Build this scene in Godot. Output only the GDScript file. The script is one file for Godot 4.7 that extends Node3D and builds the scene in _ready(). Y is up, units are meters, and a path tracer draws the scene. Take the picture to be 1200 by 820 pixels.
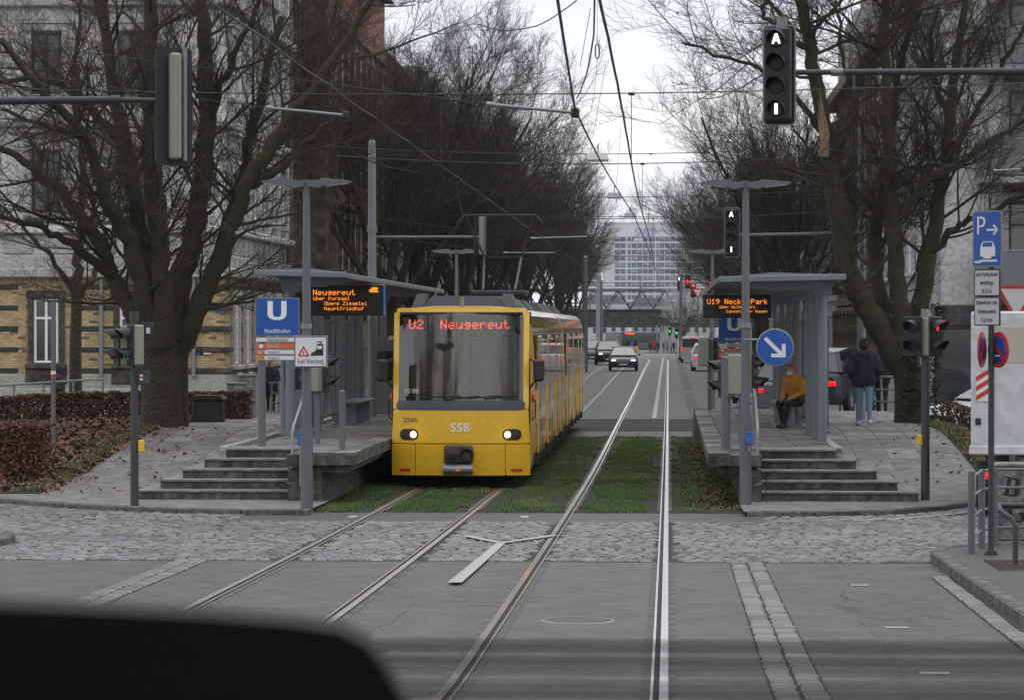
extends Node3D
# A tram stop in a tree-lined street under a winter overcast. x right, y up, z = minus the distance along the tracks.
const F := 3600.0
var cam_xf: Transform3D
var M := {}
var used := {}
var rng := RandomNumberGenerator.new()
var tex := {}

class MB:
	var v := PackedVector3Array()
	var n := PackedVector3Array()
	var c := PackedColorArray()
	var col := Color(1, 1, 1)
	var tinted := false
	func tri(a: Vector3, b: Vector3, d: Vector3) -> void:
		var nn := (b - a).cross(d - a).normalized()
		v.append(a); v.append(d); v.append(b)
		n.append(nn); n.append(nn); n.append(nn)
		if tinted:
			c.append(col); c.append(col); c.append(col)
	func trin(a: Vector3, b: Vector3, d: Vector3, na: Vector3, nb: Vector3, nd: Vector3) -> void:
		v.append(a); v.append(d); v.append(b)
		n.append(na); n.append(nd); n.append(nb)
		if tinted:
			c.append(col); c.append(col); c.append(col)
	func quad(a: Vector3, b: Vector3, d: Vector3, e: Vector3) -> void:
		tri(a, b, d); tri(a, d, e)
	func quadn(a: Vector3, b: Vector3, d: Vector3, e: Vector3, na: Vector3, nb: Vector3, nd: Vector3, ne: Vector3) -> void:
		trin(a, b, d, na, nb, nd); trin(a, d, e, na, nd, ne)
	# box with chamfered edges
	func box(o: Vector3, s: Vector3, ch := 0.0, bs := Basis()) -> MB:
		var h := s * 0.5
		ch = minf(ch, minf(h.x, minf(h.y, h.z)) * 0.9)
		if ch <= 0.0:
			for ax in 3:
				for sg in [-1.0, 1.0]:
					var u := Vector3.ZERO; var w := Vector3.ZERO; var m := Vector3.ZERO
					m[ax] = h[ax] * sg
					u[(ax + 1) % 3] = h[(ax + 1) % 3] * sg
					w[(ax + 2) % 3] = h[(ax + 2) % 3]
					quad(o + bs * (m - u - w), o + bs * (m + u - w), o + bs * (m + u + w), o + bs * (m - u + w))
			return self
		var g := h - Vector3(ch, ch, ch)
		for ax in 3:
			var a1 := (ax + 1) % 3
			var a2 := (ax + 2) % 3
			for sg in [-1.0, 1.0]:
				var u := Vector3.ZERO; var w := Vector3.ZERO; var m := Vector3.ZERO
				m[ax] = h[ax] * sg
				u[a1] = g[a1] * sg
				w[a2] = g[a2]
				quad(o + bs * (m - u - w), o + bs * (m + u - w), o + bs * (m + u + w), o + bs * (m - u + w))
			for s1 in [-1.0, 1.0]:
				for s2 in [-1.0, 1.0]:
					var p := Vector3.ZERO; var q := Vector3.ZERO; var e := Vector3.ZERO
					p[a1] = h[a1] * s1; p[a2] = g[a2] * s2
					q[a1] = g[a1] * s1; q[a2] = h[a2] * s2
					e[ax] = g[ax]
					if s1 * s2 > 0:
						quad(o + bs * (p - e), o + bs * (q - e), o + bs * (q + e), o + bs * (p + e))
					else:
						quad(o + bs * (p - e), o + bs * (p + e), o + bs * (q + e), o + bs * (q - e))
		for sx in [-1.0, 1.0]:
			for sy in [-1.0, 1.0]:
				for sz in [-1.0, 1.0]:
					var sv := Vector3(sx, sy, sz)
					var p1 := Vector3(h.x, g.y, g.z) * sv
					var p2 := Vector3(g.x, h.y, g.z) * sv
					var p3 := Vector3(g.x, g.y, h.z) * sv
					if sx * sy * sz > 0:
						tri(o + bs * p1, o + bs * p2, o + bs * p3)
					else:
						tri(o + bs * p1, o + bs * p3, o + bs * p2)
		return self
	func bar(a: Vector3, b: Vector3, w: float, h: float, ch := 0.0) -> MB:
		var d := b - a
		var l := d.length()
		if l < 1e-5: return self
		d /= l
		var up := Vector3.UP if absf(d.y) < 0.95 else Vector3.BACK
		var r := up.cross(d).normalized()
		up = d.cross(r)
		return box((a + b) * 0.5, Vector3(w, h, l), ch, Basis(r, up, d))
	func tube(p: PackedVector3Array, r: PackedFloat32Array, k := 8, caps := true) -> MB:
		var m := p.size()
		if m < 2: return self
		var d := (p[1] - p[0]).normalized()
		var x := d.cross(Vector3.UP if absf(d.y) < 0.9 else Vector3.RIGHT).normalized()
		var prev := PackedVector3Array()
		var pn := PackedVector3Array()
		for i in m:
			if i < m - 1 and i > 0: d = (p[i + 1] - p[i - 1]).normalized()
			elif i == m - 1: d = (p[i] - p[i - 1]).normalized()
			x = (x - d * x.dot(d)).normalized()
			var y := d.cross(x)
			var cur := PackedVector3Array()
			var cn := PackedVector3Array()
			for j in k:
				var a := TAU * j / k
				var q := x * cos(a) + y * sin(a)
				cn.append(q); cur.append(p[i] + q * r[i])
			if i > 0:
				for j in k:
					var l := (j + 1) % k
					quadn(prev[j], prev[l], cur[l], cur[j], pn[j], pn[l], cn[l], cn[j])
			if caps and i == 0:
				for j in k: tri(p[0], cur[(j + 1) % k], cur[j])
			if caps and i == m - 1:
				for j in k: tri(p[i], cur[j], cur[(j + 1) % k])
			prev = cur; pn = cn
		return self
	func cyl(a: Vector3, b: Vector3, r0: float, r1 := -1.0, k := 12) -> MB:
		return tube(PackedVector3Array([a, b]), PackedFloat32Array([r0, r0 if r1 < 0 else r1]), k, true)
	func wire(a: Vector3, b: Vector3, r: float, sag := 0.0, seg := 8, k := 4) -> MB:
		var p := PackedVector3Array(); var rr := PackedFloat32Array()
		for i in seg + 1:
			var t := float(i) / seg
			p.append(a.lerp(b, t) - Vector3(0, sag * 4.0 * t * (1 - t), 0)); rr.append(r)
		return tube(p, rr, k, false)
	func path(pts: Array, r: float, k := 8) -> MB:
		var rr := PackedFloat32Array()
		for q in pts: rr.append(r)
		return tube(PackedVector3Array(pts), rr, k, true)
	# lathe: profile of (radius, height) about the local y axis
	func lathe(pr: Array, xf: Transform3D, k := 16) -> MB:
		for i in pr.size() - 1:
			var a: Vector2 = pr[i]
			var b: Vector2 = pr[i + 1]
			var nn := Vector2(b.y - a.y, a.x - b.x).normalized()
			for j in k:
				var t0 := TAU * j / k
				var t1 := TAU * (j + 1) / k
				var c0 := Vector3(cos(t0), 0, sin(t0)); var c1 := Vector3(cos(t1), 0, sin(t1))
				var n0 := xf.basis * (c0 * nn.x + Vector3(0, nn.y, 0)); var n1 := xf.basis * (c1 * nn.x + Vector3(0, nn.y, 0))
				quadn(xf * (c0 * a.x + Vector3(0, a.y, 0)), xf * (c0 * b.x + Vector3(0, b.y, 0)), xf * (c1 * b.x + Vector3(0, b.y, 0)), xf * (c1 * a.x + Vector3(0, a.y, 0)), n0, n0, n1, n1)
		return self
	# polygon in the local xy plane pushed from z0 to z1
	func prism(poly: PackedVector2Array, z0: float, z1: float, xf := Transform3D()) -> MB:
		var area := 0.0
		for i in poly.size():
			area += poly[i].cross(poly[(i + 1) % poly.size()])
		if area < 0: poly.reverse()
		var id := Geometry2D.triangulate_polygon(poly)
		for t in range(0, id.size(), 3):
			var a := poly[id[t]]; var b := poly[id[t + 1]]; var d := poly[id[t + 2]]
			if (b - a).cross(d - a) < 0:
				var s := b; b = d; d = s
			tri(xf * Vector3(a.x, a.y, z1), xf * Vector3(b.x, b.y, z1), xf * Vector3(d.x, d.y, z1))
			tri(xf * Vector3(a.x, a.y, z0), xf * Vector3(d.x, d.y, z0), xf * Vector3(b.x, b.y, z0))
		for i in poly.size():
			var a := poly[i]; var b := poly[(i + 1) % poly.size()]
			quad(xf * Vector3(a.x, a.y, z0), xf * Vector3(b.x, b.y, z0), xf * Vector3(b.x, b.y, z1), xf * Vector3(a.x, a.y, z1))
		return self
	func mesh() -> ArrayMesh:
		var a := []
		a.resize(Mesh.ARRAY_MAX)
		a[Mesh.ARRAY_VERTEX] = v
		a[Mesh.ARRAY_NORMAL] = n
		if tinted: a[Mesh.ARRAY_COLOR] = c
		var m := ArrayMesh.new()
		m.add_surface_from_arrays(Mesh.PRIMITIVE_TRIANGLES, a)
		return m

# ------------------------------------------------------------------ helpers
func numbered(called: String) -> String:
	var k: int = used.get(called, 0)
	used[called] = k + 1
	return called if k == 0 else "%s_%03d" % [called, k]

func tag(o: Node, label: String, category: String, group := "") -> Node:
	o.set_meta("label", label); o.set_meta("category", category)
	if group: o.set_meta("group", group)
	return o

func thing(called: String, label: String, category: String, at := Vector3.ZERO, turn := 0.0, group := "") -> Node3D:
	var o := Node3D.new()
	o.name = numbered(called)
	add_child(o)
	o.position = at; o.rotation.y = turn
	tag(o, label, category, group)
	return o

func part(called: String, mesh, mat: Material, parent: Node, at := Vector3.ZERO, bs := Basis()) -> MeshInstance3D:
	var o := MeshInstance3D.new()
	o.mesh = mesh.mesh() if mesh is MB else mesh
	o.material_override = mat
	if parent == self:
		o.name = numbered(called); add_child(o)
	else:
		o.name = called; parent.add_child(o, true)
	o.transform = Transform3D(bs, at)
	return o

func struct(called: String, mesh, mat: Material) -> MeshInstance3D:
	var o := part(called, mesh, mat, self)
	o.set_meta("kind", "structure")
	return o

func dup(o: Node3D, at: Vector3, turn: float, label := "", group := "") -> Node3D:
	var r: Node3D = o.duplicate()
	r.name = numbered(str(o.name).rstrip("0123456789").trim_suffix("_"))
	add_child(r)
	r.position = at; r.rotation.y = turn
	if label: r.set_meta("label", label)
	if group: r.set_meta("group", group)
	return r

func stuff(called: String, mesh: Mesh, mat: Material, parent: Node, xfs: Array, cols := []) -> MultiMeshInstance3D:
	var mm := MultiMesh.new()
	mm.transform_format = MultiMesh.TRANSFORM_3D
	mm.use_colors = cols.size() > 0
	mm.mesh = mesh
	mm.instance_count = xfs.size()
	for i in xfs.size():
		mm.set_instance_transform(i, xfs[i])
		if cols.size() > 0: mm.set_instance_color(i, cols[i])
	var o := MultiMeshInstance3D.new()
	o.multimesh = mm
	o.material_override = mat
	if parent == self:
		o.name = numbered(called); add_child(o)
	else:
		o.name = called; parent.add_child(o, true)
	o.set_meta("kind", "stuff")
	return o

# world point that stands DEPTH metres ahead of the camera on the sight line of a point of the survey picture (1200 x 820)
func at(px: float, py: float, depth: float) -> Vector3:
	return cam_xf * Vector3((px - 600.0) / F * depth, (410.0 - py) / F * depth, -depth)

func xz(px: float, depth: float) -> Vector3:
	return at(px, 384.0, depth)

const PROF := [[-60, 1.6], [0, 0.85], [20, 0.485], [27, 0.355], [36, 0.24], [46, 0.14], [58, 0.05], [70, 0.02], [90, 0.05], [136, 0.1], [190, 0.3], [240, 0.35], [360, -0.2], [470, -0.8], [700, -0.8], [3000, -0.8]]
func H(z: float) -> float:
	var d := -z
	for i in PROF.size() - 1:
		if d <= PROF[i + 1][0] or i == PROF.size() - 2:
			var t := clampf((d - PROF[i][0]) / float(PROF[i + 1][0] - PROF[i][0]), 0, 1)
			return cubic_interpolate(PROF[i][1], PROF[i + 1][1], PROF[maxi(i - 1, 0)][1], PROF[mini(i + 2, PROF.size() - 1)][1], t) if i > 1 and i < 9 else lerpf(PROF[i][1], PROF[i + 1][1], t)
	return 0.0

# side ground: pavement level, mounding up to the platforms
func G(x: float, z: float) -> float:
	var d := -z
	var up := smoothstep(48.8, 63.0, d) * (1.0 - 0.9 * (smoothstep(73.0, 100.0, d) if x > 0 else smoothstep(68.0, 86.0, d)))
	var side := 1.0
	if x < 0: side = 1.0 - 0.8 * smoothstep(12.0, 20.0, -x)
	else: side = 1.0 - 0.85 * smoothstep(6.0, 9.5, x)
	return H(z) + 0.075 + 0.81 * up * side

func on(px: float, depth: float) -> Vector3:
	var p := xz(px, depth)
	p.y = G(p.x, p.z)
	return p

# ------------------------------------------------------------------ materials
func lin(r: float, g: float, b: float) -> Color:
	return Color(r, g, b).linear_to_srgb()

func noise_tex(key: String, freq: float, oct: int, lo: float, hi: float, type := FastNoiseLite.TYPE_SIMPLEX_SMOOTH, size := 512) -> Texture2D:
	if not tex.has(key):
		var f := FastNoiseLite.new()
		f.noise_type = type; f.frequency = freq; f.fractal_octaves = oct; f.fractal_gain = 0.62; f.seed = key.hash() % 1000
		var g := Gradient.new()
		g.set_color(0, Color(lo, lo, lo)); g.set_color(1, Color(hi, hi, hi))
		var t := NoiseTexture2D.new()
		t.width = size; t.height = size; t.seamless = true; t.noise = f; t.color_ramp = g
		tex[key] = t
	return tex[key]

func bump_tex(key: String, freq: float, oct: int, strength: float) -> Texture2D:
	if not tex.has(key):
		var f := FastNoiseLite.new()
		f.frequency = freq; f.fractal_octaves = oct; f.seed = key.hash() % 1000
		var t := NoiseTexture2D.new()
		t.width = 512; t.height = 512; t.seamless = true; t.noise = f; t.as_normal_map = true; t.bump_strength = strength
		tex[key] = t
	return tex[key]

func mat(key: String, c: Color, rough := 0.8, metal := 0.0, t: Texture2D = null, tile := 2.0, bump: Texture2D = null, spec := 0.5) -> StandardMaterial3D:
	var m := StandardMaterial3D.new()
	m.albedo_color = c; m.roughness = rough; m.metallic = metal; m.metallic_specular = spec
	if t or bump:
		m.uv1_triplanar = true; m.uv1_world_triplanar = true
		m.uv1_scale = Vector3.ONE / tile
		m.albedo_texture = t
		if bump:
			m.normal_enabled = true; m.normal_texture = bump
	M[key] = m
	return m

func glow(key: String, c: Color, e: float) -> StandardMaterial3D:
	var m := mat(key, Color(0.02, 0.02, 0.02), 0.4)
	m.emission_enabled = true; m.emission = c; m.emission_energy_multiplier = e
	return m

func pane(key: String, c: Color, alpha: float, rough := 0.03) -> StandardMaterial3D:
	var m := mat(key, c, rough, 0.0, null, 1.0, null, 1.0)
	m.transparency = BaseMaterial3D.TRANSPARENCY_ALPHA
	m.albedo_color.a = alpha
	return m

func tintable(key: String, rough := 0.85, t: Texture2D = null, tile := 2.0) -> StandardMaterial3D:
	var m := mat(key, Color(1, 1, 1), rough, 0.0, t, tile)
	m.vertex_color_use_as_albedo = true
	return m

func make_materials() -> void:
	var fine := noise_tex("fine", 0.06, 5, 0.72, 1.0)
	var blot := noise_tex("blot", 0.008, 7, 0.6, 1.0, FastNoiseLite.TYPE_SIMPLEX_SMOOTH, 1024)
	var strong := noise_tex("strong", 0.012, 7, 0.3, 1.0)
	var bf := bump_tex("bf", 0.12, 4, 3.0)
	mat("asphalt", lin(0.080, 0.079, 0.081), 0.6, 0, blot, 6.0, bump_tex("ba", 0.2, 3, 2.0), 0.5)
	mat("asphalt_dark", lin(0.066, 0.066, 0.070), 0.6, 0, blot, 3.0, bf)
	mat("seal", lin(0.165, 0.165, 0.17), 0.8, 0, strong, 1.2)
	mat("joint", lin(0.030, 0.028, 0.026), 0.9, 0, strong, 1.0)
	tintable("sett", 0.5, fine, 0.4)
	mat("path", lin(0.215, 0.209, 0.207), 0.75, 0, blot, 4.0, bf)
	mat("path2", lin(0.175, 0.170, 0.168), 0.75, 0, blot, 4.0, bf)
	mat("slab", lin(0.275, 0.268, 0.265), 0.7, 0, blot, 2.5, bf)
	mat("kerb", lin(0.21, 0.207, 0.203), 0.75, 0, strong, 2.0, bf)
	mat("concrete", lin(0.185, 0.178, 0.160), 0.85, 0, strong, 2.2, bf)
	mat("white_edge", lin(0.62, 0.62, 0.60), 0.7, 0, strong, 1.5)
	mat("paint", lin(0.72, 0.72, 0.71), 0.6, 0, noise_tex("wear", 0.05, 5, 0.35, 1.0), 0.8)
	mat("soil", lin(0.055, 0.04, 0.028), 0.95, 0, strong, 1.2, bf)
	mat("turf", lin(0.030, 0.034, 0.016), 0.95, 0, strong, 1.6, bf)
	tintable("blade", 0.7)
	M.blade.backlight_enabled = true; M.blade.backlight = Color(0.3, 0.4, 0.1)
	tintable("leaf", 0.75)
	tintable("cloth", 0.9, fine, 0.3)
	mat("rail", lin(0.70, 0.70, 0.71), 0.17, 1.0)
	mat("rail_dull", lin(0.30, 0.28, 0.26), 0.4, 1.0)
	mat("rail_side", lin(0.10, 0.075, 0.055), 0.7, 0.3, strong, 0.6)
	mat("groove", lin(0.015, 0.014, 0.013), 0.9)
	mat("pole", lin(0.165, 0.18, 0.20), 0.55, 0.25, fine, 1.0)
	mat("pole_dark", lin(0.06, 0.068, 0.078), 0.5, 0.2, fine, 1.0)
	mat("galv", lin(0.30, 0.32, 0.34), 0.45, 0.5, fine, 0.8)
	mat("steel_blue", lin(0.21, 0.25, 0.29), 0.5, 0.25, fine, 1.2)
	mat("bark", lin(0.040, 0.033, 0.026), 0.95, 0, noise_tex("barkt", 0.05, 5, 0.12, 1.0), 0.9, bump_tex("bb", 0.08, 4, 8.0))
	mat("bark_moss", lin(0.044, 0.042, 0.020), 0.95, 0, noise_tex("barkt", 0.05, 5, 0.12, 1.0), 0.9, bump_tex("bb", 0.08, 4, 8.0))
	# bark in patches of brown, grey lichen and green moss
	var bg := Gradient.new()
	bg.offsets = PackedFloat32Array([0.0, 0.35, 0.55, 0.75, 1.0])
	bg.colors = PackedColorArray([Color(0.10, 0.085, 0.07), Color(0.24, 0.20, 0.165), Color(0.20, 0.185, 0.15), Color(0.225, 0.235, 0.15), Color(0.34, 0.33, 0.31)])
	var bt: NoiseTexture2D = noise_tex("barkt", 0.05, 5, 0.1, 1.0)
	bt.color_ramp = bg
	var bm: Gradient = bg.duplicate()
	bm.colors = PackedColorArray([Color(0.10, 0.088, 0.065), Color(0.23, 0.20, 0.15), Color(0.205, 0.195, 0.135), Color(0.235, 0.25, 0.14), Color(0.32, 0.315, 0.27)])
	var bt2: NoiseTexture2D = noise_tex("mosst", 0.045, 5, 0.1, 1.0)
	bt2.color_ramp = bm
	M.bark.albedo_texture = bt; M.bark.albedo_color = Color(1, 1, 1)
	M.bark_moss.albedo_texture = bt2; M.bark_moss.albedo_color = Color(1, 1, 1)
	for k in ["bark", "bark_moss"]: M[k].uv1_scale = Vector3(0.75, 0.16, 0.75)
	mat("twig", lin(0.042, 0.033, 0.026), 0.95)
	mat("raw_wood", lin(0.36, 0.25, 0.16), 0.9, 0, fine, 0.4)
	mat("black", lin(0.012, 0.012, 0.013), 0.5)
	mat("black_rubber", lin(0.018, 0.018, 0.018), 0.8)
	mat("console", lin(0.004, 0.004, 0.005), 0.7)
	mat("signal_case", lin(0.34, 0.36, 0.30), 0.6, 0, fine, 0.6)
	mat("signal_black", lin(0.009, 0.010, 0.012), 0.5)
	mat("blue", lin(0.008, 0.075, 0.33), 0.35)
	mat("blue_box", lin(0.02, 0.11, 0.42), 0.4)
	mat("white", lin(0.74, 0.75, 0.76), 0.45)
	mat("sign_white", lin(0.62, 0.64, 0.66), 0.4)
	mat("red", lin(0.50, 0.03, 0.025), 0.4)
	mat("orange_red", lin(0.68, 0.10, 0.03), 0.4)
	mat("amber", lin(0.75, 0.33, 0.03), 0.4)
	mat("yellow_box", lin(0.72, 0.42, 0.03), 0.45)
	mat("sign_grey", lin(0.42, 0.44, 0.45), 0.45)
	mat("tram_yellow", lin(0.84, 0.50, 0.022), 0.3, 0.0, noise_tex("dirt2", 0.03, 6, 0.90, 1.0), 2.2)
	M.tram_yellow.clearcoat_enabled = true; M.tram_yellow.clearcoat = 0.6; M.tram_yellow.clearcoat_roughness = 0.08
	mat("tram_side", lin(0.84, 0.50, 0.022), 0.16, 0.0, noise_tex("dirt", 0.012, 6, 0.80, 1.0), 3.0, null, 0.9)
	M.tram_side.clearcoat_enabled = true; M.tram_side.clearcoat = 1.0; M.tram_side.clearcoat_roughness = 0.05
	mat("tram_grey", lin(0.055, 0.062, 0.075), 0.35)
	mat("roof_grey", lin(0.13, 0.145, 0.18), 0.5, 0.2, fine, 1.0)
	mat("roof_dark", lin(0.028, 0.032, 0.045), 0.6, 0.0, fine, 1.0)
	mat("under", lin(0.15, 0.132, 0.115), 0.9, 0, strong, 1.0)
	mat("tram_interior", lin(0.03, 0.03, 0.033), 0.8)
	mat("screen_grey", lin(0.42, 0.45, 0.48), 0.7)
	pane("windscreen", lin(0.006, 0.007, 0.008), 0.72)
	pane("tram_window", lin(0.012, 0.014, 0.016), 0.8)
	M.windscreen.clearcoat_enabled = true; M.windscreen.clearcoat = 1.0; M.windscreen.clearcoat_roughness = 0.02
	M.tram_window.clearcoat_enabled = true; M.tram_window.clearcoat = 1.0; M.tram_window.clearcoat_roughness = 0.02
	pane("glass", lin(0.10, 0.13, 0.13), 0.10)
	mat("house_glass", lin(0.02, 0.024, 0.028), 0.06, 0, null, 1, null, 0.8)
	mat("lamp_glass", lin(0.55, 0.57, 0.58), 0.35)
	glow("led_amber", Color(1.0, 0.55, 0.08), 1.3)
	glow("led_orange", Color(1.0, 0.30, 0.10), 4.0)
	glow("head_lamp", Color(1.0, 0.86, 0.66), 3.0)
	glow("car_lamp", Color(0.95, 0.97, 1.0), 1.8)
	glow("tail_lamp", Color(1.0, 0.06, 0.04), 1.4)
	glow("red_signal", Color(1.0, 0.07, 0.05), 2.2)
	glow("green_signal", Color(0.05, 0.9, 0.5), 1.0)
	glow("amber_signal", Color(1.0, 0.35, 0.03), 0.8)
	glow("white_signal", Color(0.95, 0.93, 1.0), 2.5)
	mat("display_black", lin(0.008, 0.009, 0.010), 0.45)
	mat("stone_white", lin(0.74, 0.73, 0.715), 0.85, 0, fine, 5.0, bf)
	mat("stone_light", lin(0.52, 0.51, 0.50), 0.85, 0, fine, 4.0, bf)
	mat("stone_tan", lin(0.30, 0.235, 0.155), 0.85, 0, strong, 5.0, bf)
	mat("stone_brown", lin(0.29, 0.22, 0.15), 0.85, 0, strong, 5.0, bf)
	mat("stone_dark", lin(0.15, 0.13, 0.105), 0.85, 0, strong, 3.0, bf)
	mat("brick_red", lin(0.24, 0.075, 0.045), 0.85, 0, strong, 3.0, bf)
	mat("green_tile", lin(0.018, 0.055, 0.040), 0.35, 0, strong, 1.0)
	mat("plinth", lin(0.44, 0.45, 0.40), 0.8, 0, fine, 4.0)
	mat("render_grey", lin(0.38, 0.39, 0.40), 0.85, 0, fine, 6.0)
	mat("render_white", lin(0.60, 0.61, 0.62), 0.85, 0, fine, 6.0)
	mat("perforated", lin(0.26, 0.28, 0.30), 0.5, 0.2, noise_tex("perf", 0.2, 2, 0.5, 1.0, FastNoiseLite.TYPE_CELLULAR), 1.2)
	mat("slate", lin(0.07, 0.075, 0.085), 0.6, 0, strong, 3.0)
	mat("bridge_green", lin(0.06, 0.078, 0.070), 0.7, 0.1, strong, 6.0)
	mat("bridge_light", lin(0.30, 0.32, 0.33), 0.7, 0, strong, 6.0)
	mat("tower_white", lin(0.60, 0.62, 0.65), 0.7)
	mat("tower_glass", lin(0.03, 0.065, 0.13), 0.3, 0, null, 1, null, 0.8)
	mat("tower_panel", lin(0.20, 0.25, 0.31), 0.5)
	mat("car_dark", lin(0.022, 0.026, 0.038), 0.25, 0.2); mat("car_black", lin(0.012, 0.012, 0.014), 0.25, 0.2)
	mat("car_grey", lin(0.10, 0.105, 0.115), 0.3, 0.3); mat("car_silver", lin(0.42, 0.43, 0.44), 0.3, 0.0)
	mat("car_white", lin(0.66, 0.68, 0.70), 0.3); mat("car_red", lin(0.25, 0.02, 0.02), 0.3)
	mat("car_glass", lin(0.015, 0.018, 0.02), 0.05, 0, null, 1, null, 0.9)
	mat("car_glass_light", lin(0.03, 0.045, 0.05), 0.05, 0, null, 1, null, 1.0)
	mat("truck_white", lin(0.62, 0.64, 0.66), 0.5, 0, noise_tex("dirt", 0.012, 6, 0.80, 1.0), 2.0)
	mat("truck_beige", lin(0.42, 0.38, 0.34), 0.6)
	mat("cabinet", lin(0.38, 0.39, 0.38), 0.7, 0, strong, 1.5)
	mat("bin_brown", lin(0.04, 0.028, 0.024), 0.6, 0, strong, 1.0)
	mat("bus_yellow", lin(0.45, 0.26, 0.02), 0.4)
	mat("plume_pale", lin(0.5, 0.5, 0.5), 0.9)  # pale tone for the crown that stands in for the plume
	tintable("brick_tint", 0.8)

# yellow clinker in running bond for the far facades, where a brick is a few pixels
func brick_material(key: String, a: Color, b: Color, mortar: Color) -> void:
	var im := Image.create(1024, 1024, false, Image.FORMAT_RGB8)
	im.fill(mortar)
	var r := RandomNumberGenerator.new()
	r.seed = 5
	for row in 24:
		for k in 8:
			var t := r.randf()
			var cc := a.lerp(b, t * t)
			cc = cc.lerp(Color(cc.r * 0.6, cc.g * 0.55, cc.b * 0.5), 1.0 if r.randf() < 0.08 else 0.0)
			var x := k * 128 + (64 if row % 2 else 0)
			var y := int(row * 42.667)
			im.fill_rect(Rect2i(x, y, 120, 36), cc)
			if x + 120 > 1024: im.fill_rect(Rect2i(0, y, x + 120 - 1024, 36), cc)
	var m := mat(key, Color(1, 1, 1), 0.75, 0, ImageTexture.create_from_image(im), 2.0)
	M[key] = m
# ------------------------------------------------------------------ main
func _ready() -> void:
	rng.seed = 11
	# camera: in the cab of an oncoming tram, a long lens
	var cam := Camera3D.new()
	cam.name = "camera"
	cam.fov = rad_to_deg(2.0 * atan(410.0 / F))
	cam.position = Vector3(0.78, 2.95, 0)
	cam.rotation = Vector3(-26.0 / F, atan(0.051), 0)
	cam.near = 0.2; cam.far = 5000.0
	var ca := CameraAttributesPhysical.new()
	ca.frustum_focal_length = 12.0 * F / 410.0
	ca.frustum_focus_distance = 62.0
	ca.exposure_aperture = 15.0
	ca.frustum_near = 0.2; ca.frustum_far = 5000.0
	cam.attributes = ca
	add_child(cam)
	cam_xf = cam.transform
	cam.current = true
	# overcast sky
	var env := Environment.new()
	env.background_mode = Environment.BG_SKY
	env.sky = Sky.new()
	env.sky.sky_material = overcast()
	env.tonemap_mode = Environment.TONE_MAPPER_LINEAR
	env.tonemap_exposure = 1.12
	env.fog_enabled = true
	env.fog_density = 0.00009
	env.fog_light_color = Color(0.86, 0.89, 0.93)
	env.sdfgi_enabled = true; env.ssao_enabled = true; env.ssil_enabled = true
	var we := WorldEnvironment.new()
	we.name = "environment"; we.environment = env
	add_child(we)
	var sun := DirectionalLight3D.new()
	sun.name = "sun"
	sun.light_energy = 0.15; sun.light_angular_distance = 40.0; sun.light_color = Color(1.0, 0.97, 0.93)
	sun.rotation_degrees = Vector3(-62, 150, 0)
	sun.shadow_enabled = true
	add_child(sun)

	make_materials()
	build_ground()
	build_tracks()
	build_platforms()
	build_buildings()
	build_far()
	build_trees()
	build_tram()
	build_stop_furniture()
	build_signals()
	build_catenary()
	build_street()
	build_cars()
	build_people()
	build_cab()

func overcast() -> PanoramaSkyMaterial:
	var w := 1024
	var h := 512
	var im := Image.create(w, h, false, Image.FORMAT_RGBF)
	var f := FastNoiseLite.new()
	f.seed = 3; f.frequency = 1.0; f.fractal_octaves = 5
	for y in h:
		var el := (0.5 - (y + 0.5) / h) * PI
		for x in w:
			var az := (x + 0.5) / w * TAU
			var dir := Vector3(cos(az) * cos(el), sin(el), sin(az) * cos(el))
			var s := maxf(dir.y, 0.0)
			# CIE overcast: three times as bright overhead as at the horizon
			var lum := 0.95 * (1.0 + 0.6 * s)
			var k := f.get_noise_3d(dir.x * 1.6, dir.y * 9.0, dir.z * 1.6)
			var k2 := f.get_noise_3d(dir.x * 5.0 + 9, dir.y * 22.0, dir.z * 5.0)
			lum *= 1.0 + 0.24 * k + 0.10 * k2
			var warm := clampf(0.5 + 1.2 * k, 0, 1)
			var cc := Color(0.93, 0.98, 1.08).lerp(Color(1.05, 1.0, 0.94), warm)
			if dir.y < -0.02: lum = 0.25
			im.set_pixel(x, y, Color(cc.r * lum, cc.g * lum, cc.b * lum))
	var m := PanoramaSkyMaterial.new()
	m.panorama = ImageTexture.create_from_image(im)
	return m

# ------------------------------------------------------------------ ground
func sheet(x0, x1, z0: float, z1: float, off: float, step := 2.0, across := 1) -> MB:
	# strip that follows the road's profile; x0 and x1 are numbers or functions of z
	var mb := MB.new()
	var k := maxi(1, int(ceil(absf(z1 - z0) / step)))
	for i in k:
		var za := lerpf(z0, z1, float(i) / k)
		var zb := lerpf(z0, z1, float(i + 1) / k)
		var a0: float = x0.call(za) if x0 is Callable else x0
		var a1: float = x1.call(za) if x1 is Callable else x1
		var b0: float = x0.call(zb) if x0 is Callable else x0
		var b1: float = x1.call(zb) if x1 is Callable else x1
		var ya := H(za) + off
		var yb := H(zb) + off
		for j in across:
			var s := float(j) / across
			var t := float(j + 1) / across
			mb.quad(Vector3(lerpf(a0, a1, s), ya, za), Vector3(lerpf(a0, a1, t), ya, za), Vector3(lerpf(b0, b1, t), yb, zb), Vector3(lerpf(b0, b1, s), yb, zb))
	return mb

const COB0 := -35.4   # near edge of the cobbled crossing
const COB1 := -44.0
const WALK := -46.5   # the crossing in front of the platforms ends here, the lawn begins
const LAWN := -82.0
const LX := -2.93     # centre of the other track

func kerb_z(x: float) -> float:
	# front kerb of the pavements: nearly square to the track, bending back on both sides
	var a := 0.0
	if x < -5.0: a = pow((-5.0 - x) / 5.0, 2.0) * 3.4
	elif x > 3.0: a = pow((x - 3.0) / 2.8, 2.0) * 3.6
	return -45.7 - a

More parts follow.
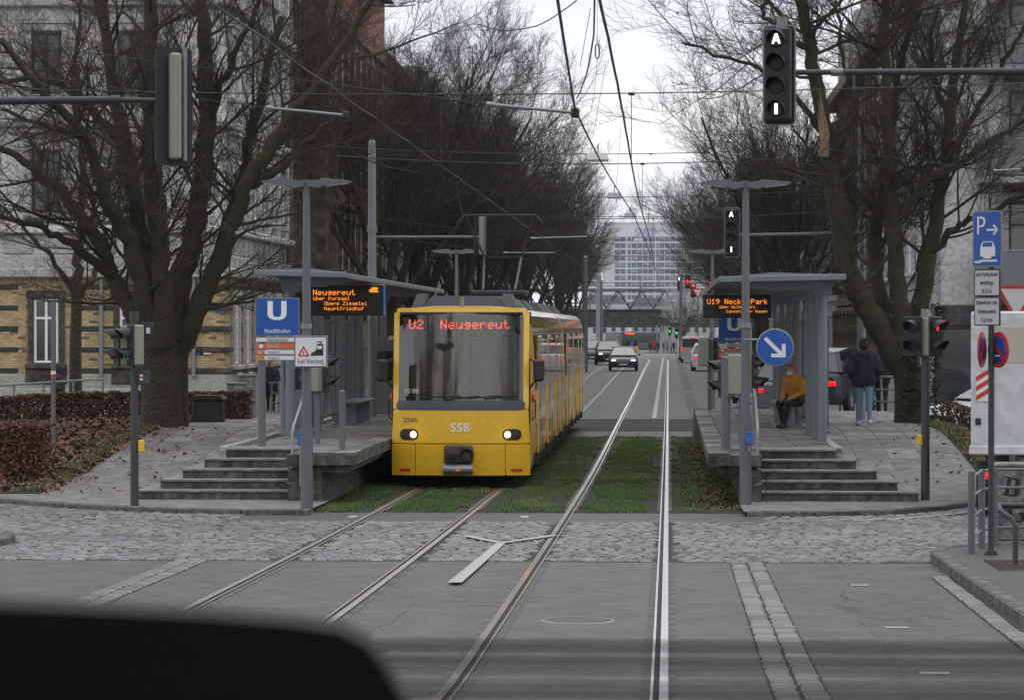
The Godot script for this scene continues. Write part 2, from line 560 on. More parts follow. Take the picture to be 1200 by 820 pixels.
func grid(x0, x1, z0: float, z1: float, nx: int, nz: int, off := 0.0) -> MB:
	var mb := MB.new()
	for i in nz:
		var za := lerpf(z0, z1, float(i) / nz)
		var zb := lerpf(z0, z1, float(i + 1) / nz)
		var a0: float = x0.call(za) if x0 is Callable else x0
		var a1: float = x1.call(za) if x1 is Callable else x1
		var b0: float = x0.call(zb) if x0 is Callable else x0
		var b1: float = x1.call(zb) if x1 is Callable else x1
		for j in nx:
			var s := float(j) / nx
			var t := float(j + 1) / nx
			var p := [Vector2(lerpf(a0, a1, s), za), Vector2(lerpf(a0, a1, t), za), Vector2(lerpf(b0, b1, t), zb), Vector2(lerpf(b0, b1, s), zb)]
			var q := []
			for u in p: q.append(Vector3(u.x, G(u.x, u.y) + off, u.y))
			var nn := []
			for u in p: nn.append(Vector3(G(u.x - 0.2, u.y) - G(u.x + 0.2, u.y), 0.4, G(u.x, u.y - 0.2) - G(u.x, u.y + 0.2)).normalized())
			mb.quadn(q[0], q[1], q[2], q[3], nn[0], nn[1], nn[2], nn[3])
	return mb

func build_ground() -> void:
	var road := sheet(-90.0, 90.0, 40.0, -130.0, 0.0, 2.0, 6)
	var far := sheet(-400.0, 400.0, -130.0, -1700.0, 0.0, 20.0, 2)
	road.v.append_array(far.v); road.n.append_array(far.n)
	struct("road", road, M.asphalt)
	# cobbled crossing: bed of dark joints and setts
	var bed := struct("cobbled_crossing", sheet(-12.0, 9.0, COB0, -50.5, 0.003, 1.0), M.joint)
	lay_setts(bed, Rect2(-11.8, 35.45, 20.6, COB0 - COB1), 0.15, 0.135, true)
	lay_setts(bed, Rect2(-11.8, 44.05, 6.2, 6.3), 0.17, 0.15, false)
	lay_setts(bed, Rect2(2.2, 44.05, 6.4, 6.3), 0.17, 0.15, false)
	var bed2 := struct("cobbled_band", sheet(-5.2, 1.7, -86.0, -97.5, 0.003, 2.0), M.joint)
	lay_setts(bed2, Rect2(-5.1, 86.1, 6.7, 11.3), 0.2, 0.2, false)
	# footway across the tracks in front of the lawn, and behind it
	struct("foot_crossing", sheet(-5.6, 2.3, COB1 - 0.02, WALK, 0.006, 1.0), M.asphalt_dark)
	struct("far_foot_crossing", sheet(-5.2, 1.6, LAWN, -86.0, 0.006, 1.0), M.asphalt_dark)
	# gutters of two rows of setts, along the tracks
	gutter(1.68, -16.0, COB0, true)
	gutter(-4.76, -16.0, COB0, true)
	gutter(1.66, -97.5, -250.0, false)
	# pavements
	pavement()
	near_corner()
	# lawn of the track bed
	struct("track_lawn", sheet(-5.3, 2.2, WALK, LAWN, 0.008, 1.0, 3), M.turf)
	var blade := MB.new()
	blade.tinted = true
	for i in 6:
		var a := TAU * i / 6.0 + 0.3
		var o := Vector3(cos(a), 0, sin(a)) * 0.025
		var e := Vector3(-sin(a), 0, cos(a)) * 0.007
		var tip := o * (1.6 + 0.5 * (i % 3)) + Vector3(0, 0.035 + 0.012 * (i % 2), 0)
		blade.tri(o - e, o + e, tip)
	var xfs := []
	var cols := []
	var pn := FastNoiseLite.new()
	pn.seed = 4; pn.frequency = 0.35
	for i in 62000:
		var x := rng.randf_range(-5.2, 2.1)
		var z := rng.randf_range(LAWN + 0.05, WALK - 0.05)
		var near_rail := minf(minf(absf(x - 0.72), absf(x + 0.72)), minf(absf(x - LX - 0.72), absf(x - LX + 0.72)))
		if near_rail < 0.12 + 0.06 * pn.get_noise_2d(x * 9, z * 9): continue
		var k := pn.get_noise_2d(x, z)
		if k < -0.22 and rng.randf() < 0.85: continue
		if near_rail < 0.3 and pn.get_noise_2d(x * 3, z * 1.2) > -0.1: continue
		if x > 0.95 and rng.randf() < 0.55 + 0.6 * pn.get_noise_2d(x * 2, z): continue
		if x > -2.0 and x < -0.95 and rng.randf() < 0.62 + 0.5 * pn.get_noise_2d(x, z * 0.5): continue
		var s := rng.randf_range(0.7, 1.35)
		xfs.append(Transform3D(Basis(Vector3.UP, rng.randf() * TAU).scaled(Vector3(s, s * rng.randf_range(0.7, 1.2), s)), Vector3(x, H(z) + 0.008, z)))
		var tone := clampf(0.5 + k * 0.8 + rng.randf_range(-0.25, 0.25), 0, 1)
		var cc := Color(0.040, 0.100, 0.014).lerp(Color(0.075, 0.125, 0.026), tone)
		if pn.get_noise_2d(x * 1.5 + 50, z * 0.7) > 0.35: cc = cc.lerp(Color(0.20, 0.19, 0.06), 0.5)
		cols.append(cc)
	var gr := stuff("lawn_grass", blade.mesh(), M.blade, self, xfs, cols)
	tag(gr, "short green grass growing between the tram rails", "grass")
	# dry leaves blown along the right-hand platform's foot
	leaf_litter("leaf_litter", "brown dead leaves drifted along the foot of the platform wall", 1500, func(): return Vector2(rng.randf_range(0.95, 2.1) if rng.randf() < 0.3 else rng.randf_range(1.3, 1.9), rng.randf_range(-76.0, -47.0)), func(x, z): return H(z) + 0.02, 0.06)
	leaf_litter("leaf_litter", "few brown leaves in the lawn corner beside the left platform", 160, func(): return Vector2(rng.randf_range(-6.0, -4.6), rng.randf_range(-49.0, -46.8)), func(x, z): return H(z) + 0.02, 0.07)
	# paint on the road
	var mk := MB.new()
	paint(mk, [Vector2(-1.50, -31.6), Vector2(-1.35, -31.6), Vector2(-1.27, -38.6), Vector2(-1.39, -38.6)], 0.031)
	part("lane_arrow", mk, M.paint, self).set_meta("kind", "structure")
	mk = MB.new()
	paint(mk, [Vector2(-1.36, -38.6), Vector2(-1.26, -38.6), Vector2(-0.65, -40.3), Vector2(-0.78, -40.3)], 0.033)
	paint(mk, [Vector2(-1.4, -38.65), Vector2(-1.3, -38.65), Vector2(-1.78, -40.1), Vector2(-1.92, -40.1)], 0.032)
	part("lane_arrow_head", mk, M.paint, self).set_meta("kind", "structure")
	for a in [[-3.35, -98.0, -150.0, 0.10], [-3.55, -120.0, -160.0, 0.10], [0.32, -98.5, -290.0, 0.14], [-4.6, -150.0, -153.0, 0.14], [-4.7, -158.0, -161.0, 0.14], [-4.75, -166.0, -169.0, 0.14]]:
		mk = MB.new()
		var st := sheet(a[0] - a[3] / 2, a[0] + a[3] / 2, a[1], a[2], 0.005, 3.0)
		part("lane_line", st, M.paint, self).set_meta("kind", "structure")
	for a in [[-1.35, -45.4, 0.12, 0.5], [-3.9, -45.3, 0.12, 0.5], [2.76, -31.8, 0.2, 0.12], [2.75, -26.6, 0.2, 0.12], [2.73, -22.6, 0.22, 0.12], [-3.0, -84.5, 0.12, 0.7]]:
		mk = MB.new()
		mk.box(Vector3(a[0], H(a[1]) + 0.0065, a[1]), Vector3(a[2], 0.002, a[3]))
		part("paint_mark", mk, M.paint, self).set_meta("kind", "structure")
	# long white line on the setts to the right
	mk = MB.new()
	for i in 12:
		var xa := 3.3 + i * 0.22
		mk.quad(Vector3(xa, H(kerb_z(xa)) + 0.03, kerb_z(xa) + 1.35), Vector3(xa + 0.22, H(kerb_z(xa)) + 0.03, kerb_z(xa + 0.22) + 1.35), Vector3(xa + 0.22, H(kerb_z(xa)) + 0.03, kerb_z(xa + 0.22) + 1.15), Vector3(xa, H(kerb_z(xa)) + 0.03, kerb_z(xa) + 1.15))
	part("stop_line", mk, M.paint, self).set_meta("kind", "structure")
	# repairs and cracks in the asphalt
	for a in [[-2.2, -24.5, 0.7, 1.6], [2.9, -29.0, 0.55, 2.2], [-0.9, -29.8, 0.5, 1.2], [3.1, -22.0, 0.4, 1.5], [-1.6, -112.0, 0.6, 5.0], [-2.4, -130.0, 0.5, 7.0]]:
		var pm := MB.new()
		for i in 18:
			var a0 := TAU * i / 18.0
			var a1 := TAU * (i + 1) / 18.0
			var r0 := 0.8 + 0.25 * sin(i * 2.7 + a[0]); var r1 := 0.8 + 0.25 * sin((i + 1) % 18 * 2.7 + a[0])
			var q0 := Vector3(a[0] + cos(a0) * a[2] * r0, 0, a[1] + sin(a0) * a[3] * r0); var q1 := Vector3(a[0] + cos(a1) * a[2] * r1, 0, a[1] + sin(a1) * a[3] * r1)
			pm.tri(Vector3(a[0], H(a[1]) + 0.0025, a[1]), Vector3(q1.x, H(q1.z) + 0.0025, q1.z), Vector3(q0.x, H(q0.z) + 0.0025, q0.z))
		part("asphalt_patch", pm, M.asphalt_dark, self).set_meta("kind", "structure")
	for a in [[2.35, -17.0, -35.2], [-1.85, -18.0, -30.0]]:
		var cm := MB.new()
		var x: float = a[0]
		var z: float = a[1]
		while z > a[2]:
			var nx: float = x + rng.randf_range(-0.05, 0.05)
			var nz := z - rng.randf_range(0.2, 0.5)
			var w := rng.randf_range(0.001, 0.0025)
			cm.quad(Vector3(x - w, H(z) + 0.0035, z), Vector3(x + w, H(z) + 0.0035, z), Vector3(nx + w, H(nz) + 0.0035, nz), Vector3(nx - w, H(nz) + 0.0035, nz))
			x = nx; z = nz
		part("asphalt_crack", cm, M.joint, self).set_meta("kind", "structure")
	# manhole cover between the rails
	var mh := thing("manhole_cover", "round iron manhole cover set in the asphalt between the rails", "manhole cover", Vector3(-0.02, H(-27.2) + 0.002, -27.2))
	part("ring", MB.new().lathe([Vector2(0.302, 0.002), Vector2(0.302, 0.007), Vector2(0.318, 0.007), Vector2(0.325, 0.002)], Transform3D(), 32), M.galv, mh)
	part("lid", MB.new().lathe([Vector2(0.297, 0.001), Vector2(0.293, 0.005), Vector2(0.02, 0.0055), Vector2(0.0, 0.0055)], Transform3D(), 32), M.asphalt_dark, mh)

func paint(mk: MB, p: Array, off: float) -> void:
	# quad of paint split lengthwise so that it follows the road
	for i in 4:
		var s := i / 4.0
		var t := (i + 1) / 4.0
		var a: Vector2 = p[0].lerp(p[3], s); var b: Vector2 = p[1].lerp(p[2], s)
		var c: Vector2 = p[1].lerp(p[2], t); var d: Vector2 = p[0].lerp(p[3], t)
		mk.quad(Vector3(a.x, H(a.y) + off, a.y), Vector3(b.x, H(b.y) + off, b.y), Vector3(c.x, H(c.y) + off, c.y), Vector3(d.x, H(d.y) + off, d.y))

func sett_mesh(w: float, l: float) -> ArrayMesh:
	var mb := MB.new()
	mb.tinted = true
	var h := 0.015
	var a := [Vector3(-w / 2, 0, l / 2), Vector3(w / 2, 0, l / 2), Vector3(w / 2, 0, -l / 2), Vector3(-w / 2, 0, -l / 2)]
	var b := []
	for p in a: b.append(Vector3(p.x * 0.68, h, p.z * 0.68))
	for i in 4: mb.quad(a[i], a[(i + 1) % 4], b[(i + 1) % 4], b[i])
	mb.quad(b[0], b[1], b[2], b[3])
	return mb.mesh()

func lay_setts(bed: Node, r: Rect2, w: float, l: float, with_parts: bool) -> void:
	# r: x from, distance from, width, length. rows of setts in slightly wavering courses
	var me := [sett_mesh(w, l), sett_mesh(w * 0.9, l * 1.05)]
	var xfs := [[], []]
	var cols := [[], []]
	var rows := int(r.size.y / (l + 0.012))
	var parts := 0
	var pn := FastNoiseLite.new()
	pn.seed = 8; pn.frequency = 0.25
	for i in rows:
		var d := r.position.y + (i + 0.5) * (l + 0.012)
		var x := r.position.x + rng.randf() * w
		while x < r.position.x + r.size.x:
			var dz := d + 0.25 * sin(x * 1.3) * clampf((absf(x + 1.5) - 4.0) / 3.0, 0, 1) + rng.randf_range(-0.012, 0.012)
			var z := -dz
			var skip := false
			for tx in [0.0, LX]:
				for e in [-0.745, 0.745]:
					if absf(x - tx - e) < 0.13: skip = true
			if z > kerb_z(x) - 0.25 and not skip and z < r.position.y * -1.0 + 0.3 and z < COB0 - 0.06:
				var tone := (0.18 + 0.06 * pn.get_noise_2d(x, z)) * rng.randf_range(0.5, 1.35)
				var cc := Color(tone * 0.98, tone, tone * 1.06)
				if rng.randf() < 0.10: cc = cc * 0.3
				var bs := Basis.from_euler(Vector3(rng.randf_range(-0.014, 0.014), rng.randf_range(-0.12, 0.12), rng.randf_range(-0.014, 0.014)))
				var xf := Transform3D(bs.scaled(Vector3(rng.randf_range(0.85, 1.04), rng.randf_range(0.7, 1.3), rng.randf_range(0.85, 1.02))), Vector3(x, H(z) + 0.003, z))
				var k := rng.randi() % 2
				if with_parts and parts < 300 and x > -8.4 and x < 4.6:
					var o := part("sett", me[k], sett_tone(tone), bed)
					o.transform = xf
					parts += 1
				else:
					xfs[k].append(xf); cols[k].append(cc)
			x += w + rng.randf_range(0.006, 0.022)
	for k in 2:
		if xfs[k].size() > 0: stuff("sett_paving", me[k], M.sett, bed, xfs[k], cols[k])

var sett_tones := {}
func sett_tone(t: float) -> Material:
	var k := int(round(t * 14.0))
	if not sett_tones.has(k):
		var m: StandardMaterial3D = M.sett.duplicate()
		var f := k / 14.0
		m.albedo_color = lin(f * 0.98, f, f * 1.06)
		sett_tones[k] = m
	return sett_tones[k]

func gutter(x: float, z0: float, z1: float, pieces: bool) -> void:
	var o := struct("gutter_strip", sheet(x - 0.2, x + 0.2, z0, z1, 0.004, 2.0), M.joint if pieces else M.seal)
	if not pieces: return
	var me := []
	for k in 3: me.append(sett_mesh(0.17, 0.10 + 0.02 * k))
	for side in [-1.0, 1.0]:
		var z := z0 - 0.05
		while z > z1 + 0.1:
			var k := rng.randi() % 3
			var l := 0.10 + 0.02 * k
			z -= l / 2
			var s := part("sett", me[k], sett_tone(rng.randf_range(0.09, 0.22)), o)
			s.transform = Transform3D(Basis.from_euler(Vector3(rng.randf_range(-0.02, 0.02), rng.randf_range(-0.05, 0.05), rng.randf_range(-0.02, 0.02))).scaled(Vector3(rng.randf_range(0.92, 1.08), 0.9, 1.1)), Vector3(x + side * 0.098 + rng.randf_range(-0.008, 0.008), H(z) + 0.005, z))
			z -= l / 2 + 0.018

func leaf_mesh() -> ArrayMesh:
	var mb := MB.new()
	mb.tinted = true
	var a := Vector3(-0.5, 0.10, 0); var b := Vector3(0, 0, 0.34); var c := Vector3(0.5, 0.14, 0.02); var d := Vector3(0, 0.03, -0.32); var m := Vector3(0, -0.02, 0)
	mb.tri(a, b, m); mb.tri(b, c, m); mb.tri(c, d, m); mb.tri(d, a, m)
	return mb.mesh()

func leaf_litter(called: String, label: String, count: int, where: Callable, high: Callable, size: float) -> Node:
	var xfs := []
	var cols := []
	for i in count:
		var p: Vector2 = where.call()
		var s := size * rng.randf_range(0.7, 1.5)
		xfs.append(Transform3D(Basis.from_euler(Vector3(rng.randf_range(-0.7, 0.7), rng.randf() * TAU, rng.randf_range(-0.7, 0.7))).scaled(Vector3.ONE * s), Vector3(p.x, high.call(p.x, p.y) + rng.randf() * 0.03, p.y)))
		var t := rng.randf()
		cols.append(Color(0.085, 0.036, 0.020).lerp(Color(0.20, 0.095, 0.05), t * t) * rng.randf_range(0.6, 1.2))
	var o := stuff(called, leaf_mesh(), M.leaf, self, xfs, cols)
	tag(o, label, "leaves")
	return o

const PLZ0 := -48.6   # front of the platforms
const PLZ1 := -75.5
const PLTOP := 0.97

func pavement() -> void:
	# left: from the kerb to the platform steps, then beside the platform up the slope
	var front := func(x0: float, x1: float, called: String):
		var mb := MB.new()
		var k := 40
		for i in k:
			var xa := lerpf(x0, x1, float(i) / k)
			var xb := lerpf(x0, x1, float(i + 1) / k)
			var za := kerb_z(xa); var zb := kerb_z(xb)
			for j in 8:
				var s := j / 8.0
				var t := (j + 1) / 8.0
				var p := []
				for q in [Vector2(xa, lerpf(za, -53.0, s)), Vector2(xb, lerpf(zb, -53.0, s)), Vector2(xb, lerpf(zb, -53.0, t)), Vector2(xa, lerpf(za, -53.0, t))]:
					p.append(Vector3(q.x, G(q.x, q.y), q.y))
				mb.quad(p[0], p[1], p[2], p[3])
		return struct(called, mb, M.path)
	front.call(-13.0, -4.62, "left_pavement")
	front.call(1.9, 6.22, "right_pavement")
	struct("left_ramp_path", grid(-9.6, -6.3, -53.0, -112.0, 6, 40), M.path)
	struct("right_ramp_path", grid(3.5, 6.2, -53.0, -112.0, 6, 40), M.path)
	struct("left_plaza", grid(-60.0, -9.6, -70.0, -112.0, 14, 20, -0.004), M.path)
	struct("right_plaza", grid(6.2, 40.0, -70.0, -112.0, 14, 20, -0.004), M.path)
	# kerb stones along the front, and paving slab joints as relief of thin slabs
	for side in [[-12.6, -4.7], [1.95, 6.2]]:
		var o := struct("kerb", MB.new().box(Vector3((side[0] + side[1]) / 2, H(-46.0) - 0.2, -46.6), Vector3(0.2, 0.05, 0.05)), M.kerb)
		var x: float = side[0]
		while x < side[1] - 0.3:
			var a := Vector3(x, H(kerb_z(x)) + 0.022, kerb_z(x))
			var x2 := x + 0.98
			var b := Vector3(x2, H(kerb_z(x2)) + 0.022, kerb_z(x2))
			part("kerb_stone", MB.new().bar(a, b, 0.14, 0.15, 0.02), M.kerb, o)
			x += 1.0
	# slabs of the path beside the left platform that can be told apart
	for set in [[-9.3, -6.9, -56.0, -70.0, "left_ramp_path"], [3.9, 6.0, -55.0, -72.0, "right_ramp_path"]]:
		var host: Node = get_node(set[4])
		var me := [MB.new().box(Vector3.ZERO, Vector3(0.575, 0.02, 0.775), 0.008).mesh(), MB.new().box(Vector3.ZERO, Vector3(0.57, 0.02, 0.77), 0.006).mesh()]
		var z: float = set[2]
		while z > set[3]:
			var x: float = set[0]
			while x < set[1]:
				var g := G(x, z)
				var sl := Basis.from_euler(Vector3(-atan((G(x, z - 0.3) - G(x, z + 0.3)) / -0.6) + rng.randf_range(-0.006, 0.006), 0, atan((G(x + 0.3, z) - G(x - 0.3, z)) / 0.6)))
				part("paving_slab", me[rng.randi() % 2], [M.path, M.slab, M.path2][rng.randi() % 3], host, Vector3(x, g - 0.002, z), sl)
				x += 0.6
			z -= 0.8
	# leaf beds
	struct("left_leaf_bed", grid(-30.0, -9.6, -50.3, -70.0, 24, 24, 0.015), M.soil)
	struct("right_leaf_bed", grid(6.2, 12.0, -52.0, -70.0, 10, 24, 0.015), M.soil)
	leaf_litter("bed_leaves", "thick carpet of brown fallen leaves under the big tree by the hedge", 9500, func(): return Vector2(-9.5 - pow(rng.randf(), 1.3) * 9.0, rng.randf_range(-69.0, -50.6)), func(x, z): return G(x, z) + 0.02, 0.12)
	leaf_litter("bed_leaves", "brown fallen leaves around the ivy-clad tree beside the right path", 7500, func(): return Vector2(rng.randf_range(6.22, 10.0), rng.randf_range(-69.0, -52.2)), func(x, z): return G(x, z) + 0.02, 0.11)
	leaf_litter("path_leaves", "scattered brown leaves lying on the sloping left path", 150, func(): return Vector2(-9.5 + absf(rng.randfn(0, 0.9)), rng.randf_range(-62.0, -50.0)), func(x, z): return G(x, z) + 0.02, 0.09)
	leaf_litter("path_leaves", "few brown leaves lying on the sloping right path", 60, func(): return Vector2(6.2 - absf(rng.randfn(0, 0.7)), rng.randf_range(-66.0, -52.0)), func(x, z): return G(x, z) + 0.02, 0.08)
	# verge of thin grass along both beds
	var blade := MB.new()
	blade.tinted = true
	for i in 5:
		var a := TAU * i / 5.0
		var o := Vector3(cos(a), 0, sin(a)) * 0.04
		var e := Vector3(-sin(a), 0, cos(a)) * 0.012
		blade.tri(o - e, o + e, o * 2.2 + Vector3(0, 0.09, 0))
	for set in [[-9.6, -0.7, -50.4, -69.0, "thin green grass verge edging the left leaf bed"], [6.2, 0.7, -52.5, -69.0, "thin green grass verge edging the right leaf bed"]]:
		var xfs := []
		var cols := []
		for i in 650:
			var x: float = set[0] + set[1] * absf(rng.randfn(0, 0.4))
			var z := rng.randf_range(set[3], set[2])
			xfs.append(Transform3D(Basis(Vector3.UP, rng.randf() * TAU).scaled(Vector3.ONE * rng.randf_range(0.5, 1.3)), Vector3(x, G(x, z) + 0.015, z)))
			cols.append(Color(0.05, 0.075, 0.02).lerp(Color(0.13, 0.13, 0.05), rng.randf()))
		tag(stuff("grass_verge", blade.mesh(), M.blade, self, xfs, cols), set[4], "grass")

func near_corner() -> void:
	# the pavement corner at the right, in front of the crossing
	var pts := PackedVector2Array()
	pts.append(Vector2(3.95, 10.0)); pts.append(Vector2(3.92, 26.0)); pts.append(Vector2(3.88, 33.0))
	for i in 9:
		var a := PI - (PI / 2) * i / 8.0
		pts.append(Vector2(5.5 + 1.62 * cos(a), 35.6 + 2.0 * sin(a)))
	pts.append(Vector2(9.0, 38.6)); pts.append(Vector2(20.0, 40.0)); pts.append(Vector2(20.0, 10.0))
	var mb := MB.new()
	var id := Geometry2D.triangulate_polygon(pts)
	var pos := func(p: Vector2): return Vector3(p.x, H(-p.y) + 0.11, -p.y)
	for t in range(0, id.size(), 3):
		mb.tri(pos.call(pts[id[t]]), pos.call(pts[id[t + 1]]), pos.call(pts[id[t + 2]]))
	struct("corner_pavement", mb, M.asphalt_dark)
	var kerb := struct("corner_kerb", MB.new().bar(pos.call(pts[0]) + Vector3(0, -0.06, 0), pos.call(pts[1]) + Vector3(0, -0.06, 0), 0.13, 0.14, 0.02), M.kerb)
	for i in range(1, 13):
		var a: Vector2 = pts[i]
		var b: Vector2 = pts[i + 1]
		var k := maxi(1, int(a.distance_to(b) / 1.0))
		for j in k:
			var p: Vector3 = pos.call(a.lerp(b, (j + 0.01) / k)) + Vector3(0, -0.055, 0)
			var q: Vector3 = pos.call(a.lerp(b, (j + 0.99) / k)) + Vector3(0, -0.055, 0)
			part("kerb_stone", MB.new().bar(p, q, 0.16, 0.15, 0.02), M.kerb, kerb)
	# gutter of setts hugging the kerb
	var g2 := struct("corner_gutter", sheet(3.58, 3.80, -20.0, -33.0, 0.004, 1.5), M.joint)
	var me := sett_mesh(0.17, 0.16)
	var z := -20.2
	while z > -33.0:
		part("sett", me, sett_tone(rng.randf_range(0.12, 0.24)), g2, Vector3(3.69 + rng.randf_range(-0.01, 0.01), H(z) + 0.005, z))
		z -= 0.18
	# slotted drain panels by the posts
	for k in 2:
		var gr := thing("tree_grate", "rusty slotted iron grate in the pavement by the railing posts", "grate", Vector3(4.7 + k * 0.95, H(-33.0) + 0.113, -33.0 + 0.3 * k), 0.0, "grates by the corner railing")
		for e in [-1.0, 1.0]: part("frame", MB.new().box(Vector3(0, 0.004, e), Vector3(0.9, 0.012, 0.05)), M.rail_side, gr)
		for i in 14:
			part("slat", MB.new().box(Vector3(0, 0.004, -0.93 + i * 0.143), Vector3(0.88, 0.012, 0.07)), M.rail_side, gr)
	# traffic island tip at the far left
	var isl := MB.new()
	for i in 8:
		var a0 := -PI / 2 + PI * i / 8.0
		var a1 := -PI / 2 + PI * (i + 1) / 8.0
		var c := Vector2(-8.1, 38.0)
		var p0 := c + Vector2(cos(a0) * 0.55, sin(a0) * 1.7); var p1 := c + Vector2(cos(a1) * 0.55, sin(a1) * 1.7)
		isl.tri(Vector3(c.x, H(-c.y) + 0.1, -c.y), Vector3(p0.x, H(-p0.y) + 0.1, -p0.y), Vector3(p1.x, H(-p1.y) + 0.1, -p1.y))
		isl.bar(Vector3(p0.x, H(-p0.y) + 0.05, -p0.y), Vector3(p1.x, H(-p1.y) + 0.05, -p1.y), 0.14, 0.13, 0.02)
	struct("left_island", isl, M.kerb)

# ------------------------------------------------------------------ tracks
func track_x(c: float, z: float) -> float:
	# straight, then bending left far off
	var d := -z
	return c - (pow((d - 240.0) / 30.0, 2.0) * 0.5 if d > 240.0 else 0.0)

func build_tracks() -> void:
	for tr in [[0.0, "polished steel rail of the empty track"], [LX, "steel rail of the track under the yellow tram"]]:
		for side in [-1.0, 1.0]:
			var t := thing("tram_rail", tr[1] + (", on the right platform's side" if side > 0 and tr[0] == 0.0 else ", on the tram side" if tr[0] == 0.0 else ", on the side of the other track" if side > 0 else ", on the side of the left platform"), "rail")
			var head := MB.new(); var lip := MB.new(); var gro := MB.new(); var web := MB.new()
			var z := -14.0
			while z > -420.0:
				var st := 1.5 if z > -60 else 3.0 if z > -240 else 6.0
				var zb := z - st
				var xa: float = track_x(tr[0], z) + side * 0.7175
				var xb: float = track_x(tr[0], zb) + side * 0.7175
				var lawn := z < WALK and z > LAWN
				var off := 0.021
				var prof := func(mb: MB, u0: float, u1: float, o: float, skirt: float):
					var a := Vector3(xa + side * u0, H(z) + o, z); var b := Vector3(xa + side * u1, H(z) + o, z)
					var c := Vector3(xb + side * u1, H(zb) + o, zb); var d := Vector3(xb + side * u0, H(zb) + o, zb)
					mb.quad(a, b, c, d)
					var dn := Vector3(0, -skirt, 0)
					mb.quad(a, d, d + dn, a + dn); mb.quad(b, c, c + dn, b + dn)
				prof.call(head, 0.0, 0.062, off, 0.012)
				prof.call(gro, -0.042, 0.0, 0.0065 if not lawn else 0.012, 0.0)
				prof.call(lip, -0.062, -0.042, off - 0.002, 0.012)
				if lawn:
					prof.call(web, -0.11, -0.062, 0.016, 0.01); prof.call(web, 0.062, 0.12, 0.018, 0.01)
				z = zb
			part("rail_head", head, M.rail if tr[0] == 0.0 else M.rail_dull, t)
			part("groove", gro, M.groove, t)
			part("guard_lip", lip, M.rail if tr[0] == 0.0 else M.rail_dull, t)
			part("rail_filler", web, M.rail_side, t)
			# sealed asphalt joints beside the rail
			for u in [-0.098, 0.098]:
				var sx: float = tr[0] + side * (0.7175 + u)
				var wob := FastNoiseLite.new()
				wob.seed = int(sx * 100); wob.frequency = 0.3
				var inner := func(zz): return sx - 0.062
				var a := func(zz): return sx - 0.034 - 0.014 * wob.get_noise_1d(zz * 4)
				var b := func(zz): return sx + 0.034 + 0.014 * wob.get_noise_1d(zz * 4 + 40)
				part("joint_seal", sheet(a, b, -14.0, COB0, 0.004, 0.4), M.seal, t)
# ------------------------------------------------------------------ platforms
func build_platforms() -> void:
	platform(-4.2, -6.5, -1.0, "concrete tram platform beside the yellow tram, with steps at its end", -5.3)
	platform(1.4, 3.5, 1.0, "concrete tram platform where the person in orange sits, with steps at its end", 2.25)

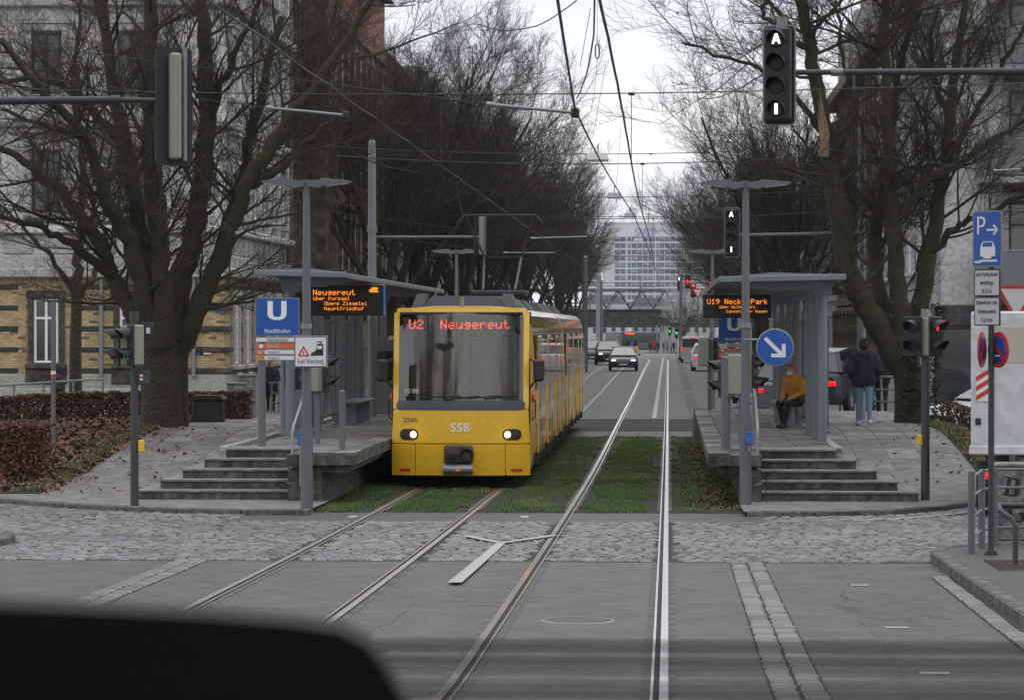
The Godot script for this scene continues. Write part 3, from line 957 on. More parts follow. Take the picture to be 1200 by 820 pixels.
func platform(xe: float, xo: float, s: float, label: String, xs: float) -> void:
	# xe: edge at the track, xo: outer edge, xs: where the steps begin
	var t := thing("tram_platform", label, "platform")
	var y0 := -0.3
	# edge slab that juts out over a recessed wall
	var deck := MB.new()
	deck.box(Vector3((xe + xs) / 2, PLTOP - 0.12, (PLZ0 + PLZ1) / 2), Vector3(absf(xs - xe), 0.18, PLZ0 - PLZ1), 0.012)
	part("deck", deck, M.concrete, t)
	var outer := MB.new()
	outer.box(Vector3((xs + xo) / 2 + s * 0.001, PLTOP - 0.63, (-50.5 + PLZ1) / 2), Vector3(absf(xo - xs) - 0.006, 1.2, -50.5 - PLZ1), 0.01)
	part("core", outer, M.concrete, t)
	part("ledge", MB.new().box(Vector3(xe + s * 0.42, PLTOP - 0.28, (PLZ0 + PLZ1) / 2 - 0.2), Vector3(0.5, 0.14, PLZ0 - PLZ1 - 0.3), 0.01), M.concrete, t)
	part("support_wall", MB.new().box(Vector3((xe + s * 0.55 + xs) / 2, 0.30, (PLZ0 + PLZ1) / 2 - 0.12), Vector3(absf(xs - xe) - 0.55, 0.80, PLZ0 - PLZ1 - 0.3), 0.01), M.concrete, t)
	for k in 2:
		part("wall_joint", MB.new().box(Vector3(xe + s * (0.62 + 0.3 * k), 0.35, PLZ0 - 0.15 + 0.152), Vector3(0.012, 0.7, 0.004)), M.joint, t)
	# paving
	var me := []
	for k in 3: me.append(MB.new().box(Vector3.ZERO, Vector3(0.565, 0.03, 0.59), 0.006).mesh())
	var edge_me := MB.new().box(Vector3.ZERO, Vector3(0.34, 0.032, 0.99), 0.008).mesh()
	var z := PLZ0 - 0.5
	while z > PLZ1 + 0.4:
		part("edge_stone", edge_me, [M.slab, M.kerb][rng.randi() % 2], t, Vector3(xe + s * 0.172, PLTOP - 0.014, z))
		z -= 1.0
	z = PLZ0 - 0.32
	while z > PLZ1 + 0.2:
		var x := xe + s * 0.64
		while absf(x - xe) < absf(xo - xe) - 0.25:
			if not (z > -50.6 and absf(x + s * 0.28 - xe) > absf(xs - xe)):
				part("paving_slab", me[rng.randi() % 3], [M.slab, M.path, M.path2][rng.randi() % 3], t, Vector3(x, PLTOP - 0.017 + rng.randf_range(-0.002, 0.002), z))
			x += s * 0.58
		z -= 0.605
	part("outer_edge", MB.new().box(Vector3(xo + s * 0.06, PLTOP - 0.1, (-50.4 + PLZ1) / 2), Vector3(0.14, 0.24, -50.4 - PLZ1), 0.01), M.white_edge, t)
	# ramp at the far end
	var rp := MB.new()
	rp.prism(PackedVector2Array([Vector2(0, 0), Vector2(0, PLTOP), Vector2(6.5, 0.1), Vector2(6.5, 0)]), minf(xe, xo), maxf(xe, xo), Transform3D(Basis(Vector3(0, 0, -1), Vector3.UP, Vector3(1, 0, 0)), Vector3(0, 0, PLZ1)))
	part("end_ramp", rp, M.slab, t)
	# steps that wrap round the outer corner
	var g0 := H(-49.0) + 0.075
	var rise := (PLTOP - g0) / 5.0
	for k in 5:
		var zf := -49.0 - 0.32 * k
		var xout := xo + s * (1.25 - 0.31 * k)
		var top := g0 + rise * (k + 1)
		var w := absf(xout - xs)
		var st := part("step", MB.new().box(Vector3((xs + xout) / 2, (top - 0.04 + y0) / 2 + 0.05, (zf - 0.02 - 51.2) / 2), Vector3(w, top - 0.04 - y0 - 0.1, 51.2 + zf - 0.04), 0.005), M.concrete, t)
		st.scale = Vector3.ONE
		part("tread", MB.new().box(Vector3((xs + xout) / 2, top - 0.02, (zf - 51.2) / 2), Vector3(w + 0.02, 0.04, 51.2 + zf), 0.008), M.slab, st)
	# cheek wall beside the steps
	var ck := PackedVector2Array([Vector2(0, -0.4), Vector2(0, 0.45), Vector2(0.25, 0.52), Vector2(1.75, PLTOP - 0.02), Vector2(2.0, PLTOP - 0.02), Vector2(2.0, -0.4)])
	part("cheek_wall", MB.new().prism(ck, -0.09, 0.09, Transform3D(Basis(Vector3(0, 0, -1), Vector3.UP, Vector3(1, 0, 0)), Vector3(xs - s * 0.1, 0, -48.75))), M.concrete, t)
	# handrail on the cheek
	var hr := MB.new()
	hr.path([Vector3(xs - s * 0.05, 0.35, -48.9), Vector3(xs - s * 0.05, 1.25, -49.0), Vector3(xs - s * 0.05, 1.35, -49.1), Vector3(xs - s * 0.05, 1.9, -50.7), Vector3(xs - s * 0.05, 1.92, -51.3), Vector3(xs - s * 0.05, 1.85, -51.38), Vector3(xs - s * 0.05, PLTOP, -51.4)], 0.024, 8)
	part("handrail", hr, M.galv, t)
	part("rail_foot", MB.new().box(Vector3(xs - s * 0.05, 0.47, -48.9), Vector3(0.14, 0.02, 0.14), 0.004), M.galv, t)

# ------------------------------------------------------------------ buildings
var win_cache := {}
func window(parent: Node, o: Vector3, bs: Basis, w: float, h: float, sur: Material, frame: Material, ped := 0) -> void:
	# local frame: x along the wall, y up, z outwards
	var k := "%.2f_%.2f_%d" % [w, h, ped]
	if not win_cache.has(k):
		var a := MB.new()
		a.box(Vector3(-w / 2 - 0.09, 0, 0.07), Vector3(0.18, h + 0.1, 0.14), 0.015).box(Vector3(w / 2 + 0.09, 0, 0.07), Vector3(0.18, h + 0.1, 0.14), 0.015)
		a.box(Vector3(0, h / 2 + 0.15, 0.09), Vector3(w + 0.44, 0.22, 0.18), 0.02)
		if ped == 1:
			a.box(Vector3(0, h / 2 + 0.42, 0.08), Vector3(w + 0.3, 0.28, 0.12)).box(Vector3(0, h / 2 + 0.62, 0.14), Vector3(w + 0.66, 0.12, 0.3), 0.03)
		elif ped == 2:
			a.prism(PackedVector2Array([Vector2(-w / 2 - 0.35, h / 2 + 0.28), Vector2(w / 2 + 0.35, h / 2 + 0.28), Vector2(0, h / 2 + 0.75)]), 0.0, 0.22)
		var b := MB.new()
		for x in [-w / 2 + 0.04, 0.0, w / 2 - 0.04]: b.box(Vector3(x, 0, 0.045), Vector3(0.08, h, 0.05), 0.01)
		for y in [-h / 2 + 0.04, h * 0.2, h / 2 - 0.04]: b.box(Vector3(0, y, 0.04), Vector3(w, 0.07, 0.05), 0.01)
		win_cache[k] = [a.mesh(), b.mesh(), MB.new().box(Vector3(0, 0, 0.01), Vector3(w, h, 0.012)).mesh(), MB.new().box(Vector3(0, -h / 2 - 0.1, 0.12), Vector3(w + 0.5, 0.14, 0.26), 0.02).mesh()]
	var m: Array = win_cache[k]
	var p := part("window", m[0], sur, parent, o, bs)
	part("frame", m[1], frame, p)
	part("pane", m[2], M.house_glass, p)
	part("sill", m[3], sur, p)

func house(label: String, x0: float, x1: float, z0: float, z1: float, g: float, h: float, wall: Material) -> Node3D:
	# x0 < x1, z0 nearer than z1
	var t := thing("town_house", label, "building", Vector3((x0 + x1) / 2, g, (z0 + z1) / 2))
	part("wall", MB.new().box(Vector3(0, h / 2, 0), Vector3(x1 - x0, h, z0 - z1), 0.02), wall, t)
	return t

func ledge(t: Node3D, called: String, y: float, hh: float, outp: float, m: Material, x0: float, x1: float, z0: float, z1: float) -> void:
	# a band round the house
	var c := t.position
	part(called, MB.new().box(Vector3((x0 + x1) / 2 - c.x, y - c.y, (z0 + z1) / 2 - c.z), Vector3(x1 - x0 + 2 * outp, hh, z0 - z1 + 2 * outp), minf(0.04, hh * 0.3)), m, t)

func build_buildings() -> void:
	brick_material("brick_yellow", Color(0.72, 0.64, 0.48), Color(0.60, 0.50, 0.36), Color(0.47, 0.43, 0.37))
	brick_material("brick_rust", Color(0.56, 0.29, 0.21), Color(0.46, 0.22, 0.16), Color(0.45, 0.36, 0.31))
	var face_front := Basis()
	var face_left := Basis(Vector3(0, 0, -1), Vector3.UP, Vector3(1, 0, 0))      # a wall that looks towards +x
	var face_right := Basis(Vector3(0, 0, 1), Vector3.UP, Vector3(-1, 0, 0))     # a wall that looks towards -x
	# 1 corner house: yellow clinker ground floor with green glazed courses, pale stone above
	var x0 := -42.0; var x1 := -13.1; var z0 := -95.0; var z1 := -111.0
	var t := house("corner house with yellow brick ground floor, green bands and pale stone upper floors", x0, x1, z0, z1, 0.0, 19.0, M.stone_white)
	var c := t.position
	ledge(t, "plinth", 0.75, 1.5, 0.16, M.plinth, x0, x1, z0, z1)
	ledge(t, "brick_storey", 3.0, 3.1, 0.10, M.brick_yellow, x0, x1, z0, z1)
	for y in [1.62, 2.27, 2.92, 3.57, 4.22]:
		for seg in [[x0, -19.5], [-17.6, -15.0], [-14.9, x1]]:
			part("green_course", MB.new().box(Vector3((seg[0] + seg[1]) / 2 - c.x, y - c.y, z0 + 0.11 - c.z), Vector3(seg[1] - seg[0] - (0.0 if seg[1] != x1 else 0.5), 0.15, 0.05), 0.01), M.green_tile, t)
		part("quoin", MB.new().box(Vector3(x1 - 0.5 - c.x, y - c.y, z0 - 0.42 - c.z), Vector3(1.4, 0.17, 1.2), 0.02), M.stone_dark, t)
		part("green_course", MB.new().box(Vector3(x1 + 0.11 - c.x, y - c.y, (z0 - 1.2 + z1) / 2 - c.z), Vector3(0.05, 0.15, z0 - 1.2 - z1), 0.01), M.green_tile, t)
	ledge(t, "cornice", 4.66, 0.30, 0.42, M.stone_light, x0, x1, z0, z1)
	ledge(t, "frieze", 5.0, 0.45, 0.2, M.stone_light, x0, x1, z0, z1)
	ledge(t, "string_course", 6.0, 0.22, 0.3, M.stone_white, x0, x1, z0, z1)
	ledge(t, "string_course", 9.3, 0.2, 0.25, M.stone_light, x0, x1, z0, z1)
	ledge(t, "string_course", 13.1, 0.3, 0.35, M.stone_light, x0, x1, z0, z1)
	ledge(t, "cornice", 17.0, 0.5, 0.7, M.stone_white, x0, x1, z0, z1)
	for i in 9:
		var x := -18.6 - (i - 1) * 3.0 if i > 0 else -15.9
		if i > 3: continue
		window(t, Vector3(x - c.x, 2.85 - c.y, z0 + 0.105 - c.z), face_front, 0.78, 2.0, M.stone_dark, M.white)
		part("apron", MB.new().box(Vector3(x - c.x, 1.45 - c.y, z0 + 0.16 - c.z), Vector3(1.3, 0.5, 0.12), 0.02), M.stone_dark, t)
		for r in [[7.5, 1.9, 1], [11.2, 1.9, 2], [15.0, 1.7, 0]]:
			window(t, Vector3(x - c.x, r[0] - c.y, z0 + 0.005 - c.z), face_front, 0.95, r[1], M.stone_light, M.stone_dark, r[2])
	for i in 6:
		var z := z0 - 1.8 - i * 2.5
		window(t, Vector3(x1 + 0.105 - c.x, 2.85 - c.y, z - c.z), face_left, 0.95, 2.1, M.stone_light, M.white)
		for r in [[7.5, 1.9, 1], [11.2, 1.9, 2], [15.0, 1.7, 0]]:
			window(t, Vector3(x1 + 0.005 - c.x, r[0] - c.y, z - c.z), face_left, 1.0, r[1], M.stone_light, M.white, r[2])
			part("pilaster", MB.new().box(Vector3(x1 + 0.08 - c.x, r[0] - c.y, z - 1.25 - c.z), Vector3(0.16, 3.0, 0.3), 0.02), M.stone_white, t)
	for i in 12:
		part("frieze_panel", MB.new().box(Vector3(x1 - 1.2 - i * 1.3 - c.x, 5.55 - c.y, z0 + 0.06 - c.z), Vector3(0.9, 0.6, 0.12), 0.03), M.stone_light, t)
		part("frieze_panel", MB.new().box(Vector3(x1 + 0.06 - c.x, 5.55 - c.y, z0 - 0.9 - i * 1.25 - c.z), Vector3(0.12, 0.6, 0.85), 0.03), M.stone_light, t)
	part("roof", MB.new().prism(PackedVector2Array([Vector2(x0 - 0.5, 19.0), Vector2(x1 + 0.5, 19.0), Vector2(x1 - 3.0, 23.0), Vector2(x0 + 3, 23.0)]), z1, z0 + 0.5, Transform3D(Basis(), -c)), M.slate, t)
	for px in [113.0, 223.0]:
		var dp := xz(px, 94.8)
		part("downpipe", MB.new().cyl(Vector3(dp.x - c.x, 1.4 - c.y, z0 + 0.24 - c.z), Vector3(dp.x - c.x, 4.5 - c.y, z0 + 0.24 - c.z), 0.07), M.galv, t)
	# 2 brown stone house
	t = house("brown sandstone house with tall narrow windows next to the pale corner house", -30.0, -13.3, -111.05, -127.0, 0.0, 20.0, M.stone_brown)
	c = t.position
	for y in [4.4, 8.2, 12.0, 15.8]:
		part("string_course", MB.new().box(Vector3(-13.3 - c.x + 0.1, y, 0), Vector3(0.4, 0.3, 15.9), 0.03), M.stone_tan, t)
	for i in 6:
		for r in [2.6, 6.5, 10.3, 14.1, 17.6]:
			window(t, Vector3(-13.295 - c.x, r, -112.6 - i * 2.6 - c.z), face_left, 1.0, 2.1, M.stone_tan, M.stone_dark, 1 if r > 6 else 0)
	part("corner_pier", MB.new().box(Vector3(-13.2 - c.x, 10, -111.5 - c.z), Vector3(0.5, 20, 0.9), 0.03), M.stone_tan, t)
	part("bay", MB.new().box(Vector3(-13.0 - c.x, 10.5, -119 - c.z), Vector3(1.5, 13.0, 3.6), 0.1), M.stone_tan, t)
	# 3 red brick house
	t = house("red brick house with stepped gable behind the trees", -30.0, -13.3, -127.05, -152.0, 0.0, 19.0, M.brick_rust)
	c = t.position
	for i in 9:
		for r in [2.6, 6.5, 10.3, 14.1]:
			window(t, Vector3(-13.295 - c.x, r, -128.6 - i * 2.65 - c.z), face_left, 1.05, 2.1, M.stone_tan, M.white, 1)
	part("gable", MB.new().prism(PackedVector2Array([Vector2(-12.4, 19), Vector2(-6, 19), Vector2(-7, 21), Vector2(-8, 21), Vector2(-8.4, 23), Vector2(-10, 23), Vector2(-10.4, 21), Vector2(-11.4, 21)]), -0.6, 0.0, Transform3D(Basis(Vector3(0, 0, -1), Vector3.UP, Vector3(1, 0, 0)), Vector3(-13.3 - c.x, 0, -139.5 - 9.2 - c.z))), M.brick_red, t)
	part("roof", MB.new().prism(PackedVector2Array([Vector2(-30.5, 19.0), Vector2(-12.8, 19.0), Vector2(-16.0, 23.5), Vector2(-27, 23.5)]), -152.0, -127.05, Transform3D(Basis(), -c)), M.slate, t)
	# further houses on the left
	for a in [[-152.05, -176.0, 17.0, "stone_tan", "tan rendered house beyond the red brick house"], [-176.05, -214.0, 18.0, "render_grey", "grey rendered house far along the left row of trees"], [-214.05, -300.0, 15.0, "stone_brown", "long brown block at the far end of the left row of trees"]]:
		t = house(a[4], -30.0, -13.5, a[0], a[1], 0.0, a[2], M[a[3]])
		c = t.position
		var k := int((a[0] - a[1]) / 3.0)
		for i in k:
			for r in [2.6, 6.3, 9.8, 13.2]:
				window(t, Vector3(-13.495 - c.x, r, a[0] - 1.8 - i * 3.0 - c.z), face_left, 1.05, 1.9, M.stone_light, M.white, 0)
	# right: modern corner block with balconies
	x0 = 8.4; x1 = 30.0; z0 = -90.0; z1 = -112.0
	t = house("modern grey and beige apartment block with perforated metal balconies at the corner", x0, x1, z0, z1, 0.0, 18.0, M.render_grey)
	c = t.position
	part("light_bay", MB.new().box(Vector3(9.6 - c.x, 10.8, z0 + 0.05 - c.z), Vector3(1.8, 14.4, 0.12), 0.02), M.render_white, t)
	part("beige_bay", MB.new().box(Vector3(12.3 - c.x, 10.8, z0 + 0.04 - c.z), Vector3(3.4, 14.4, 0.1), 0.02), M.stone_tan, t)
	for f in 5:
		var y := 4.0 + f * 3.2
		var sl := part("balcony", MB.new().box(Vector3(12.3 - c.x, y, z0 + 0.75 - c.z), Vector3(5.2, 0.2, 1.5), 0.02), M.render_grey, t)
		for k in 4:
			part("balcony_panel", MB.new().box(Vector3(10.35 + k * 1.3 - c.x, y + 0.62, z0 + 1.5 - c.z), Vector3(1.26, 1.0, 0.04), 0.01), M.perforated, sl)
		part("balcony_panel", MB.new().box(Vector3(9.7 - c.x, y + 0.62, z0 + 0.75 - c.z), Vector3(0.04, 1.0, 1.45), 0.01), M.perforated, sl)
		part("balcony_rail", MB.new().box(Vector3(12.3 - c.x, y + 1.16, z0 + 1.5 - c.z), Vector3(5.26, 0.05, 0.06), 0.01), M.galv, sl)
		for k in 3:
			window(t, Vector3(11.2 + k * 1.5 - c.x, y + 1.5, z0 + 0.095 - c.z), face_front, 1.1, 2.2, M.render_grey, M.stone_dark)
		for k in 5:
			window(t, Vector3(x0 - 0.005 - c.x, y + 1.6, z0 - 2.2 - k * 4.0 - c.z), face_right, 1.5, 1.8, M.render_white, M.white)
	# shop front
	part("shop_fascia", MB.new().box(Vector3(12.5 - c.x, 3.3, z0 + 0.3 - c.z), Vector3(8.0, 0.6, 0.6), 0.03), M.slate, t)
	for k in 5:
		var sp := part("shop_window", MB.new().box(Vector3(9.3 + k * 1.7 - c.x, 1.75, z0 + 0.03 - c.z), Vector3(1.55, 2.3, 0.06), 0.01), M.house_glass, t)
		part("shop_frame", MB.new().box(Vector3(8.45 + k * 1.7 - c.x, 1.75, z0 + 0.06 - c.z), Vector3(0.12, 2.5, 0.1), 0.01), M.galv, sp)
	# white house
	t = house("plain white rendered house between the balconied block and the tan stone house", 9.8, 25.0, -112.05, -127.0, 0.0, 19.0, M.render_white)
	c = t.position
	for i in 5:
		for r in [6.3, 9.8, 13.2]:
			window(t, Vector3(9.795 - c.x, r, -114.0 - i * 2.8 - c.z), face_right, 1.0, 1.8, M.render_white, M.stone_dark)
	# tan stone house
	t = house("tan sandstone house with rusticated base, pilasters and a mansard roof", 10.2, 25.0, -127.05, -172.0, 0.0, 15.5, M.stone_tan)
	c = t.position
	for y in range(0, 9):
		part("rustic_course", MB.new().box(Vector3(10.2 - c.x, 0.3 + y * 0.5, 0), Vector3(0.35, 0.42, 44.9), 0.05), M.stone_tan, t)
	for i in 15:
		part("pilaster", MB.new().box(Vector3(10.1 - c.x, 9.6, -127.6 - i * 3.15 - c.z), Vector3(0.5, 9.6, 0.7), 0.05), M.stone_tan, t)
		if i < 14:
			for r in [2.6, 6.6, 10.2, 13.4]:
				window(t, Vector3(10.19 - c.x - (0.0 if r > 5 else 0.18), r, -129.2 - i * 3.15 - c.z), face_right, 1.1, 2.0, M.stone_tan, M.stone_dark, 1 if r > 5 else 0)
	part("cornice", MB.new().box(Vector3(10.0 - c.x, 15.2, 0), Vector3(1.2, 0.6, 45.2), 0.06), M.stone_tan, t)
	part("mansard", MB.new().prism(PackedVector2Array([Vector2(9.9, 15.5), Vector2(25, 15.5), Vector2(25, 20.0), Vector2(11.6, 20.0)]), -172.0, -127.05, Transform3D(Basis(), -c)), M.slate, t)
	for i in 6:
		part("dormer", MB.new().box(Vector3(10.6 - c.x, 17.2, -131.0 - i * 6.5 - c.z), Vector3(1.6, 2.4, 2.2), 0.08), M.stone_light, t)
	for a in [[-172.05, -215.0, 11.5, "render_grey", "grey house far along the right row of trees"], [-215.05, -300.0, 10.0, "stone_brown", "long brown block at the far end of the right row of trees"]]:
		t = house(a[4], 10.4, 25.0, a[0], a[1], 0.0, a[2], M[a[3]])
		c = t.position
		var k := int((a[0] - a[1]) / 3.2)
		for i in k:
			for r in [2.6, 5.6, 8.4]:
				window(t, Vector3(10.395 - c.x, r, a[0] - 1.8 - i * 3.2 - c.z), face_right, 1.05, 1.9, M.stone_light, M.white, 0)

# ------------------------------------------------------------------ far things: railway bridge, tower block
func build_far() -> void:
	# steel railway bridge across the street
	var zb := -455.0
	var t := thing("railway_bridge", "grey-green steel railway bridge with lattice girders spanning the far street", "bridge", Vector3(-2, 3.0, zb))
	part("girder", MB.new().box(Vector3(0, 1.3, 0), Vector3(110, 2.4, 0.5), 0.05), M.bridge_green, t)
	part("girder", MB.new().box(Vector3(0, 1.3, -14), Vector3(110, 2.4, 0.5), 0.05), M.bridge_green, t)
	part("deck", MB.new().box(Vector3(0, 0.8, -7), Vector3(110, 0.8, 13), 0.05), M.bridge_green, t)
	part("flange", MB.new().box(Vector3(0, 2.6, 0.1), Vector3(110, 0.25, 0.9), 0.03), M.bridge_green, t)
	part("flange", MB.new().box(Vector3(0, 0.1, 0.1), Vector3(110, 0.2, 0.9), 0.03), M.bridge_green, t)
	for i in 44:
		part("stiffener", MB.new().box(Vector3(-54 + i * 2.5, 1.3, 0.3), Vector3(0.14, 2.3, 0.25)), M.bridge_green, t)
	part("upper_chord", MB.new().box(Vector3(0, 5.6, 0), Vector3(110, 0.3, 0.3), 0.04), M.bridge_light, t)
	part("upper_chord", MB.new().box(Vector3(0, 5.6, -14), Vector3(110, 0.3, 0.3), 0.04), M.bridge_light, t)
	part("lower_chord", MB.new().box(Vector3(0, 3.6, 0.1), Vector3(110, 0.22, 0.3), 0.04), M.bridge_light, t)
	for i in 30:
		var x := -52.0 + i * 3.5
		for z in [0.0, -14.0]:
			part("diagonal", MB.new().bar(Vector3(x, 2.8, z), Vector3(x + 1.75, 5.5, z), 0.16, 0.16), M.bridge_green, t)
			part("diagonal", MB.new().bar(Vector3(x + 1.75, 5.5, z), Vector3(x + 3.5, 2.8, z), 0.16, 0.16), M.bridge_green, t)
	part("walkway_rail", MB.new().box(Vector3(0, 6.6, 0.4), Vector3(110, 0.1, 0.1)).box(Vector3(0, 6.1, 0.4), Vector3(110, 0.08, 0.08)), M.bridge_light, t)
	for x in [-11.0, 16.0, 34.0, -30.0]:
		part("pier", MB.new().box(Vector3(x, -1.9, -1.0), Vector3(1.3, 4.0, 1.3), 0.08), M.bridge_light, t)
		part("pier", MB.new().box(Vector3(x, -1.9, -12.0), Vector3(1.3, 4.0, 1.3), 0.08), M.bridge_light, t)
	# overhead line gantries standing on the bridge
	for i in 7:
		var g := thing("line_gantry", "steel overhead-line mast standing on the railway bridge", "mast", Vector3(-26.0 + i * 7.5, 6.0, zb - 5.0 - (i % 2) * 4.0), 0.0, "line masts on the bridge")
		part("mast", MB.new().cyl(Vector3(0, -2.5, 0), Vector3(0, 4.2 - (i % 3), 0), 0.16, 0.1, 8), M.bridge_light, g)
		part("arm", MB.new().bar(Vector3(0, 3.0 - (i % 3), 0), Vector3(3.0, 3.2 - (i % 3), 0), 0.1, 0.1).bar(Vector3(0, 1.8 - (i % 3), 0), Vector3(2.2, 3.1 - (i % 3), 0), 0.06, 0.06), M.bridge_light, g)
	# a slope of pale buildings and bank behind the bridge, and the abutments
	for a in [[-62.0, "concrete abutment wall under the left end of the railway bridge"], [52.0, "concrete abutment wall under the right end of the railway bridge"]]:
		var ab := thing("bridge_abutment", a[1], "wall", Vector3(a[0], -0.8, zb - 7.0))
		part("wall", MB.new().box(Vector3(0, 1.9, 0), Vector3(28, 3.8, 16), 0.1), M.bridge_light, ab)
		part("coping", MB.new().box(Vector3(0, 3.95, 0), Vector3(28.6, 0.3, 16.6), 0.05), M.concrete, ab)
	# tower block
	var s := 1500.0 / F
	var p := at(706, 384, 1500)
	var q := at(866, 384, 1500)
	var w := q.x - p.x
	t = thing("office_tower", "white office tower with blue window rows and satellite dishes on its roof", "building", Vector3(p.x, -0.8, p.z))
	var hh := 2.95 + 122.0 * s + 0.8
	part("core", MB.new().box(Vector3(w / 2, hh / 2, -8), Vector3(w, hh, 16), 0.1), M.tower_white, t)
	for f in 12:
		var y := hh - 7.6 - f * 3.15
		if y < 3: break
		part("window_band", MB.new().box(Vector3(w / 2 + 2.6, y, 0.1), Vector3(w - 7.0, 2.3, 0.3)), M.tower_glass, t)
		part("floor_band", MB.new().box(Vector3(w / 2 + 2.6, y - 1.6, 0.25), Vector3(w - 7.0, 0.7, 0.5)), M.tower_white, t)
		for k in 22:
			var wx := 5.0 + k * (w - 7.0) / 22.0
			var wf := part("mullion", MB.new().box(Vector3(wx + 1.0, y, 0.35), Vector3(0.32, 2.05, 0.2)), M.tower_white, t)
			if (k * 7 + f * 5) % 9 < 3: part("blind", MB.new().box(Vector3(wx + 2.4, y + 0.3, 0.28), Vector3(2.0, 1.4, 0.05)), M.tower_panel, wf)
	part("parapet", MB.new().box(Vector3(w / 2, hh + 0.4, -8), Vector3(w + 0.6, 1.0, 16.6), 0.1), M.tower_white, t)
	for k in 4:
		part("facade_seam", MB.new().box(Vector3(12.0 + k * 14.0, hh - 20, 0.45), Vector3(0.5, 40, 0.3)), M.tower_white, t)
	var sg := part("roof_lettering", text_mesh("SWR", 4.0, 0.2), mat("sign_violet", lin(0.25, 0.28, 0.55), 0.5), t, Vector3(21.0, hh - 4.2, 0.35))
	sg.set_meta("label", "violet lettering on the white top storey")
	for a in [[741.0, 1.0, 5.2], [786.0, 0.8, 4.4], [727.0, 0.55, 2.6], [731.0, 0.4, 2.2], [779.0, 0.4, 2.4]]:
		var dx: float = at(a[0], 384, 1500).x - p.x
		var dd := thing("satellite_dish", "white satellite dish on the roof of the office tower", "dish", Vector3(p.x + dx, -0.8 + hh + 0.9, p.z - 4), 0.0, "dishes on the tower roof")
		part("stand", MB.new().cyl(Vector3(0, 0, 0), Vector3(0, a[2] * 0.7, 0), 0.3, 0.2, 6), M.tower_white, dd)
		part("dish", MB.new().lathe([Vector2(0.0, 0.0), Vector2(a[2] * 0.3, 0.1 * a[2]), Vector2(a[2] * 0.5, 0.3 * a[2])], Transform3D(Basis.from_euler(Vector3(0.9, 0.5, 0)), Vector3(0, a[2] * 0.8, 0)), 14), M.tower_white, dd)
		part("feed", MB.new().cyl(Vector3(0, a[2] * 0.8, 0), Vector3(0.3 * a[2], a[2] * 1.05, 0.4 * a[2]), 0.1, 0.1, 5), M.tower_white, dd)
	for px in [800.0, 760.0]:
		var o := thing("roof_antenna", "thin antenna mast on the roof of the office tower", "antenna", at(px, 384, 1502) + Vector3(0, hh - 3.4, 0), 0.0, "antennas on the tower roof")
		part("mast", MB.new().cyl(Vector3(0, -0.3, 0), Vector3(0, 16.0 if px > 790 else 5.0, 0), 0.35, 0.15, 6), M.bridge_green, o)
		part("cross_bar", MB.new().box(Vector3(0, 4.0, 0), Vector3(2.0, 0.3, 0.3)), M.bridge_green, o)
	p = at(683, 384, 1495)
	t = thing("office_wing", "lower pale office wing at the foot of the white tower", "building", Vector3(p.x, -0.8, p.z))
	part("wall", MB.new().box(Vector3(4, 21, -8), Vector3(9.5, 42, 16), 0.1), M.tower_white, t)
	for f in 11: part("window_band", MB.new().box(Vector3(5.4, 38.0 - f * 3.2, 0.1), Vector3(5.0, 2.0, 0.3)), M.tower_glass, t)
	# pale hillside town far behind, below the tower
	for i in 10:
		var bx := -60.0 + i * 14.0
		var hb := 7.0 + 4.0 * rng.randf()
		var b := thing("distant_block", ["low white building", "low grey building", "low sand-coloured building"][i % 3] + " far behind the railway bridge", "building", Vector3(bx, -0.8, -900.0 - 60.0 * (i % 3)), 0.0, ["white", "grey", "sand-coloured"][i % 3] + " blocks behind the bridge")
		part("wall", MB.new().box(Vector3(0, hb / 2, -5), Vector3(13.5, hb, 10), 0.1), [M.render_white, M.render_grey, M.stone_light][i % 3], b)
		part("roof", MB.new().prism(PackedVector2Array([Vector2(-7, hb), Vector2(7, hb), Vector2(4, hb + 2.5), Vector2(-4, hb + 2.5)]), -10.0, 0.2), M.bridge_light, b)
		for f in 2:
			for k in 5:
				part("window", MB.new().box(Vector3(-5.4 + k * 2.7, 3.0 + f * 3.2, 0.03), Vector3(1.2, 1.6, 0.06)), M.house_glass, b)

func text_mesh(s: String, size: float, depth: float, font_name := "Droid Sans", bold := false) -> TextMesh:
	var tm := TextMesh.new()
	var f := SystemFont.new()
	f.font_names = PackedStringArray([font_name])
	if bold: f.font_weight = 700
	tm.font = f
	tm.text = s
	tm.font_size = 64
	tm.pixel_size = size / 64.0 / 0.72      # size = cap height
	tm.depth = depth
	tm.horizontal_alignment = HORIZONTAL_ALIGNMENT_CENTER
	tm.vertical_alignment = VERTICAL_ALIGNMENT_CENTER
	return tm
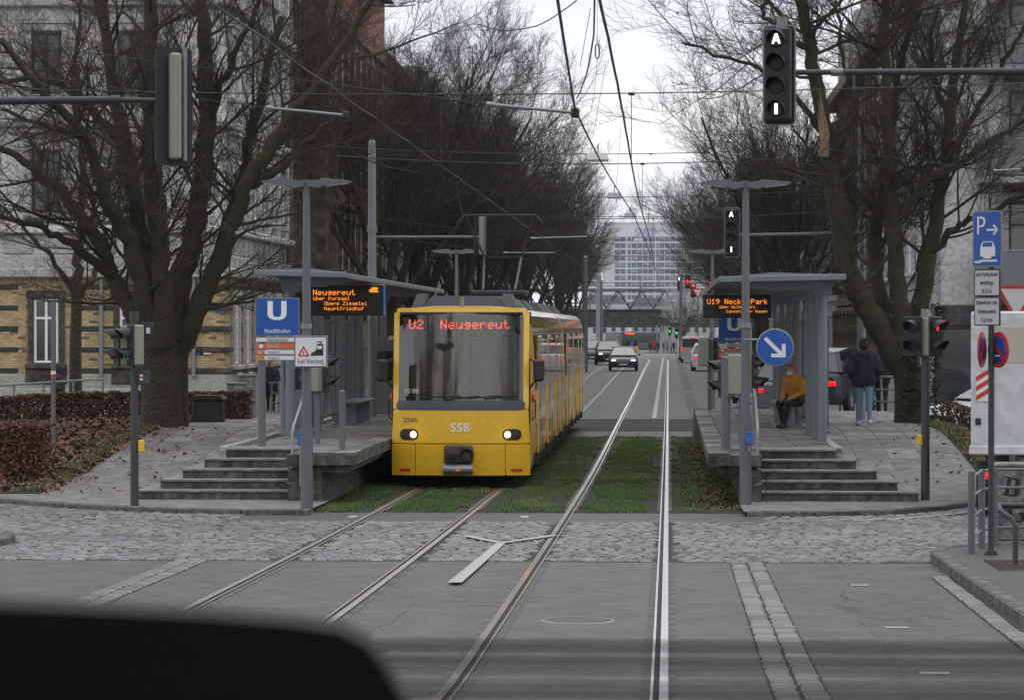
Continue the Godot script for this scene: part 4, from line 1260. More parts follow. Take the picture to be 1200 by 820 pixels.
# ------------------------------------------------------------------ trees
func grow(big: MB, small: MB, p: Vector3, dir: Vector3, length: float, r: float, level: int, spec: Dictionary, rg: RandomNumberGenerator) -> void:
	var seg: int = spec.seg[level]
	var pts := PackedVector3Array([p])
	var rad := PackedFloat32Array([r])
	var d := dir
	var taper: float = spec.taper[level]
	for i in seg:
		d = (d + Vector3(rg.randfn(), rg.randfn() * 0.7, rg.randfn()) * spec.wig[level] + Vector3(0, spec.up[level], 0)).normalized()
		p += d * (length / seg)
		pts.append(p)
		rad.append(lerpf(r, r * taper, float(i + 1) / seg))
	var k: int = spec.sides[level]
	(big if level < spec.big else small).tube(pts, rad, k, false)
	if level + 1 >= spec.seg.size(): return
	var n: int = spec.kids[level] + rg.randi_range(-1, 1)
	for i in n:
		var t := lerpf(spec.from[level], 1.0, (i + rg.randf()) / n)
		var f := t * seg
		var j := mini(int(f), seg - 1)
		var q := pts[j].lerp(pts[j + 1], f - j)
		var ax := (pts[j + 1] - pts[j]).normalized()
		var side := ax.cross(Vector3(rg.randfn(), rg.randfn(), rg.randfn())).normalized()
		var an := deg_to_rad(rg.randf_range(spec.ang[0], spec.ang[1])) * (0.45 if i == n - 1 else 1.0)
		var cd := ax * cos(an) + side * sin(an)
		if cd.y < -0.35: cd.y = -cd.y * 0.3
		grow(big, small, q, cd.normalized(), length * spec.len[level] * rg.randf_range(0.7, 1.2) * (1.15 - 0.45 * t), maxf(spec.rmin, lerpf(r, r * taper, t) * spec.rk[level]), level + 1, spec, rg)

func street_tree(seed_: int, label: String, group: String, hgt: float, spread: float, dens := 1.0) -> Node3D:
	var rg := RandomNumberGenerator.new()
	rg.seed = seed_
	var t := thing("bare_tree", label, "tree", Vector3.ZERO, 0.0, group)
	var big := MB.new(); var small := MB.new()
	var trunk := MB.new()
	var fork := hgt * rg.randf_range(0.2, 0.26)
	var lean := Vector3(rg.randf_range(-0.2, 0.2), 0, rg.randf_range(-0.2, 0.2))
	var tp := PackedVector3Array([Vector3(0, -0.5, 0), Vector3(0, 0.3, 0), lean * 0.3 + Vector3(0, fork * 0.5, 0), lean + Vector3(0, fork, 0)])
	trunk.tube(tp, PackedFloat32Array([0.42, 0.33, 0.28, 0.27]), 12, true)
	var spec := {seg = [7, 5, 4, 3, 2], sides = [7, 5, 4, 3, 3], wig = [0.08, 0.12, 0.14, 0.16, 0.15], up = [0.05, 0.10, 0.10, 0.09, 0.08], taper = [0.3, 0.35, 0.4, 0.4, 0.4],
		kids = [8, int(7 * dens), int(7 * dens), int(6 * dens)], from = [0.25, 0.15, 0.1, 0.1], ang = [24.0, 52.0], len = [0.52, 0.55, 0.55, 0.6], rk = [0.5, 0.5, 0.55, 0.6], rmin = 0.006, big = 2}
	for i in 7:
		var a := TAU * i / 7.0 + rg.randf_range(-0.3, 0.3)
		var out := rg.randf_range(0.25, 0.8) * spread / 5.0
		grow(big, small, lean + Vector3(0, fork - 0.15, 0), Vector3(cos(a) * out, 1.0, sin(a) * out).normalized(), (hgt - fork) * rg.randf_range(0.7, 0.95), rg.randf_range(0.11, 0.17), 0, spec, rg)
	part("trunk", trunk, M.bark, t)
	part("limbs", big, M.bark, t)
	part("crown", small, M.twig, t)
	return t

func smooth_path(ctrl: Array, n: int) -> Array:
	# Catmull-Rom through [point, radius] pairs
	var pts := PackedVector3Array()
	var rad := PackedFloat32Array()
	for i in ctrl.size() - 1:
		var a = ctrl[maxi(i - 1, 0)]; var b = ctrl[i]; var c = ctrl[i + 1]; var d = ctrl[mini(i + 2, ctrl.size() - 1)]
		for j in n:
			var t := float(j) / n
			pts.append(b[0].cubic_interpolate(c[0], a[0], d[0], t))
			rad.append(lerpf(b[1], c[1], t))
	pts.append(ctrl[-1][0]); rad.append(ctrl[-1][1])
	return [pts, rad]

func big_tree(label: String, base: Vector3, depth: float, trunk: Array, stems: Array, seed_: int, moss: Array, twig_n := 13) -> Node3D:
	# trunk and stems as surveyed: [picture x, picture y, metres behind the base, radius in metres]
	var rg := RandomNumberGenerator.new()
	rg.seed = seed_
	var t := thing("bare_tree", label, "tree", base)
	var conv := func(a: Array) -> Array:
		var out := []
		for q in a: out.append([at(q[0], q[1], depth + q[2]) - base, q[3]])
		return out
	for s in trunk:
		var sp := smooth_path(conv.call(s), 5)
		var mb := MB.new()
		mb.tube(sp[0], sp[1], 14, true)
		part("trunk", mb, M.bark, t)
	var small := MB.new()
	var spec := {seg = [6, 4, 3, 2], sides = [5, 4, 3, 3], wig = [0.13, 0.15, 0.17, 0.16], up = [0.05, 0.06, 0.05, 0.05], taper = [0.35, 0.35, 0.4, 0.4],
		kids = [7, 6, 5], from = [0.2, 0.12, 0.1], ang = [25.0, 60.0], len = [0.55, 0.55, 0.6], rk = [0.5, 0.55, 0.6], rmin = 0.0045, big = 1}
	for si in stems.size():
		var sp := smooth_path(conv.call(stems[si]), 6)
		# small irregular wobble
		for i in range(1, sp[0].size() - 1):
			sp[0][i] += Vector3(rg.randfn(), rg.randfn(), rg.randfn()) * 0.03
			sp[1][i] *= 1.0 + rg.randf_range(-0.08, 0.08)
		var mb := MB.new()
		mb.tube(sp[0], sp[1], 10, true)
		var big := mb
		var m: int = sp[0].size()
		var len_all := 0.0
		for i in m - 1: len_all += sp[0][i].distance_to(sp[0][i + 1])
		var n := int(twig_n * len_all / 5.0)
		for i in n:
			var f := rg.randf_range(0.18, 1.0) * (m - 1)
			var j := mini(int(f), m - 2)
			var q: Vector3 = sp[0][j].lerp(sp[0][j + 1], f - j)
			var ax: Vector3 = (sp[0][j + 1] - sp[0][j]).normalized()
			var sd := ax.cross(Vector3(rg.randfn(), rg.randfn(), rg.randfn())).normalized()
			var an := deg_to_rad(rg.randf_range(30, 70))
			grow(big, small, q, (ax * cos(an) + sd * sin(an)).normalized(), rg.randf_range(1.0, 2.9), clampf(sp[1][j] * 0.35, 0.014, 0.04), 0, spec, rg)
		part("limb", big, M.bark_moss if si in moss else M.bark, t)
	part("crown", small, M.twig, t)
	# a few dead leaves still hanging
	var lf := MB.new()
	lf.tinted = true
	var src := small.v
	for i in 130:
		var q := src[rg.randi() % src.size()]
		lf.col = Color(0.20, 0.06, 0.02).lerp(Color(0.33, 0.12, 0.04), rg.randf())
		var b := Basis.from_euler(Vector3(rg.randf() * TAU, rg.randf() * TAU, rg.randf() * TAU)).scaled(Vector3.ONE * rg.randf_range(0.05, 0.11))
		lf.tri(q + b * Vector3(-0.5, 0, 0), q + b * Vector3(0, 0.1, 0.4), q + b * Vector3(0.5, 0, 0)); lf.tri(q + b * Vector3(0.5, 0, 0), q + b * Vector3(0, 0.1, -0.4), q + b * Vector3(-0.5, 0, 0))
	part("dead_leaves", lf, M.leaf, t).set_meta("kind", "stuff")
	return t

func build_trees() -> void:
	# the big tree by the left hedge
	var b := on(190, 63.0)
	big_tree("massive bare tree with many upright stems rising from the left leaf bed", b, 63.0,
		[[[190, 524, 0, 0.62], [190, 508, 0, 0.48], [189, 470, 0, 0.42], [188, 430, 0, 0.42], [186, 395, 0, 0.38], [182, 370, 0, 0.2]], [[205, 524, 0.2, 0.4], [204, 500, 0.2, 0.3], [205, 450, 0.2, 0.27], [206, 410, 0.2, 0.25], [210, 385, 0.2, 0.15]]],
		[
			[[180, 420, 0, 0.26], [160, 372, 0, 0.21], [132, 325, 0.2, 0.17], [112, 275, 0.4, 0.14], [62, 218, 0.6, 0.11], [20, 185, 0.8, 0.08], [-40, 150, 1, 0.05]],
			[[182, 410, -0.2, 0.24], [168, 352, -0.5, 0.2], [152, 290, -0.9, 0.17], [122, 225, -1.4, 0.14], [100, 160, -1.8, 0.11], [52, 110, -2.2, 0.08], [0, 45, -2.6, 0.05]],
			[[186, 405, 0.2, 0.24], [176, 330, 0.6, 0.2], [160, 250, 1.0, 0.18], [141, 150, 1.4, 0.15], [124, 50, 1.8, 0.12], [112, -40, 2.0, 0.08]],
			[[190, 402, -0.3, 0.25], [189, 320, -0.6, 0.21], [180, 220, -0.8, 0.19], [176, 100, -1.0, 0.16], [178, -30, -1.2, 0.12]],
			[[197, 402, 0.0, 0.27], [212, 330, 0.3, 0.24], [230, 260, 0.5, 0.22], [242, 150, 0.6, 0.19], [238, 60, 0.8, 0.15], [236, -30, 1.0, 0.12]],
			[[205, 415, 0.2, 0.24], [228, 370, 0.0, 0.21], [262, 292, -0.3, 0.18], [286, 222, -0.5, 0.16], [340, 140, -0.8, 0.12], [392, 68, -1.1, 0.09], [440, -10, -1.3, 0.06]],
			[[250, 320, 0.3, 0.17], [276, 240, 0.8, 0.14], [290, 180, 1.2, 0.12], [305, 110, 1.5, 0.1], [330, 20, 1.8, 0.07]],
			[[286, 222, -0.4, 0.12], [325, 196, -0.6, 0.09], [352, 175, -0.7, 0.07], [400, 128, -0.9, 0.05]],
			[[146, 180, 1.2, 0.10], [110, 130, 1.5, 0.085], [60, 95, 1.8, 0.07], [-20, 100, 2.2, 0.045]],
			[[100, 160, -1.8, 0.07], [60, 150, -2.0, 0.055], [0, 128, -2.1, 0.035]],
			[[243, 150, 0.6, 0.1], [262, 90, 0.2, 0.08], [290, 30, -0.2, 0.055], [310, -20, -0.4, 0.04]],
			[[132, 325, 0.2, 0.11], [85, 285, -0.4, 0.09], [30, 262, -0.8, 0.06], [-20, 250, -1.0, 0.04]],
		], 21, [5, 6, 1], 12)
	# thin tree further left
	b = on(88, 74.0)
	big_tree("slim bare tree behind the left hedge in front of the brick wall", b, 74.0, [[[88, 500, 0, 0.2], [88, 470, 0, 0.16], [88, 400, 0, 0.14], [90, 340, 0, 0.13]]],
		[[[90, 345, 0, 0.13], [93, 280, 0.2, 0.10], [96, 200, 0.5, 0.08], [90, 100, 0.8, 0.06], [95, 0, 1, 0.04]], [[90, 350, 0, 0.09], [65, 310, -0.3, 0.06], [30, 270, -0.6, 0.045], [5, 240, -0.8, 0.03]], [[90, 360, 0, 0.08], [110, 320, 0.3, 0.06], [125, 270, 0.6, 0.04]]], 22, [], 9)
	# the forked tree on the right
	b = on(1062, 66.0)
	big_tree("ivy-clad bare tree forking low with a broken stem beside the right path", b, 66.0,
		[[[1070, 500, 0, 0.44], [1068, 485, 0, 0.36], [1066, 450, 0, 0.32], [1059, 415, 0, 0.31], [1052, 395, 0, 0.2]]],
		[
			[[1056, 425, 0, 0.29], [1030, 382, -0.2, 0.26], [1001, 335, -0.4, 0.24], [986, 270, -0.6, 0.22], [974, 205, -0.8, 0.19], [962, 130, -1.0, 0.16], [950, 60, -1.2, 0.14], [934, -30, -1.4, 0.11]],
			[[1056, 420, 0.2, 0.22], [1036, 362, 0.5, 0.18], [1026, 300, 0.8, 0.16], [1034, 220, 1.1, 0.13], [1044, 150, 1.4, 0.11], [1056, 80, 1.6, 0.09], [1076, -10, 1.8, 0.06]],
			[[1060, 420, -0.2, 0.24], [1054, 350, -0.3, 0.2], [1046, 260, -0.5, 0.17], [1042, 170, -0.8, 0.14], [1036, 70, -1.0, 0.11], [1040, -30, -1.2, 0.08]],
			[[1066, 415, 0.1, 0.24], [1084, 330, 0.1, 0.2], [1097, 255, 0.2, 0.17], [1110, 180, 0.4, 0.14], [1118, 100, 0.6, 0.11], [1132, 0, 0.8, 0.08]],
			[[1090, 300, 0.1, 0.09], [1120, 268, -0.3, 0.075], [1158, 248, -0.6, 0.06], [1230, 215, -1.0, 0.045]],
			[[1050, 262, -0.5, 0.10], [1088, 214, -0.8, 0.08], [1140, 180, -1.2, 0.06], [1220, 130, -1.6, 0.04]],
			[[966, 160, -1.0, 0.07], [930, 112, -1.4, 0.055], [880, 75, -1.8, 0.04], [800, 50, -2.2, 0.025]],
			[[1108, 190, 0.4, 0.08], [1150, 120, 0.0, 0.06], [1190, 50, -0.4, 0.045], [1220, -10, -0.6, 0.03]],
			[[950, 60, -1.2, 0.07], [915, 40, -1.4, 0.05], [893, 12, -1.5, 0.045], [905, 3, -1.5, 0.04], [920, 30, -1.6, 0.03]],
			[[1030, 190, 1.2, 0.06], [1000, 120, 1.4, 0.045], [985, 40, 1.6, 0.035], [975, -20, 1.8, 0.025]],
			[[1115, 140, 0.5, 0.08], [1090, 80, 0.9, 0.06], [1100, 10, 1.2, 0.04]],
		], 24, [0, 3, 8], 13)
	# splintered wood where a stem broke off
	var sw := thing("broken_stub", "pale splintered wood of a torn-off branch on the forked tree", "branch", at(966, 150, 64.6))
	var sm := MB.new()
	for i in 5:
		var dx := (i - 2) * 0.035
		sm.tube(PackedVector3Array([Vector3(dx, -0.6, 0.05), Vector3(dx * 1.1, -0.1, 0.12), Vector3(dx * 0.6 - 0.1, 0.35 + 0.25 * (i % 3), 0.02)]), PackedFloat32Array([0.03, 0.035, 0.004]), 5, true)
	part("splinters", sm, M.raw_wood, sw)
	# street trees in rows: four grown, the rest copies
	var kinds := [street_tree(31, "bare upright street tree in the row along the left houses", "bare trees along the left side", 15.5, 4.6, 1.15), street_tree(32, "bare upright street tree in the row along the left houses", "bare trees along the left side", 15.0, 4.4, 1.15),
		street_tree(33, "bare spreading street tree in the row along the right houses", "bare trees along the right side", 15.5, 6.0, 1.1), street_tree(34, "bare spreading street tree in the row along the right houses", "bare trees along the right side", 14.5, 5.6, 1.1)]
	var first := [true, true, true, true]
	var put := func(k: int, x: float, z: float, turn: float, sc: float, label := "", group := ""):
		var o: Node3D
		if first[k]:
			o = kinds[k]; first[k] = false
			o.position = Vector3(x, 0.1, z); o.rotation.y = turn
			if label:
				o.set_meta("label", label); o.set_meta("group", group)
		else:
			o = dup(kinds[k], Vector3(x, 0.1, z), turn, label, group)
		o.scale = Vector3.ONE * sc
	var i := 0
	for d in [118, 131, 142, 154, 167, 182, 199, 218, 240, 265, 295, 330]:
		var by: String = "brown sandstone house" if d < 127 else "red brick house" if d < 152 else "tan rendered house" if d < 176 else "grey rendered house" if d < 214 else "long brown block"
		put.call(i % 2, -10.2 + 0.5 * sin(i * 2.3) + 0.08 * i, -float(d), i * 1.7, 1.0 - 0.05 * (i % 3), "bare upright street tree in the left row before the " + by, "bare trees before the left " + by)
		i += 1
	i = 0
	for d in [150, 168, 186, 206, 228, 252, 280, 312]:
		var by: String = "tan sandstone house" if d < 172 else "grey house" if d < 215 else "long brown block"
		put.call(2 + i % 2, 6.9 + 0.5 * sin(i * 1.9), -float(d), i * 2.1 + 0.4, 0.98 - 0.05 * (i % 3), "bare spreading street tree in the right row before the " + by, "bare trees before the right " + by)
		i += 1
	# the street goes on behind the camera: the tram's windscreen mirrors it
	i = 0
	for a in [[-13.0, -22.0], [10.5, -26.0], [-11.0, 30.0], [-11.5, 52.0], [11.0, 12.0], [11.0, 34.0], [12.0, 60.0]]:
		put.call((i % 2) + (0 if a[0] < 0 else 2), a[0], a[1], i * 1.3, 0.95, "bare street tree farther down the street, behind the tram cab", "bare trees behind the cab")
		i += 1
	# small leafless shrubs between the left trees and a pale tree added in place of the white plume by the bridge
	var st := street_tree(35, "pale bare tree standing in for the white plume by the far railway bridge", "", 11.0, 6.0, 0.9)
	st.position = Vector3(at(800, 384, 430).x, -0.8, -430); st.scale = Vector3(0.8, 1.0, 0.8)
	st.get_node("crown").material_override = M.plume_pale
	# hedges
	hedge("clipped brown beech hedge block at the corner of the leaf bed", at(-20, 540, 53.5).x, at(57, 540, 53.5).x, -53.0, 0.95, 1.0, 9000)
	hedge("long brown beech hedge behind the leaf bed and big tree", at(-30, 500, 69).x, at(296, 480, 69).x, -68.4, 0.6, 0.8, 15000)
	hedge("low brown hedge behind the forked tree in front of the parked car", 6.9, 10.0, -69.6, 0.55, 0.7, 4000)
	# ivy on the forked tree
	var xfs := []
	var cols := []
	b = on(1066, 66.0)
	for k in 1500:
		var y := rng.randf() * 3.2
		var a := rng.randf_range(-0.9, 1.5)
		var r := 0.36 + rng.randf() * 0.12
		xfs.append(Transform3D(Basis.from_euler(Vector3(rng.randf_range(-1, 1), rng.randf() * TAU, rng.randf_range(-1, 1))).scaled(Vector3.ONE * rng.randf_range(0.06, 0.11)), b + Vector3(sin(a) * r + 0.12 + 0.06 * y, y * 0.8, cos(a) * r)))
		cols.append(Color(0.012, 0.022, 0.008).lerp(Color(0.03, 0.05, 0.02), rng.randf()))
	tag(stuff("ivy", leaf_mesh(), M.leaf, self, xfs, cols), "dark green ivy climbing the trunk of the forked tree", "ivy")

func hedge(label: String, x0: float, x1: float, z: float, h: float, depth: float, n: int) -> void:
	var c := Vector3((x0 + x1) / 2, G((x0 + x1) / 2, z), z)
	var t := thing("beech_hedge", label, "hedge", c)
	var tw := MB.new()
	for i in int((x1 - x0) * 26):
		var x := rng.randf_range(x0, x1)
		var zz := z + rng.randf_range(-0.4, 0.4) * depth
		var g := G(x, zz)
		tw.tube(PackedVector3Array([Vector3(x, g - 0.05, zz) - c, Vector3(x + rng.randf_range(-0.1, 0.1), g + h * 0.5, zz + rng.randf_range(-0.1, 0.1)) - c, Vector3(x + rng.randf_range(-0.2, 0.2), g + h * rng.randf_range(0.85, 1.08), zz + rng.randf_range(-0.2, 0.2)) - c]), PackedFloat32Array([0.014, 0.01, 0.004]), 3, false)
	part("stems", tw, M.twig, t)
	var xfs := []
	var cols := []
	var pn := FastNoiseLite.new()
	pn.seed = n; pn.frequency = 1.3
	for i in n:
		var x := rng.randf_range(x0, x1)
		var face := rng.randf()
		var zz := z + (rng.randf() - 0.5) * depth
		var y := rng.randf() * h
		if face < 0.5: zz = z + depth / 2 - absf(rng.randfn(0, 0.09))
		elif face < 0.8: y = h - absf(rng.randfn(0, 0.07))
		if pn.get_noise_3d(x, y * 2, zz) < -0.3 and rng.randf() < 0.8: continue
		y += 0.05 * pn.get_noise_2d(x * 3, zz)
		xfs.append(Transform3D(Basis.from_euler(Vector3(rng.randf_range(-1.3, 1.3), rng.randf() * TAU, rng.randf_range(-1.3, 1.3))).scaled(Vector3.ONE * rng.randf_range(0.055, 0.10)), Vector3(x, G(x, zz) + maxf(y, 0.03), zz) - c))
		cols.append(Color(0.06, 0.026, 0.016).lerp(Color(0.19, 0.085, 0.045), pow(rng.randf(), 1.6)))
	stuff("foliage", leaf_mesh(), M.leaf, t, xfs, cols)
# ------------------------------------------------------------------ the tram
func fz(x: float, y: float) -> float:
	# the tram's front as a surface: bowed in plan, raked above the waist, tucked in below
	var z := -0.12 * pow(x / 1.2, 2.0) - 0.05 * pow(absf(x) / 1.2, 6.0)
	if y > 1.45: z -= (y - 1.45) * 0.15
	if y < 0.78: z -= (0.78 - y) * 0.10
	return z

func front_patch(cx: float, cy: float, w: float, h: float, r: float, off: float, thick := 0.03, taper := 0.0) -> MB:
	# rounded rectangle laid on the front surface; taper widens it towards the bottom
	var mb := MB.new()
	var rows := []
	var ys := []
	var k := 6
	for i in k: ys.append(-h / 2 + r * (1 - cos(PI / 2 * i / k)))
	for i in 9: ys.append(lerpf(-h / 2 + r, h / 2 - r, i / 8.0))
	for i in range(k - 1, -1, -1): ys.append(h / 2 - r * (1 - cos(PI / 2 * i / k)))
	var m := 16
	for y in ys:
		var ins := 0.0
		var e := maxf(absf(y) - (h / 2 - r), 0.0)
		if e > 0: ins = r - sqrt(maxf(r * r - e * e, 0.0))
		var hw: float = w / 2 - ins + taper * (0.5 - y / h)
		var row := PackedVector3Array()
		for j in m + 1:
			var x := cx + lerpf(-hw, hw, float(j) / m)
			row.append(Vector3(x, cy + y, fz(x, cy + y) + off))
		rows.append(row)
	var nrm := func(p: Vector3) -> Vector3:
		var e := 0.02
		return Vector3(-(fz(p.x + e, p.y) - fz(p.x - e, p.y)) / (2 * e), -(fz(p.x, p.y + 0.12) - fz(p.x, p.y - 0.12)) / 0.24, 1.0).normalized()
	for i in rows.size() - 1:
		for j in m:
			var a: Vector3 = rows[i][j]; var b: Vector3 = rows[i][j + 1]; var c: Vector3 = rows[i + 1][j + 1]; var d: Vector3 = rows[i + 1][j]
			mb.quadn(a, b, c, d, nrm.call(a), nrm.call(b), nrm.call(c), nrm.call(d))
	var loop := PackedVector3Array()
	for i in rows.size(): loop.append(rows[i][m])
	for i in range(rows.size() - 1, -1, -1): loop.append(rows[i][0])
	for i in loop.size():
		var a := loop[i]; var b := loop[(i + 1) % loop.size()]
		if a.distance_to(b) > 1e-4: mb.quad(a, a - Vector3(0, 0, thick), b - Vector3(0, 0, thick), b)
	return mb

func body_ring(hw: float, y0: float, top: float, z: float) -> PackedVector3Array:
	var r := PackedVector3Array()
	var half := [Vector2(hw - 0.06, y0), Vector2(hw - 0.01, 0.7), Vector2(hw, 1.2), Vector2(hw, 2.0), Vector2(hw - 0.02, 2.45), Vector2(hw - 0.06, 2.85), Vector2(hw - 0.14, top - 0.16), Vector2(hw - 0.26, top - 0.05), Vector2(hw - 0.45, top), Vector2(hw * 0.4, top + 0.02)]
	for p in half: r.append(Vector3(p.x, p.y, z))
	for i in range(half.size() - 1, -1, -1): r.append(Vector3(-half[i].x, half[i].y, z))
	return r

func loft(rings: Array) -> MB:
	var mb := MB.new()
	for i in rings.size() - 1:
		var a: PackedVector3Array = rings[i]
		var b: PackedVector3Array = rings[i + 1]
		var m := a.size()
		for j in m - 1:
			mb.quad(b[j], a[j], a[j + 1], b[j + 1])
	return mb

func cap(ring: PackedVector3Array, forward: bool) -> MB:
	var mb := MB.new()
	var c := Vector3.ZERO
	for p in ring: c += p / ring.size()
	for i in ring.size():
		var a := ring[i]; var b := ring[(i + 1) % ring.size()]
		if forward: mb.tri(c, a, b)
		else: mb.tri(c, b, a)
	return mb

func join(a: MB, b: MB) -> MB:
	a.v.append_array(b.v); a.n.append_array(b.n); a.c.append_array(b.c)
	return a

func build_tram() -> void:
	var L := 34.5
	var base := Vector3(LX, H(-56.0) + 0.03, -54.6)
	var t := thing("city_tram", "yellow two-car tram with dark windscreen standing at the left platform", "tram", base)
	# slope of the track under it
	t.rotation.x = 0.0
	var hw := 1.28
	# cars
	for cr in [[-1.3, -16.9], [-17.5, -L]]:
		var body := loft([body_ring(hw, 0.33, 3.24, cr[0]), body_ring(hw, 0.33, 3.24, cr[1])])
		join(body, cap(body_ring(hw, 0.33, 3.24, cr[1]), false)); join(body, cap(body_ring(hw, 0.33, 3.24, cr[0]), true))
		part("car_body", body, M.tram_side, t)
	part("gangway", loft([body_ring(hw - 0.15, 0.5, 3.1, -16.9), body_ring(hw - 0.15, 0.5, 3.1, -17.5)]), M.black_rubber, t)
	part("underframe", MB.new().box(Vector3(0, 0.30, -L / 2), Vector3(2.1, 0.36, L - 2.6), 0.03), M.under, t)
	for z in [-2.9, -4.7, -13.4, -15.2, -19.4, -21.2, -30.0, -31.8]:
		for s in [-1.0, 1.0]:
			part("wheel", MB.new().cyl(Vector3(s * 0.66, 0.36, z), Vector3(s * 0.80, 0.36, z), 0.37, 0.37, 20), M.rail_side, t)
	for z in [-3.8, -14.3, -20.3, -30.9]:
		part("bogie", MB.new().box(Vector3(0, 0.38, z), Vector3(2.0, 0.3, 2.6), 0.05), M.under, t)
	# nose: from the first ring of the car to the front surface
	var ring0 := body_ring(hw, 0.33, 3.24, -1.3)
	var mid := body_ring(hw - 0.02, 0.30, 3.23, -0.75)
	var tip := PackedVector3Array()
	for p in body_ring(1.24, 0.24, 3.20, 0.0):
		var k := 1.0
		tip.append(Vector3(p.x, p.y, fz(p.x, p.y) - 0.03))
	var nose := loft([tip, mid, ring0])
	part("nose", nose, M.tram_yellow, t)
	# closed dark bulkhead behind the mask, floor of the cab
	part("cab_floor", MB.new().box(Vector3(0, 1.30, -0.9), Vector3(2.3, 0.05, 1.2)), M.tram_interior, t)
	part("cab_wall", MB.new().box(Vector3(0, 2.2, -1.55), Vector3(2.4, 1.9, 0.05)), M.tram_interior, t)
	part("cab_ceiling", MB.new().box(Vector3(0, 3.12, -0.9), Vector3(2.2, 0.04, 1.3)), M.tram_interior, t)
	part("roof_lip", front_patch(0, 3.155, 2.34, 0.12, 0.05, 0.0, 0.3), M.tram_yellow, t)
	for s in [-1.0, 1.0]:
		part("window_post", front_patch(s * 1.165, 2.27, 0.10, 1.72, 0.02, 0.0, 0.3), M.tram_yellow, t)
	part("front_panel", front_patch(0, 1.10, 2.42, 0.60, 0.04, 0.0, 0.1, 0.03), M.tram_yellow, t)
	part("dark_band", front_patch(0, 1.475, 2.30, 0.17, 0.06, 0.012, 0.1), M.tram_grey, t)
	var lp := [[-1.025, 0.43], [0.0, 1.60], [1.025, 0.43]]
	for q in lp:
		part("bumper_panel", front_patch(q[0], 0.505, q[1], 0.56, 0.02, 0.0, 0.1), M.tram_yellow, t)
	# windscreen with dark printed edge
	var ws := part("windscreen", front_patch(0, 2.33, 2.22, 1.60, 0.10, 0.006, 0.008), M.windscreen, t)
	part("printed_edge", front_patch(0, 3.06, 2.2, 0.10, 0.04, -0.006, 0.004), M.black, ws)
	for s in [-1.0, 1.0]: part("printed_edge", front_patch(s * 1.07, 2.33, 0.09, 1.5, 0.03, -0.006, 0.004), M.black, ws)
	part("printed_edge", front_patch(0, 1.575, 2.2, 0.09, 0.04, -0.006, 0.004), M.black, ws)
	# destination display behind the glass
	var dz := fz(0, 2.92) - 0.06
	var disp := part("destination_display", MB.new().box(Vector3(0, 2.92, dz - 0.06), Vector3(2.1, 0.27, 0.06), 0.01), M.display_black, t)
	dot_text(disp, "U2", Vector3(-0.80, 2.92, dz - 0.026), 0.165, M.led_orange)
	dot_text(disp, "Neugereut", Vector3(0.26, 2.92, dz - 0.026), 0.165, M.led_orange)
	part("sun_blind", MB.new().box(Vector3(0, 2.72, dz - 0.08), Vector3(2.1, 0.05, 0.02)), M.tram_grey, t)
	# desk, seat and driver's things
	part("desk", MB.new().box(Vector3(0, 1.62, -0.55), Vector3(2.1, 0.16, 0.55), 0.05), M.tram_interior, t)
	part("driver_seat", MB.new().box(Vector3(0.02, 2.0, -1.32), Vector3(0.5, 0.8, 0.12), 0.05), M.black, t)
	part("cab_screen", MB.new().box(Vector3(0.42, 2.05, -1.5), Vector3(0.62, 1.3, 0.02)), M.screen_grey, t)
	# wipers
	for a in [[-0.66, 1.62, 0.02, 1.64], [0.10, 1.60, 0.72, 1.65]]:
		var wp := MB.new()
		wp.bar(Vector3(a[0], a[1], fz(a[0], a[1]) + 0.03), Vector3(a[2], a[3], fz(a[2], a[3]) + 0.04), 0.014, 0.02)
		wp.bar(Vector3(a[2] - 0.30, a[3] - 0.06, fz(a[2] - 0.3, a[3]) + 0.045), Vector3(a[2] + 0.32, a[3] + 0.0, fz(a[2] + 0.32, a[3]) + 0.035), 0.02, 0.025)
		part("wiper", wp, M.black, t)
	# headlamps
	for s in [-1.0, 1.0]:
		var hl := part("headlight", front_patch(s * 0.92, 0.955, 0.34, 0.20, 0.095, 0.008, 0.02), M.black, t)
		var o := Vector3(s * 0.84, 0.955, fz(0.84, 0.955) + 0.012)
		part("lamp", MB.new().lathe([Vector2(0.058, 0.0), Vector2(0.05, 0.012), Vector2(0.0, 0.016)], Transform3D(Basis(Vector3.RIGHT, PI / 2), o), 18), M.head_lamp, hl)
		part("bezel", MB.new().lathe([Vector2(0.066, 0.0), Vector2(0.072, 0.008), Vector2(0.078, 0.0)], Transform3D(Basis(Vector3.RIGHT, PI / 2), o), 18), M.galv, hl)
		part("indicator", MB.new().lathe([Vector2(0.055, 0.0), Vector2(0.045, 0.01), Vector2(0.0, 0.012)], Transform3D(Basis(Vector3.RIGHT, PI / 2), Vector3(s * 0.985, 0.955, fz(0.985, 0.955) + 0.012)), 16), M.bin_brown, hl)
		var ll := OmniLight3D.new()
		ll.name = "headlight_glow"; ll.light_energy = 0.006; ll.omni_range = 20.0; ll.omni_attenuation = 2.0; ll.light_size = 0.05; ll.light_color = Color(1, 0.88, 0.7); ll.shadow_enabled = true
		ll.position = o + Vector3(0, 0, 0.08)
		t.add_child(ll)
		part("reflector", front_patch(s * 1.0, 0.315, 0.20, 0.055, 0.01, 0.006, 0.01), M.red, t)
		# mirrors
		var mi := part("mirror", MB.new().box(Vector3(s * 1.40, 2.10, -0.05), Vector3(0.20, 0.40, 0.09), 0.04), M.black, t)
		part("mirror_arm", MB.new().bar(Vector3(s * 1.18, 2.34, -0.4), Vector3(s * 1.40, 2.2, -0.1), 0.03, 0.03).bar(Vector3(s * 1.2, 1.75, -0.4), Vector3(s * 1.36, 1.95, -0.1), 0.025, 0.025), M.black, mi)
		part("side_indicator", MB.new().box(Vector3(s * 1.285, 1.60, -0.62), Vector3(0.05, 0.16, 0.10), 0.015), M.orange_red, t)
